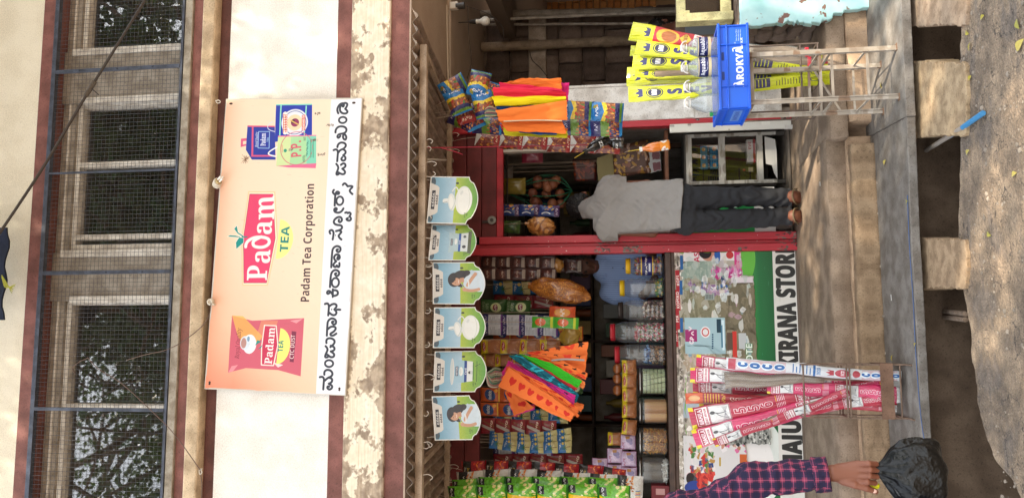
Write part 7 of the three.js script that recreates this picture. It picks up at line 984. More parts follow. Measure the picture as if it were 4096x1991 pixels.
// ================================================================ PEOPLE
const smin = (a, b, k) => { const h = clamp(0.5 + 0.5 * (b - a) / k); return mix(b, a, h) - k * h * (1 - h); };
function bones(list, k = 0.03) {
  const pre = list.map(([a, b, ra, rb = ra]) => ({ ax: a.x, ay: a.y, az: a.z, bx: b.x - a.x, by: b.y - a.y, bz: b.z - a.z, l: b.distanceToSquared(a) || 1e-9, ra, rb }));
  return (x, y, z) => { let d = 9; for (const q of pre) { const px = x - q.ax, py = y - q.ay, pz = z - q.az, t = clamp((px * q.bx + py * q.by + pz * q.bz) / q.l), ex = px - q.bx * t, ey = py - q.by * t, ez = pz - q.bz * t; d = smin(d, Math.sqrt(ex * ex + ey * ey + ez * ez) - mix(q.ra, q.rb, t), k); } return d; };
}
function sdfGeo(fn, lo, hi, cell) {
  const c = lo.clone().add(hi).multiplyScalar(0.5), half = Math.max(hi.x - lo.x, hi.y - lo.y, hi.z - lo.z) / 2 + cell * 3, N = Math.ceil(2 * half / cell), mc = new MarchingCubes(N, new THREE.MeshBasicMaterial(), false, false, 200000), h = N / 2;
  for (let k = 0; k < N; k++) for (let j = 0; j < N; j++) for (let i = 0; i < N; i++) { const x = c.x + (i - h) / h * half, y = c.y + (j - h) / h * half, z = c.z + (k - h) / h * half; mc.field[i + j * N + k * N * N] = (x < lo.x - cell * 2 || x > hi.x + cell * 2 || y < lo.y - cell * 2 || y > hi.y + cell * 2 || z < lo.z - cell * 2 || z > hi.z + cell * 2) ? -1 : -fn(x, y, z); }
  mc.isolation = 0; mc.update(); const n = mc.count, g = new THREE.BufferGeometry(), p = new Float32Array(n * 3), m = new Float32Array(n * 3), e = cell * 0.5;
  for (let i = 0; i < n; i++) { const x = c.x + mc.positionArray[i * 3] * half, y = c.y + mc.positionArray[i * 3 + 1] * half, z = c.z + mc.positionArray[i * 3 + 2] * half; p.set([x, y, z], i * 3); const v = V(fn(x + e, y, z) - fn(x - e, y, z), fn(x, y + e, z) - fn(x, y - e, z), fn(x, y, z + e) - fn(x, y, z - e)).normalize(); m.set([v.x, v.y, v.z], i * 3); }
  g.setAttribute('position', new THREE.BufferAttribute(p, 3)); const out = uvm(g); out.setAttribute('normal', new THREE.BufferAttribute(m, 3));
  // make the winding agree with the outward normals
  for (let i = 0; i < n; i += 3) { const a = V().fromArray(p, i * 3), b = V().fromArray(p, i * 3 + 3), d = V().fromArray(p, i * 3 + 6), nn = b.clone().sub(a).cross(d.clone().sub(a)); if (nn.dot(V().fromArray(m, i * 3)) < 0) for (const [arr, w] of [[out.attributes.position.array, 3], [out.attributes.normal.array, 3], [out.attributes.uv.array, 2]]) for (let q = 0; q < w; q++) { const s = (i + 1) * w + q, t = (i + 2) * w + q, tmp = arr[s]; arr[s] = arr[t]; arr[t] = tmp; } }
  return out;
}
const boundsOf = (list, pad) => { const b = new THREE.Box3(); for (const [a, c, ra, rb = ra] of list) { b.expandByPoint(a); b.expandByPoint(c); pad = Math.max(pad, ra, rb); } b.expandByScalar(pad + 0.02); return [b.min, b.max]; };
// a head that looks along dir (unit), chin towards down; returns skin bones and a hair geometry
function head(c, dir, down, s = 1) {
  const side = down.clone().cross(dir).normalize(), at = (f, d, l) => c.clone().addScaledVector(dir, f * s).addScaledVector(down, d * s).addScaledVector(side, l * s);
  const skin = [[at(-0.01, -0.03, 0), at(-0.025, 0.01, 0), 0.078 * s, 0.074 * s], [at(0.03, 0.0, 0), at(0.035, 0.075, 0), 0.06 * s, 0.042 * s], [at(0.085, 0.01, 0), at(0.104, 0.038, 0), 0.008 * s, 0.013 * s], [at(0.068, 0.062, -0.018), at(0.068, 0.062, 0.018), 0.014 * s], [at(-0.012, 0.0, 0.083), at(-0.02, 0.038, 0.08), 0.012 * s], [at(-0.012, 0.0, -0.083), at(-0.02, 0.038, -0.08), 0.012 * s]];
  const hb = bones([[at(-0.014, -0.038, 0), at(-0.035, 0.01, 0), 0.088 * s, 0.082 * s], [at(0.03, -0.075, 0), at(-0.02, -0.07, 0), 0.038 * s, 0.05 * s]], 0.03 * s), cut = c.clone();
  const hair = (x, y, z) => { const v = V(x, y, z).sub(cut), f = v.dot(dir) / s, d = v.dot(down) / s; return Math.max(hb(x, y, z) + 0.006 * s * n3(x * 60, y * 60, z * 60), (f - 0.055 + d * 0.75) * s * 0.8, (d - 0.075) * s); };
  const lo = c.clone().subScalar(0.15 * s), hi = c.clone().addScalar(0.15 * s);
  return { skin, at, hairGeo: () => sdfGeo(hair, lo, hi, 0.0055), eyes: [at(0.077, -0.004, 0.032), at(0.077, -0.004, -0.032)], mouth: [at(0.083, 0.062, 0.02), at(0.083, 0.062, -0.02)] };
}
const skinM = (c) => P(c, { roughness: 0.55, bumpMap: bumpFine, bumpScale: 0.0008 }), hairM = M(0x14100e, 0.55, bumpy2);
function face(g, h, s = 1) { h.eyes.forEach((e) => part(g, 'eye', new THREE.SphereGeometry(0.011 * s, 12, 8), P(0x2a2422, { roughness: 0.15 }), e)); part(g, 'lips', tube([h.mouth[0], h.mouth[0].clone().lerp(h.mouth[1], 0.5).add(V(0, -0.003, 0)), h.mouth[1]], 0.0045 * s, 8, 6), M(0x6e3a34, 0.5)); }
// five fingers from the knuckle line; curl: list of offsets
function fingers(k0, k1, along, inward, len, r, curl = 0.6) { const out = []; for (let i = 0; i < 4; i++) { const k = k0.clone().lerp(k1, i / 3), l = len * [0.92, 1, 0.95, 0.78][i], m = k.clone().addScaledVector(along, l * 0.45).addScaledVector(inward, l * 0.12 * curl), t = m.clone().addScaledVector(along, l * (0.3 - 0.28 * curl)).addScaledVector(inward, l * 0.4 * curl), e = t.clone().addScaledVector(along, l * (0.24 - 0.5 * curl)).addScaledVector(inward, l * 0.2 * curl); out.push([k, m, r, r * 0.95], [m, t, r * 0.95, r * 0.88], [t, e, r * 0.88, r * 0.75]); } return out; }

// ---------------- customer in a grey shirt, back to us, bent over the counter of the doorway
{
  const g = thing('person', 'person in grey shirt and dark trousers bending into the shop doorway, seen from behind', 'person');
  const sh = { R: S(2432, 752, 0.1), L: S(2430, 912, 0.1) }, neck = S(2382, 828, 0.04), hipR = S(2770, 790, 0.24), hipL = S(2770, 888, 0.24), kR = S(2990, 786, 0.2), kL = S(2990, 872, 0.2), aR = S(3192, 790, 0.16), aL = S(3196, 866, 0.16), eR = S(2590, 742, 0.02), eL = S(2610, 926, 0.03), wR = S(2650, 760, -0.22), wL = S(2640, 905, -0.22), hc = S(2338, 822, -0.16);
  const h2 = head(hc, V(0.05, -0.72, -0.69).normalize(), V(0, -0.69, 0.72).normalize(), 1), fwd = V(0, -0.2, -1).normalize();
  const hand = (w, sd) => { const p = w.clone().addScaledVector(fwd, 0.075), k0 = p.clone().add(V(-0.03, 0, 0)), k1 = p.clone().add(V(0.03, 0, 0)); return [[w, p, 0.026, 0.022], [w.clone().lerp(p, 0.5), k0, 0.022, 0.016], [w.clone().lerp(p, 0.5), k1, 0.022, 0.016], ...fingers(k0, k1, fwd, V(0, -1, 0), 0.08, 0.009), [w.clone().add(V(sd * 0.02, 0, -0.02)), w.clone().add(V(sd * 0.045, 0.005, -0.06)), 0.013, 0.011], [w.clone().add(V(sd * 0.045, 0.005, -0.06)), w.clone().add(V(sd * 0.045, 0, -0.09)), 0.011, 0.009]]; };
  const foot = (a) => { const heel = V(a.x, 0.052, a.z + 0.045), toe = V(a.x, 0.042, a.z - 0.15); return [[a, heel, 0.036, 0.034], [heel, V(a.x, 0.05, a.z - 0.03), 0.033, 0.032], [V(a.x, 0.05, a.z - 0.03), toe, 0.034, 0.024], [V(a.x - 0.022, 0.045, a.z - 0.08), V(a.x - 0.028, 0.036, a.z - 0.16), 0.022, 0.012], [V(a.x + 0.02, 0.045, a.z - 0.08), V(a.x + 0.024, 0.036, a.z - 0.165), 0.024, 0.013]]; };
  const mid = hipR.clone().lerp(hipL, 0.5), skin = [...h2.skin, [hc, neck, 0.05, 0.056], [neck, mid.clone().add(V(0, 0.1, -0.02)), 0.07, 0.055], [sh.R, sh.L, 0.05], [sh.R, eR, 0.046, 0.036], [eR, wR, 0.036, 0.025], [sh.L, eL, 0.046, 0.036], [eL, wL, 0.036, 0.025], ...hand(wR, -1), ...hand(wL, 1), [hipR.clone().add(V(0, 0, -0.015)), kR, 0.048, 0.04], [kR, aR, 0.04, 0.034], [hipL.clone().add(V(0, 0, -0.015)), kL, 0.048, 0.04], [mid.clone().add(V(0, 0.1, -0.02)), hipR.clone().add(V(0, 0, -0.015)), 0.05], [mid.clone().add(V(0, 0.1, -0.02)), hipL.clone().add(V(0, 0, -0.015)), 0.05], [kL, aL, 0.04, 0.034], ...foot(aR), ...foot(aL)];
  part(g, 'body', sdfGeo(bones(skin, 0.016), ...boundsOf(skin, 0.02), 0.0095), skinM(0x7a4a36)); part(g, 'hair', h2.hairGeo(), hairM);
  const hemY = S(2728, 838, 0.26).y, sb = [[sh.R.clone().add(V(-0.03, -0.02, 0)), V(hipR.x + 0.012, hemY - 0.03, hipR.z - 0.01), 0.098, 0.112], [sh.L.clone().add(V(0.03, -0.02, 0)), V(hipL.x - 0.012, hemY - 0.03, hipL.z - 0.01), 0.098, 0.114], [neck.clone().add(V(0, -0.06, 0.01)), mid.clone().setY(hemY - 0.03), 0.1, 0.122], [sh.R, sh.L, 0.075], [neck, neck.clone().add(V(0, 0.045, -0.06)), 0.078, 0.072], [sh.R, S(2505, 742, 0.06), 0.07, 0.063], [sh.L, S(2470, 930, 0.08), 0.07, 0.064]];
  const sf = bones(sb, 0.045), sleeve = [S(2508, 740, 0.05), S(2474, 932, 0.07)];
  const shirt = (x, y, z) => { const fold = 0.009 * n3(x * 7, y * 3.2, z * 5) + 0.0055 * Math.sin((y * 1.0 + x * 0.8) * 34 + 3 * n3(x * 4, y * 4, z * 4)) + 0.011 * Math.pow(Math.abs(n3(x * 6 + y * 5, y * 3, z * 4)), 0.7) - 0.004 + 0.005 * Math.abs(n3(x * 14 - y * 12, y * 7, z * 9)) + 0.0018 * n3(x * 26, y * 22, z * 22); return Math.max(sf(x, y, z) + fold, hemY - y + 0.012 * Math.sin(x * 11), (x > sh.R.x + 0.015 ? sleeve[0].y : x < sh.L.x - 0.045 ? sleeve[1].y : -9) - y); };
  part(g, 'shirt', sdfGeo(shirt, ...boundsOf(sb, 0.03), 0.0085), M(0x928e8a, 0.95, { bumpMap: weave, bumpScale: 0.0005 })); part(g, 'collar', new THREE.TorusGeometry(0.064, 0.011, 10, 28, Math.PI * 1.5).scale(1, 1, 1.3).rotateX(1.05).rotateY(0), M(0x8a8682, 0.95), neck.clone().add(V(0, 0.022, -0.026)));
  const tb = [[hipR.clone().add(V(-0.01, 0.05, 0)), kR, 0.078, 0.06], [kR, aR.clone().add(V(0, 0.01, 0)), 0.06, 0.052], [hipL.clone().add(V(0.01, 0.05, 0)), kL, 0.078, 0.06], [kL, aL.clone().add(V(0, 0.01, 0)), 0.06, 0.052], [hipR.clone().add(V(0, 0.04, 0.0)), hipL.clone().add(V(0, 0.04, 0)), 0.082]];
  const tf = bones(tb, 0.012), trousers = (x, y, z) => Math.max(tf(x, y, z) + 0.006 * n3(x * 9, y * 6, z * 9) + 0.0035 * Math.sin(y * 75 + 40 * (x + z) + 4 * n3(x * 9, y * 5, z * 5)) * sstep(0.95, 0.45, y) + 0.002 * n3(x * 30, y * 24, z * 30), 0.052 - y);
  part(g, 'trousers', sdfGeo(trousers, ...boundsOf(tb, 0.03), 0.01), M(0x2a2b2f, 0.92, { bumpMap: weave, bumpScale: 0.0006 }));
  const sole = M(0x4a3c34, 0.8), strap = M(0x6a5a40, 0.7); for (const a of [aR, aL]) { const s = new THREE.Shape(); s.absellipse(0, 0, 0.052, 0.135, 0, 7); part(g, 'sandal_sole', new THREE.ExtrudeGeometry(s, { depth: 0.014, bevelEnabled: true, bevelSize: 0.003, bevelThickness: 0.003, curveSegments: 20 }).rotateX(-Math.PI / 2), sole, V(a.x, 0.0035, a.z - 0.05)); part(g, 'sandal_strap', tube([V(a.x - 0.05, 0.02, a.z + 0.02), V(a.x - 0.036, 0.05, a.z + 0.075), V(a.x, 0.062, a.z + 0.088), V(a.x + 0.036, 0.05, a.z + 0.075), V(a.x + 0.05, 0.02, a.z + 0.02)], 0.005, 20, 6), strap); }
  settle(g);
}
// ---------------- shopkeeper behind the jars
{
  const g = thing('person', 'person in a light blue striped shirt behind the jars in the dark shop', 'person'), hc = S(2338, 1062, -0.74), hd = head(hc, V(-0.25, -0.3, 0.92).normalize(), V(-0.08, -0.95, -0.32).normalize()), neck = S(2420, 1075, -0.8), sR = S(2440, 1005, -0.82), sL = S(2455, 1165, -0.82), hip = V((sR.x + sL.x) / 2, 0.86, -0.86), eL = S(2560, 1195, -0.76), wL = S(2600, 1150, -0.6), eR = S(2570, 985, -0.8), wR = S(2610, 1020, -0.62);
  const along = V(0.5, -0.2, 0.8).normalize(), kk = wL.clone().addScaledVector(along, 0.07), k2 = wR.clone().addScaledVector(along, 0.07);
  const skin = [...hd.skin, [hc, neck, 0.05, 0.055], [neck, hip, 0.09, 0.11], [sR, sL, 0.05], [sL, eL, 0.045, 0.036], [eL, wL, 0.036, 0.026], [sR, eR, 0.045, 0.036], [eR, wR, 0.036, 0.026], [wL, kk, 0.028, 0.022], [wR, k2, 0.028, 0.022], ...fingers(kk.clone().add(V(-0.025, 0, 0)), kk.clone().add(V(0.025, 0, 0)), along, V(0, -1, 0), 0.075, 0.009), ...fingers(k2.clone().add(V(-0.025, 0, 0)), k2.clone().add(V(0.025, 0, 0)), along, V(0, -1, 0), 0.075, 0.009), [wL, wL.clone().add(V(0.04, 0.02, 0.03)), 0.012, 0.01], [wR, wR.clone().add(V(-0.04, 0.02, 0.03)), 0.012, 0.01], [hip, V(hip.x + 0.08, 0.45, -0.85), 0.09, 0.06], [hip, V(hip.x - 0.08, 0.45, -0.85), 0.09, 0.06], [V(hip.x + 0.08, 0.45, -0.85), V(hip.x + 0.08, 0.06, -0.88), 0.06, 0.035], [V(hip.x - 0.08, 0.45, -0.85), V(hip.x - 0.08, 0.06, -0.88), 0.06, 0.035], [V(hip.x + 0.08, 0.06, -0.88), V(hip.x + 0.08, 0.045, -0.74), 0.034, 0.022], [V(hip.x - 0.08, 0.06, -0.88), V(hip.x - 0.08, 0.045, -0.74), 0.034, 0.022]];
  part(g, 'body', sdfGeo(bones(skin, 0.016), ...boundsOf(skin, 0.02), 0.011), skinM(0x5a3828)); part(g, 'hair', hd.hairGeo(), hairM); face(g, hd);
  const sb = [[sR, hip.clone().add(V(0.06, -0.05, 0)), 0.1, 0.12], [sL, hip.clone().add(V(-0.06, -0.05, 0)), 0.1, 0.12], [neck, hip, 0.1, 0.13], [sR, sL, 0.075], [sL, eL, 0.072, 0.06], [sR, eR, 0.072, 0.06]], sf = bones(sb, 0.04);
  const stripe = canvas(128, 128, (x, w, h) => { x.fillStyle = '#8299c4'; x.fillRect(0, 0, w, h); for (let i = 0; i < 16; i++) { x.fillStyle = i % 2 ? '#a8b9da' : '#6a80ae'; x.fillRect(i * 8, 0, 3, h); } }, true); stripe.repeat.set(9, 9);
  part(g, 'shirt', sdfGeo((x, y, z) => Math.max(sf(x, y, z) + 0.006 * n3(x * 8, y * 6, z * 8) + 0.003 * Math.sin(y * 40 + x * 30), 0.82 - y), ...boundsOf(sb, 0.03), 0.013), MT(stripe, 0.9)); for (const k of [-1, 1]) part(g, 'collar', rbox(0.06, 0.022, 0.04, 0.008), M(0x8a9fca, 0.9), neck.clone().add(V(k * 0.045, -0.01, 0.07))).rotation.set(0.5, 0, k * 0.6);
  for (let i = 0; i < 4; i++) part(g, 'button', new THREE.CylinderGeometry(0.005, 0.005, 0.004, 10).rotateX(1.57), M(0x3a4a6a, 0.4), neck.clone().lerp(hip, 0.16 + i * 0.2).add(V(0, 0, 0.116 + i * 0.006)));
  const tb = skin.slice(-6, -2).map(([a, b, ra, rb]) => [a, b, ra + 0.018, rb + 0.022]), tf = bones(tb, 0.03); part(g, 'trousers', sdfGeo((x, y, z) => Math.max(tf(x, y, z), 0.07 - y), ...boundsOf(tb, 0.03), 0.014), M(0x2a2826, 0.95)); settle(g);
}
// ---------------- someone standing in the passage, mostly hidden by the brooms
{
  const g = thing('person', 'person with dark hair in the passage, half hidden behind the yellow brooms', 'person'), hc = S(2648, 116, -0.55), hd = head(hc, V(-0.75, -0.15, 0.64).normalize(), V(-0.1, -0.98, -0.1).normalize(), 0.82), neck = hc.clone().add(V(0, -0.13, -0.02)), sR = neck.clone().add(V(0.12, -0.06, -0.05)), sL = neck.clone().add(V(-0.1, -0.06, 0.05)), hip = neck.clone().add(V(0, -0.42, 0)), b0 = 0.001;
  const leg = (k) => [[hip.clone().add(V(k * 0.06, 0, 0)), V(hip.x + k * 0.07, b0 + (hip.y - b0) * 0.52, hip.z), 0.07, 0.05], [V(hip.x + k * 0.07, b0 + (hip.y - b0) * 0.52, hip.z), V(hip.x + k * 0.07, b0 + 0.06, hip.z - 0.02), 0.05, 0.034], [V(hip.x + k * 0.07, b0 + 0.05, hip.z - 0.02), V(hip.x + k * 0.07 - 0.06, b0 + 0.035, hip.z + 0.08), 0.032, 0.022]];
  const arm = (s, k) => { const e = s.clone().add(V(k * 0.05, -0.2, 0.01)), w = e.clone().add(V(k * 0.01, -0.18, 0.05)), dn = V(0, -1, 0.15).normalize(), p = w.clone().addScaledVector(dn, 0.06); return [[s, e, 0.038, 0.03], [e, w, 0.03, 0.022], [w, p, 0.024, 0.02], ...fingers(p.clone().add(V(0, 0, -0.022)), p.clone().add(V(0, 0, 0.022)), dn, V(-k, 0, 0), 0.065, 0.008, 0.4), [w, w.clone().add(V(0, -0.05, 0.035)), 0.011, 0.009]]; };
  const skin = [...hd.skin, [hc, neck, 0.042, 0.045], [neck, hip, 0.07, 0.09], [sR, sL, 0.045], ...arm(sR, 1), ...arm(sL, -1), ...leg(1), ...leg(-1)]; part(g, 'body', sdfGeo(bones(skin, 0.014), ...boundsOf(skin, 0.02), 0.011), skinM(0x6a4030)); part(g, 'hair', hd.hairGeo(), hairM); face(g, hd, 0.82);
  const sb = [[sR, hip, 0.075, 0.1], [sL, hip, 0.075, 0.1], [neck.clone().add(V(0, -0.04, 0)), hip.clone().add(V(0, -0.3, 0)), 0.09, 0.13], [sR, sR.clone().add(V(0.03, -0.12, 0)), 0.06, 0.055], [sL, sL.clone().add(V(-0.03, -0.12, 0)), 0.06, 0.055]], sf = bones(sb, 0.04); part(g, 'dress', sdfGeo((x, y, z) => Math.max(sf(x, y, z) + 0.006 * n3(x * 9, y * 7, z * 9), hip.y - 0.34 - y), ...boundsOf(sb, 0.03), 0.014), M(0x5a3a34, 0.95)); settle(g);
}
// ---------------- passer-by at the left edge: plaid sleeve, hand with a black bag
{
  const g = thing('person', 'person in red and navy plaid shirt carrying a black plastic bag', 'person'), Z = 2.72, W = (a, b, dz = 0) => S(a, b, Z + dz);
  const sh = W(2745, 2085, -0.06), el = W(3010, 1918, -0.02), wr = W(3335, 1892, 0.03), pal = W(3420, 1892, 0.035), chest = sh.clone().add(V(-0.17, -0.01, -0.02)), sh2 = sh.clone().add(V(-0.35, 0, -0.04)), hip = V(chest.x - 0.01, sh.y - 0.46, Z - 0.04), hc = V(chest.x, sh.y + 0.2, Z - 0.05);
  const hd = head(hc, V(0.5, -0.1, -0.86).normalize(), V(0, -1, 0), 0.98);
  const fl = []; for (let i = 0; i < 4; i++) { const y = 1854 + i * 24, k = W(3436, y, 0.05), m = W(3478 + [0, 5, 3, -6][i], y - 1 + i, 0.066), t = W(3506 + [0, 5, 3, -6][i], y + 2 + i, 0.05), e = W(3496, y + 6, 0.022); fl.push([k, m, 0.0086, 0.0084], [m, t, 0.0084, 0.0078], [t, e, 0.0078, 0.0068]); }
  const hand = [[wr, pal, 0.025, 0.024], [W(3360, 1880, 0.028), W(3434, 1856, 0.046), 0.02, 0.0115], [W(3360, 1884, 0.03), W(3436, 1878, 0.048), 0.022, 0.0122], [W(3360, 1892, 0.03), W(3436, 1902, 0.048), 0.022, 0.0122], [W(3360, 1904, 0.028), W(3432, 1926, 0.046), 0.021, 0.0115], ...fl, [W(3372, 1920, 0.035), W(3420, 1938, 0.052), 0.015, 0.0115], [W(3420, 1938, 0.052), W(3468, 1952, 0.056), 0.0115, 0.0098], [W(3468, 1952, 0.056), W(3505, 1966, 0.05), 0.0098, 0.0078]];
  const e2 = sh2.clone().add(V(-0.05, -0.25, 0.02)), w2 = e2.clone().add(V(0.02, -0.2, -0.12)), dn = V(0, -1, -0.2).normalize(), p2 = w2.clone().addScaledVector(dn, 0.07), G0 = -0.298, leg = (k) => { const kn = V(hip.x + k * 0.08, mix(G0, hip.y, 0.5), Z), an = V(hip.x + k * 0.08, G0 + 0.06, Z); return [[hip.clone().add(V(k * 0.07, 0, 0)), kn, 0.075, 0.05], [kn, an, 0.05, 0.034], [an, V(an.x, G0 + 0.035, Z - 0.14), 0.034, 0.024]]; };
  const skin = [...hd.skin, [hc, chest, 0.05, 0.06], [chest, hip, 0.1, 0.11], [sh, sh2, 0.05], [sh, el, 0.04, 0.034], [el, wr, 0.034, 0.024], [sh2, e2, 0.042, 0.034], [e2, w2, 0.034, 0.024], [w2, p2, 0.027, 0.022], ...fingers(p2.clone().add(V(0, 0, -0.025)), p2.clone().add(V(0, 0, 0.025)), dn, V(1, 0, 0), 0.075, 0.009, 0.4), [w2, w2.clone().add(V(0.02, -0.05, -0.04)), 0.012, 0.01], ...leg(1), ...leg(-1)];
  const b1 = sdfGeo(bones(skin, 0.016), ...boundsOf(skin, 0.02), 0.012), b2 = sdfGeo(bones(hand, 0.003), ...boundsOf(hand, 0.012), 0.0025); part(g, 'body', merge([b1, b2]), skinM(0x7d4c38)); part(g, 'hair', hd.hairGeo(), hairM); face(g, hd, 0.98);
  fl.filter((_, i) => i % 3 === 2).forEach(([t, e]) => part(g, 'fingernail', new THREE.SphereGeometry(0.0055, 8, 6).scale(1, 1, 0.4), M(0xc89a86, 0.4), t.clone().lerp(e, 0.4).add(V(0, -0.004, 0.007)))); part(g, 'thumbnail', new THREE.SphereGeometry(0.0062, 8, 6).scale(1, 1.2, 0.4), M(0xd8b0a0, 0.4), W(3500, 1964, 0.058));
  const plaid = canvas(256, 256, (x, w, h) => { x.fillStyle = '#6e2a44'; x.fillRect(0, 0, w, h); for (const k of [0, 128]) { x.fillStyle = 'rgba(16,16,48,.7)'; x.fillRect(k + 6, 0, 70, h); x.fillRect(0, k + 6, w, 70); } for (const k of [0, 128]) { x.fillStyle = 'rgba(186,84,110,.5)'; x.fillRect(k + 96, 0, 12, h); x.fillRect(0, k + 96, w, 12); x.fillStyle = 'rgba(16,14,36,.45)'; x.fillRect(k + 40, 0, 5, h); x.fillRect(0, k + 40, w, 5); } for (let i = 0; i < 256; i += 3) { x.fillStyle = 'rgba(255,255,255,.04)'; x.fillRect(0, i, w, 1); } }, true); plaid.repeat.set(16, 16); plaid.rotation = 0.06;
  const plaidM = MT(plaid, 0.92, { bumpMap: weave, bumpScale: 0.0004 }), cuff = W(3300, 1898, 0.026), sb = [[sh, el, 0.062, 0.049], [el, W(3250, 1900, 0.02), 0.049, 0.046], [sh, sh2, 0.085], [chest, hip, 0.125, 0.13], [sh, hip, 0.09, 0.12], [sh2, hip, 0.09, 0.12], [sh2, e2, 0.066, 0.052], [e2, w2, 0.052, 0.045]], sf = bones(sb, 0.03);
  part(g, 'shirt', sdfGeo((x, y, z) => sf(x, y, z) + 0.004 * n3(x * 14, y * 11, z * 14) + 0.0035 * Math.sin(y * 75 + 5 * n3(x * 9, y * 9, z * 9)), ...boundsOf(sb, 0.03), 0.009), plaidM);
  const cb = [[W(3252, 1900, 0.02), W(3340, 1894, 0.028), 0.053, 0.05]], cf = bones(cb), cd = W(3322, 1894, 0.028).sub(W(3252, 1900, 0.02)).normalize(), c0 = W(3252, 1900, 0.02), c1 = W(3318, 1894, 0.028); part(g, 'cuff', sdfGeo((x, y, z) => { const v = V(x, y, z); return Math.max(cf(x, y, z) + 0.003 * n3(x * 40, y * 40, z * 40), v.clone().sub(c1).dot(cd), v.clone().sub(c0).dot(cd) * -1); }, ...boundsOf(cb, 0.03), 0.005), plaidM);
  const tb = leg(1).slice(0, 2).concat(leg(-1).slice(0, 2)).map(([a, b, ra, rb]) => [a, b, ra + 0.025, rb + 0.025]), tf = bones(tb, 0.03); part(g, 'trousers', sdfGeo((x, y, z) => Math.max(tf(x, y, z) + 0.005 * n3(x * 9, y * 9, z * 9), G0 + 0.05 - y), ...boundsOf(tb, 0.03), 0.014), M(0x1c2440, 0.95)); settle(g);
  // the bag
  const bg = thing('plastic_bag', 'crumpled black plastic bag hanging from the hand in the plaid sleeve', 'bag'), top = W(3478, 1884, 0.045), bot = W(3775, 1890, 0.04), H = top.distanceTo(bot), n = 46, m = 56, pts = [], idx = [], prof = (t) => 0.012 + 0.078 * Math.pow(Math.sin(Math.min(1, t * 0.62 + 0.02) * Math.PI), 0.9) * sstep(0, 0.35, t) * (t > 0.85 ? Math.sqrt(Math.max(0, 1 - ((t - 0.85) / 0.15) ** 2)) : 1);
  for (let i = 0; i <= n; i++) { const t = i / n, c = top.clone().lerp(bot, t); for (let k = 0; k <= m; k++) { const a = k / m * Math.PI * 2, cr = 0.5 + 0.5 * Math.sin(a * 9 + 4 * n2(t * 2, 3)), fold = 1 - (0.22 * Math.pow(1 - t, 1.6) * cr + 0.1 * n3(Math.cos(a) * 1.3, t * 2.2, Math.sin(a) * 1.3) + 0.025 * n3(Math.cos(a) * 4, t * 5, Math.sin(a) * 4)), r = prof(t) * fold; pts.push(c.x + Math.cos(a) * r * 1.12 , c.y + 0.008 * n3(Math.cos(a) * 2, t * 4, 7), c.z + Math.sin(a) * r * 0.8); } }
  for (let i = 0; i < n; i++) for (let k = 0; k < m; k++) { const q = i * (m + 1) + k; idx.push(q, q + 1, q + m + 1, q + 1, q + m + 2, q + m + 1); } const gg = new THREE.BufferGeometry(); gg.setAttribute('position', new THREE.Float32BufferAttribute(pts, 3)); gg.setIndex(idx); gg.computeVertexNormals();
  const bm = P(0x050505, { roughness: 0.34, specularIntensity: 0.7, bumpMap: crinkle, bumpScale: 0.003, side: THREE.DoubleSide }); part(bg, 'bag_body', uvm(gg, 3), bm); part(bg, 'twisted_neck', tube([W(3455, 1886, 0.05), top.clone().add(V(0, 0.01, 0)), top.clone().add(V(0, -0.02, 0))], 0.013, 10, 8), bm); settle(bg);
  const yl = part(scene, 'yellow_lighter', new THREE.CapsuleGeometry(0.0095, 0.018, 5, 12).rotateZ(0.2), P(0xd8d813, { roughness: 0.35 }), W(3496, 1944, 0.03)); yl.userData = { label: 'small bright yellow object held in the fist with the bag', category: 'lighter' };
}
// ================================================================ INSIDE THE SHOP AND SMALL THINGS
{ // stock shelves on the back wall
  const g = thing('stock_shelf', 'tall dark wooden stock shelf along the back wall of the shop', 'shelf'), wood = M(0x3a2c22, 0.8, bumpy), z0 = -2.4, z1 = -2.1; for (const x of [-1.5, -0.75, 0.0, 0.72, 1.42]) slab(g, 'upright', wood, x - 0.012, x + 0.012, 0.021, 2.0, z0, z1); const ys = [0.4, 0.75, 1.08, 1.4, 1.72, 2.0]; for (const y of ys) slab(g, 'shelf_board', wood, -1.51, 1.43, y, y + 0.02, z0, z1 + 0.004); settle(g);
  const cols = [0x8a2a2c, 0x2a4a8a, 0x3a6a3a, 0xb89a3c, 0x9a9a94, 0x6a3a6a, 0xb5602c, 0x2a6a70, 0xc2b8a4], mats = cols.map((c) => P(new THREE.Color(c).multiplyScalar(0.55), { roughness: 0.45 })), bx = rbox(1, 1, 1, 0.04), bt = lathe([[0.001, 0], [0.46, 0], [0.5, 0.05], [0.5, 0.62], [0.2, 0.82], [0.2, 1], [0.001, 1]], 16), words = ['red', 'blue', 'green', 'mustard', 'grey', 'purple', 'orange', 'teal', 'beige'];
  for (const y of ys.slice(1, 5)) for (let x = -0.72; x < 1.38;) { const k = Math.floor(rnd() * 9), isB = rnd() < 0.4, w = isB ? rr(0.06, 0.085) : rr(0.09, 0.16), h = rr(0.15, 0.27); if (Math.abs(x) < 0.02 || Math.abs(x - 0.72) < 0.06) { x += 0.05; continue; } const o = part(scene, numbered(isB ? 'stock_bottle' : 'stock_box'), isB ? bt : bx, mats[k], V(x + w / 2, y + 0.02 + (isB ? 0 : h / 2), -2.2 + rr(-0.03, 0.03))); o.scale.set(w, h, isB ? w : rr(0.08, 0.14)); o.userData = { label: `dim ${words[k]} ${isB ? 'bottle' : 'box'} on the back shelves of the dark shop`, category: isB ? 'bottle' : 'box', group: `${words[k]} ${isB ? 'bottles' : 'boxes'} on the back shelves` }; x += w + rr(0.01, 0.06); }
}
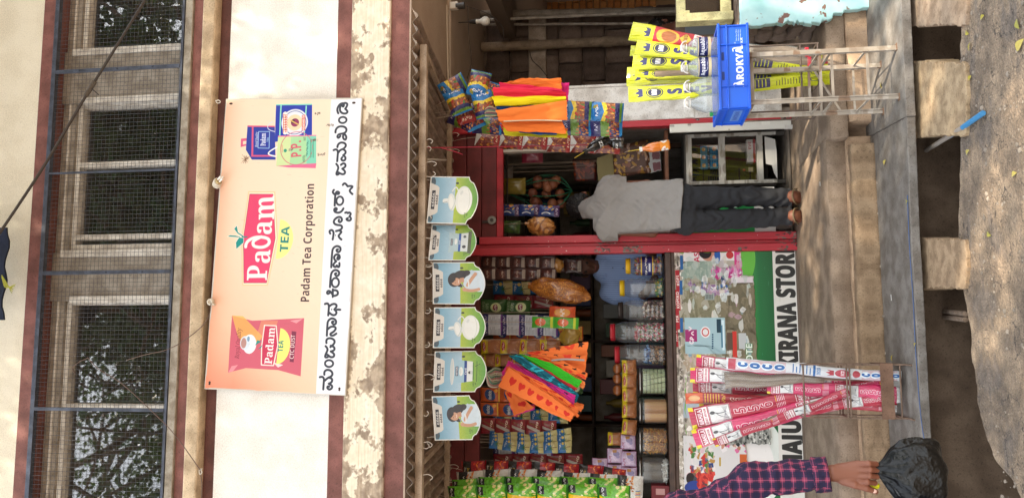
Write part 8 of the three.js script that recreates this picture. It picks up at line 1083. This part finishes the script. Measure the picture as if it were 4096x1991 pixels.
{ // glass fronted cabinet in the doorway, turned a little
  const wp = MT(canvas(128, 512, (x, w, h) => { x.fillStyle = '#b8b5ac'; x.fillRect(0, 0, w, h); for (let i = 0; i < 300; i++) disc(x, rr(0, w), rr(0, h), rr(1, 9), pick(['rgba(210,208,200,.6)', 'rgba(120,108,94,.5)', 'rgba(90,78,66,.45)']), rr(2, 14)); }, true), 0.7, bumpy), g = thing('glass_cabinet', 'white painted glass fronted cabinet standing inside the doorway', 'cabinet'), z = -0.16, q = RECT(2745, 532, 3112, 735, z), l = q.l, r = q.r, b = 0.075, t = q.t, d = 0.36, yM = S(2890, 640, z).y, yB = S(3030, 640, z).y;
  slab(g, 'top_rail', wp, l, r, t - 0.04, t, z - 0.03, z, 0.003); slab(g, 'middle_rail', wp, l, r, yM - 0.022, yM + 0.022, z - 0.03, z, 0.003); slab(g, 'bottom_rail', wp, l, r, yB - 0.04, yB, z - 0.03, z, 0.003); slab(g, 'stile', wp, l - 0.001, l + 0.024, b, t - 0.001, z - 0.028, z + 0.003, 0.003); slab(g, 'stile', wp, r - 0.02, r + 0.001, b, t - 0.001, z - 0.028, z + 0.003, 0.003);
  const dark = M(0x4a4640, 0.8); slab(g, 'back_panel', dark, l, r, b, t, z - d, z - d + 0.012); slab(g, 'side_panel', dark, l - 0.012, l - 0.002, b, t, z - d, z - 0.03); slab(g, 'side_panel', dark, r + 0.002, r + 0.012, b, t, z - d, z - 0.03); slab(g, 'top_panel', dark, l - 0.012, r + 0.012, t + 0.0005, t + 0.012, z - d, z); slab(g, 'shelf', dark, l, r, yM - 0.02, yM - 0.008, z - d + 0.012, z - 0.031); slab(g, 'shelf', dark, l, r, yB - 0.02, yB - 0.006, z - d + 0.012, z - 0.031); for (const x of [l + 0.01, r - 0.01]) for (const zz of [z - d + 0.02, z - 0.02]) slab(g, 'leg', dark, x - 0.012, x + 0.012, 0.021, b, zz - 0.012, zz + 0.012);
  slab(g, 'pane', glass, l + 0.024, r - 0.02, yM + 0.022, t - 0.04, z - 0.016, z - 0.013); slab(g, 'pane', glass, l + 0.024, r - 0.02, yB, yM - 0.022, z - 0.016, z - 0.013);
  // torn white board under the cabinet
  const bd = [[3060, 545], [3102, 556], [3108, 600], [3112, 715], [3098, 690], [3090, 660], [3066, 655], [3062, 600]].map(([a, c]) => S(a, c, z + 0.01)); part(g, 'torn_board', uvm(new THREE.ExtrudeGeometry(new THREE.Shape(bd.map((p) => new THREE.Vector2(p.x, p.y))), { depth: 0.004, bevelEnabled: false })), M(0xd8d6d0, 0.8, bumpy), V(0, 0, z + 0.004)); settle(g);
  const soap = foil(canvas(96, 128, (x, w, h) => { x.fillStyle = '#2f9ad0'; x.fillRect(0, 0, w, h); disc(x, 48, 40, 26, '#e8a06a', 24); disc(x, 48, 52, 14, '#f3d8c0', 10); x.fillStyle = '#12306e'; x.fillRect(0, 84, w, 30); marks(x, 3, 48, 99, 26, { fill: '#fff' }); })), bxx = rbox(0.052, 0.07, 0.03, 0.004);
  { const uv = bxx.attributes.uv, p = bxx.attributes.position; for (let i = 0; i < uv.count; i++) uv.setXY(i, p.getX(i) / 0.052 + 0.5, p.getY(i) / 0.07 + 0.5); }
  const soapN = ['left', 'middle', 'right']; for (let k = 0; k < 6; k++) { const yy = yM - 0.008 + 0.0352 + 0.0705 * Math.floor(k / 3), o = part(scene, numbered('soap_box'), bxx, soap, V(q.cx - 0.02 + (k % 3) * 0.056, yy, z - 0.12)); o.userData = { label: 'blue soap box with a child print stacked in the glass cabinet', category: 'soap box', group: 'soap boxes in the glass cabinet' }; }
  const eve = thing('battery_carton', 'white and red battery carton lying in the lower cabinet shelf', 'carton'), e = S(3010, 600, z - 0.05); part(eve, 'carton', rbox(0.16, 0.06, 0.06, 0.003), M(0xd8d4cc, 0.6), V(e.x, yB + 0.0245, z - 0.1)); part(eve, 'red_band', rbox(0.161, 0.018, 0.062, 0.003), M(0xb0242c, 0.6), V(e.x, yB + 0.006, z - 0.1)); part(eve, 'lettering', new THREE.PlaneGeometry(0.15, 0.03), new THREE.MeshStandardMaterial({ map: canvas(256, 52, (x, w, h) => { x.fillStyle = '#d8d4cc'; x.fillRect(0, 0, w, h); text(x, 'EVE', 190, 28, 44, { fill: '#a8202a', width: 96 }); }), roughness: 0.6 }), V(e.x, yB + 0.036, z - 0.0685)); settle(eve);
  const bt = thing('scent_bottle', 'small dark bottle with pale label on the lower cabinet shelf', 'bottle'); part(bt, 'bottle_body', rbox(0.05, 0.07, 0.03, 0.008), P(0x2a2422, { roughness: 0.2 }), V(q.cx - 0.06, yB + 0.03, z - 0.11)); part(bt, 'label', rbox(0.03, 0.03, 0.001, 0.0003), M(0xb8a888, 0.6), V(q.cx - 0.06, yB + 0.03, z - 0.0945)); part(bt, 'cap', new THREE.CylinderGeometry(0.008, 0.008, 0.014, 12), M(0xb02a2c, 0.4), V(q.cx - 0.06, yB + 0.072, z - 0.11)); settle(bt);
  // plank table edge above the cabinet with a snack tray and envelope
  const pl = thing('counter_plank', 'brown wooden plank edge crossing the doorway above the glass cabinet', 'plank'); { const r2 = RECT(2660, 512, 2675, 742, -0.1); slab(pl, 'plank', MT(mottle(0, 0x7a4c30, 9), 0.6, bumpy), r2.l, 1.415, r2.b, r2.t, -0.5, -0.1, 0.003); slab(pl, 'plank_post', M(0x4a3426, 0.8), 1.38, 1.412, 0.021, r2.b, -0.5, -0.46); slab(pl, 'plank_post', M(0x4a3426, 0.8), r2.l, r2.l + 0.03, t + 0.013, r2.b, -0.3, -0.27); } settle(pl);
  const snack = canvas(256, 256, (x, w, h) => { x.fillStyle = '#5a3a2c'; x.fillRect(0, 0, w, h); for (let i = 0; i < 160; i++) disc(x, rr(0, w), rr(0, h), rr(4, 18), pick(['#8a5a44', '#b08a6a', '#6a4438', '#a87c2c', '#c2a89a', '#c29a3c']), rr(3, 10), rr(0, 3)); });
  const quadThing = (name, label, cat, pts, zz, m, th) => { const c = pts.map(([a, bb]) => S(a, bb, zz)), o = part(scene, numbered(name), clothQuad(c, zz * 9, 0.002, th, 8, 8), m); o.userData = { label, category: cat }; return o; };
  const trayM = new THREE.MeshStandardMaterial({ map: snack, roughness: 0.4 });
  quadThing('snack_pack', 'large printed pack of fried snacks leaning in the doorway', 'snack pack', [[2452, 588], [2590, 560], [2605, 690], [2458, 708]], -0.3, trayM, 0.03); quadThing('paper_envelope', 'pale yellow paper sheet hanging beside the snack pack', 'paper', [[2388, 632], [2450, 612], [2458, 712], [2392, 722]], -0.28, M(0x8a8058, 0.8), 0.004); quadThing('price_card', 'grey printed price card under the snack pack', 'card', [[2592, 596], [2640, 600], [2646, 680], [2600, 692]], -0.29, new THREE.MeshStandardMaterial({ map: canvas(128, 128, (x, w, h) => { x.fillStyle = '#b8b8b8'; x.fillRect(0, 0, w, h); x.fillStyle = '#7a4a50'; for (let i = 0; i < 4; i++) { x.fillRect(10, 14 + i * 30, 20, 22); x.fillRect(60, 14 + i * 30, 20, 22); } }), roughness: 0.6 }), 0.002); quadThing('sweets_pack', 'dark pink sweets pack hanging near the doorway top', 'sweets pack', [[2290, 640], [2386, 640], [2386, 722], [2300, 724]], -0.32, new THREE.MeshStandardMaterial({ map: snack, color: 0xb06a70, roughness: 0.4 }), 0.03);
  const rod2 = thing('display_rod', 'thin dark rod holding the hanging packs in the doorway', 'rod'); part(rod2, 'rod', rod(V(0.72, 1.915, -0.3), V(1.46, 1.915, -0.3), 0.006), M(0x3a322c, 0.6)); for (const [a, b] of [[2310, 680], [2400, 660], [2470, 640], [2610, 640]]) { const p = S(a, b, -0.295); part(rod2, 'hanger', rod(p, V(p.x, 1.915, -0.3), 0.0015, 5), M(0x8a7a68, 0.8)); } settle(rod2);
  for (const [i, [a, b]] of [[2010, 690], [2130, 620], [2060, 745]].entries()) chain('hanging_packet', ['clear grey packet hanging high in the doorway', 'pink sweets packet hanging at the top of the doorway', 'yellow packet hanging by the top board of the doorway'][i], 'packet', null, [[a - 40, b, -0.36], [a + 40, b, -0.36]], 1, 0.12, 0.025, P([0x5a5652, 0x8a2a40, 0x8a7a2c][i], { roughness: 0.3, clearcoat: 0.6 }), { top: 1.93 });
  // white light shelf strip at the top of the doorway
  const ls = thing('shelf_strip', 'pale wooden strip over the snack strips at the doorway top', 'shelf strip'); { const r2 = RECT(2000, 584, 2330, 600, 0.1); const q5 = RECT(2004, 590, 2330, 606, -0.02); part(ls, 'strip', rbox(0.02, q5.h, 0.06, 0.003), M(0xb8b0a4, 0.7, bumpy), V(q5.cx, q5.cy, -0.05)); } settle(ls);
  // rear of the doorway: green printed board between the legs and the post
  const gb = thing('green_board', 'green printed board seen beside the trousers in the doorway', 'board'); { const r2 = RECT(2750, 760, 3180, 940, -0.02); part(gb, 'printed_panel', new THREE.PlaneGeometry(0.3, 0.6), new THREE.MeshStandardMaterial({ map: canvas(256, 512, (x, w, h) => { x.fillStyle = '#1f8a44'; x.fillRect(0, 0, w, h); x.fillStyle = '#d8d6d0'; x.fillRect(0, 400, w, 112); text(x, 'na', 190, 240, 80, { fill: '#e8efe4' }); text(x, 'TION', 180, 300, 34, { fill: '#e8efe4' }); disc(x, 200, 130, 40, '#8ab0d0'); disc(x, 180, 150, 26, '#6a4aa0'); }), roughness: 0.5 }), V(0.845, 0.42, -0.028)); slab(gb, 'backing', M(0x5a5048, 0.9), 0.7, 0.99, 0.12, 0.72, -0.05, -0.03); slab(gb, 'foot', M(0x5a5048, 0.9), 0.72, 0.97, 0.021, 0.12, -0.05, -0.032); } settle(gb);
}
{ // neighbouring house whose side wall darkens the passage
  const g = thing('neighbour_house', 'brown rendered neighbouring house rising behind the blue wall', 'building'), m = MT(mottle(0, 0x8a7664, 5), 0.95, bumpy2); const sh = new THREE.Shape([[2.62, 0.29], [6, 0.29], [6, -6], [4.6, -6], [3.75, -2.9]].map(([a, b]) => new THREE.Vector2(a, -b))); part(g, 'wall', uvm(new THREE.ExtrudeGeometry(sh, { depth: 2.0, bevelEnabled: false }).rotateX(-Math.PI / 2)), m, V(0, 0, 0)); slab(g, 'roof', M(0x7a6a5c, 0.9), 2.6, 6.2, 2.0, 2.12, -6, 0.32); settle(g);
}
{ // fallen leaves and pebbles
  const lf = new THREE.BufferGeometry(); { const p = [], n = 8; for (let i = 0; i < n; i++) { const w = (t) => 0.32 * Math.sin(Math.PI * t) * (1 - 0.3 * t), y = (t, s) => 0.1 * Math.sin(t * 3) + 0.12 * Math.abs(s); for (const s of [-1, 1]) { const a = i / n, b = (i + 1) / n, q = [[0, y(a, 0), a], [s * w(a), y(a, s * w(a) * 3), a], [s * w(b), y(b, s * w(b) * 3), b], [0, y(b, 0), b]]; const tri = s > 0 ? [0, 2, 1, 0, 3, 2] : [0, 1, 2, 0, 2, 3]; for (const k of tri) p.push(...q[k]); } } lf.setAttribute('position', new THREE.Float32BufferAttribute(p, 3)); lf.computeVertexNormals(); }
  const lm = [0xb8a83c, 0xa39440, 0xbfae58, 0x9a9440].map((c) => new THREE.MeshPhysicalMaterial({ color: c, roughness: 0.7, transmission: 0.2, thickness: 0 }));
  const where = [[3865, 125, 1, 'on the earth beside the stone slab'], [3884, 168, 1, ''], [4070, 205, 1.6, ''], [4080, 115, 1.2, ''], [3888, 302, 0.9, ''], [3858, 448, 1, ''], [3868, 618, 1, ''], [3950, 930, 1, ''], [3940, 60, 1, ''], [3530, 352, 1, 's'], [3538, 660, 1.1, 's'], [3626, 808, 1, 's'], [3572, 1418, 1, 's'], [3660, 1385, 0.8, 's'], [4050, 700, 1, '']];
  where.forEach(([a, b, s, on], i) => { const p = SY(a, b, on === 's' ? -0.216 : -0.296), o = part(scene, numbered('fallen_leaf'), lf, lm[i % 4], p); const k = 0.036 * s; o.scale.set(k, k * 0.8, k); o.rotation.set(rr(-0.1, 0.1), rr(0, 6.3), rr(-0.15, 0.15)); o.userData = { label: on === 's' ? 'small yellow leaf fallen on the grey paving slab' : 'small yellow leaf fallen on the bare earth of the road', category: 'leaf', group: on === 's' ? 'leaves on the paving slab' : 'leaves on the road' }; });
  const pb = new THREE.IcosahedronGeometry(1, 1); { const p = pb.attributes.position; for (let i = 0; i < p.count; i++) { const v = V().fromBufferAttribute(p, i), k = 1 + 0.25 * n3(v.x * 2, v.y * 2, v.z * 2); p.setXYZ(i, v.x * k, v.y * k * 0.6, v.z * k); } pb.computeVertexNormals(); }
  const N = 1500, im = new THREE.InstancedMesh(pb, M(0xffffff, 0.95), N), o = new THREE.Object3D(), c = new THREE.Color(); let k = 0; while (k < N) { const zone = rnd(), x = rr(-1.2, 2.2), z = zone < 0.9 ? rr(1.9, 3.3) : rr(0.88, 1.0), y = zone < 0.9 ? -0.3 : -0.22; if (zone < 0.9 && (n2(x * 3, z * 3) < rr(-0.6, 0.7) || z < SY(3860, 995.5 - (x - 0.4) * 900, -0.3).z + (x < -0.2 ? 0.3 : 0))) continue; if (zone >= 0.9 && z < 0.965) continue; const s = Math.pow(rnd(), 3) * 0.009 + 0.0018; o.position.set(x, y + s * 0.1, z); o.rotation.set(0, rr(0, 6), 0); o.scale.setScalar(s); o.updateMatrix(); im.setMatrixAt(k, o.matrix); const b = rr(0.14, 0.3); im.setColorAt(k, c.setRGB(b * 1.12, b * 0.92, b * 0.72)); k++; } im.count = k; im.name = 'gravel'; im.userData = { kind: 'stuff', label: 'fine gravel and grit scattered over the road earth', category: 'gravel' }; im.castShadow = im.receiveShadow = true; scene.add(im);
  for (const [a, b, l, label, y] of [[3568, 1190, 0.03, 'white paper scrap lying on the grey paving slab', -0.2185], [3283, 735, 0.025, 'tiny white stick lying on the platform by the sandals', 0.002]]) { const p = SY(a, b, y), o2 = part(scene, numbered('paper_scrap'), rbox(l, 0.001, 0.007, 0.0004), M(0xe6e4de, 0.8), p.add(V(0, 0.0012, 0))); o2.rotation.y = 0.1; o2.userData = { label, category: 'scrap' }; }
}

// more stock hanging deeper inside the opening
[[1060, 'choc'], [1150, 'palm'], [1205, 'redsil'], [1330, 'horl'], [1420, 'label'], [1500, 'cake'], [1545, 'potato'], [1660, 'palm'], [1790, 'label'], [1840, 'redsil']].forEach(([py, k], i) => chain('inner_packet_strip', `strip of ${{ choc: 'brown', palm: 'blue', redsil: 'dark red', horl: 'orange', label: 'silver', cake: 'tan', potato: 'dark green' }[k]} packets hanging ${['beside the shopkeeper', 'behind the noodle bag', 'behind the green chips', 'behind the drink pouches', 'behind the cake strip', 'behind the printed bags', 'behind the bag cords', 'behind the malt sachets', 'behind the sachet fan', 'behind the chips strips'][i]} deep in the shop`, 'packet strip', 'strips hanging deep in the shop', [[1975, py, -0.5], [2330 - (i % 3) * 60, py + 4, -0.5]], 5 - (i % 3), 0.1, 0.015, F[k], { top: 2.285, v: i }));
renderer.render(scene, camera);
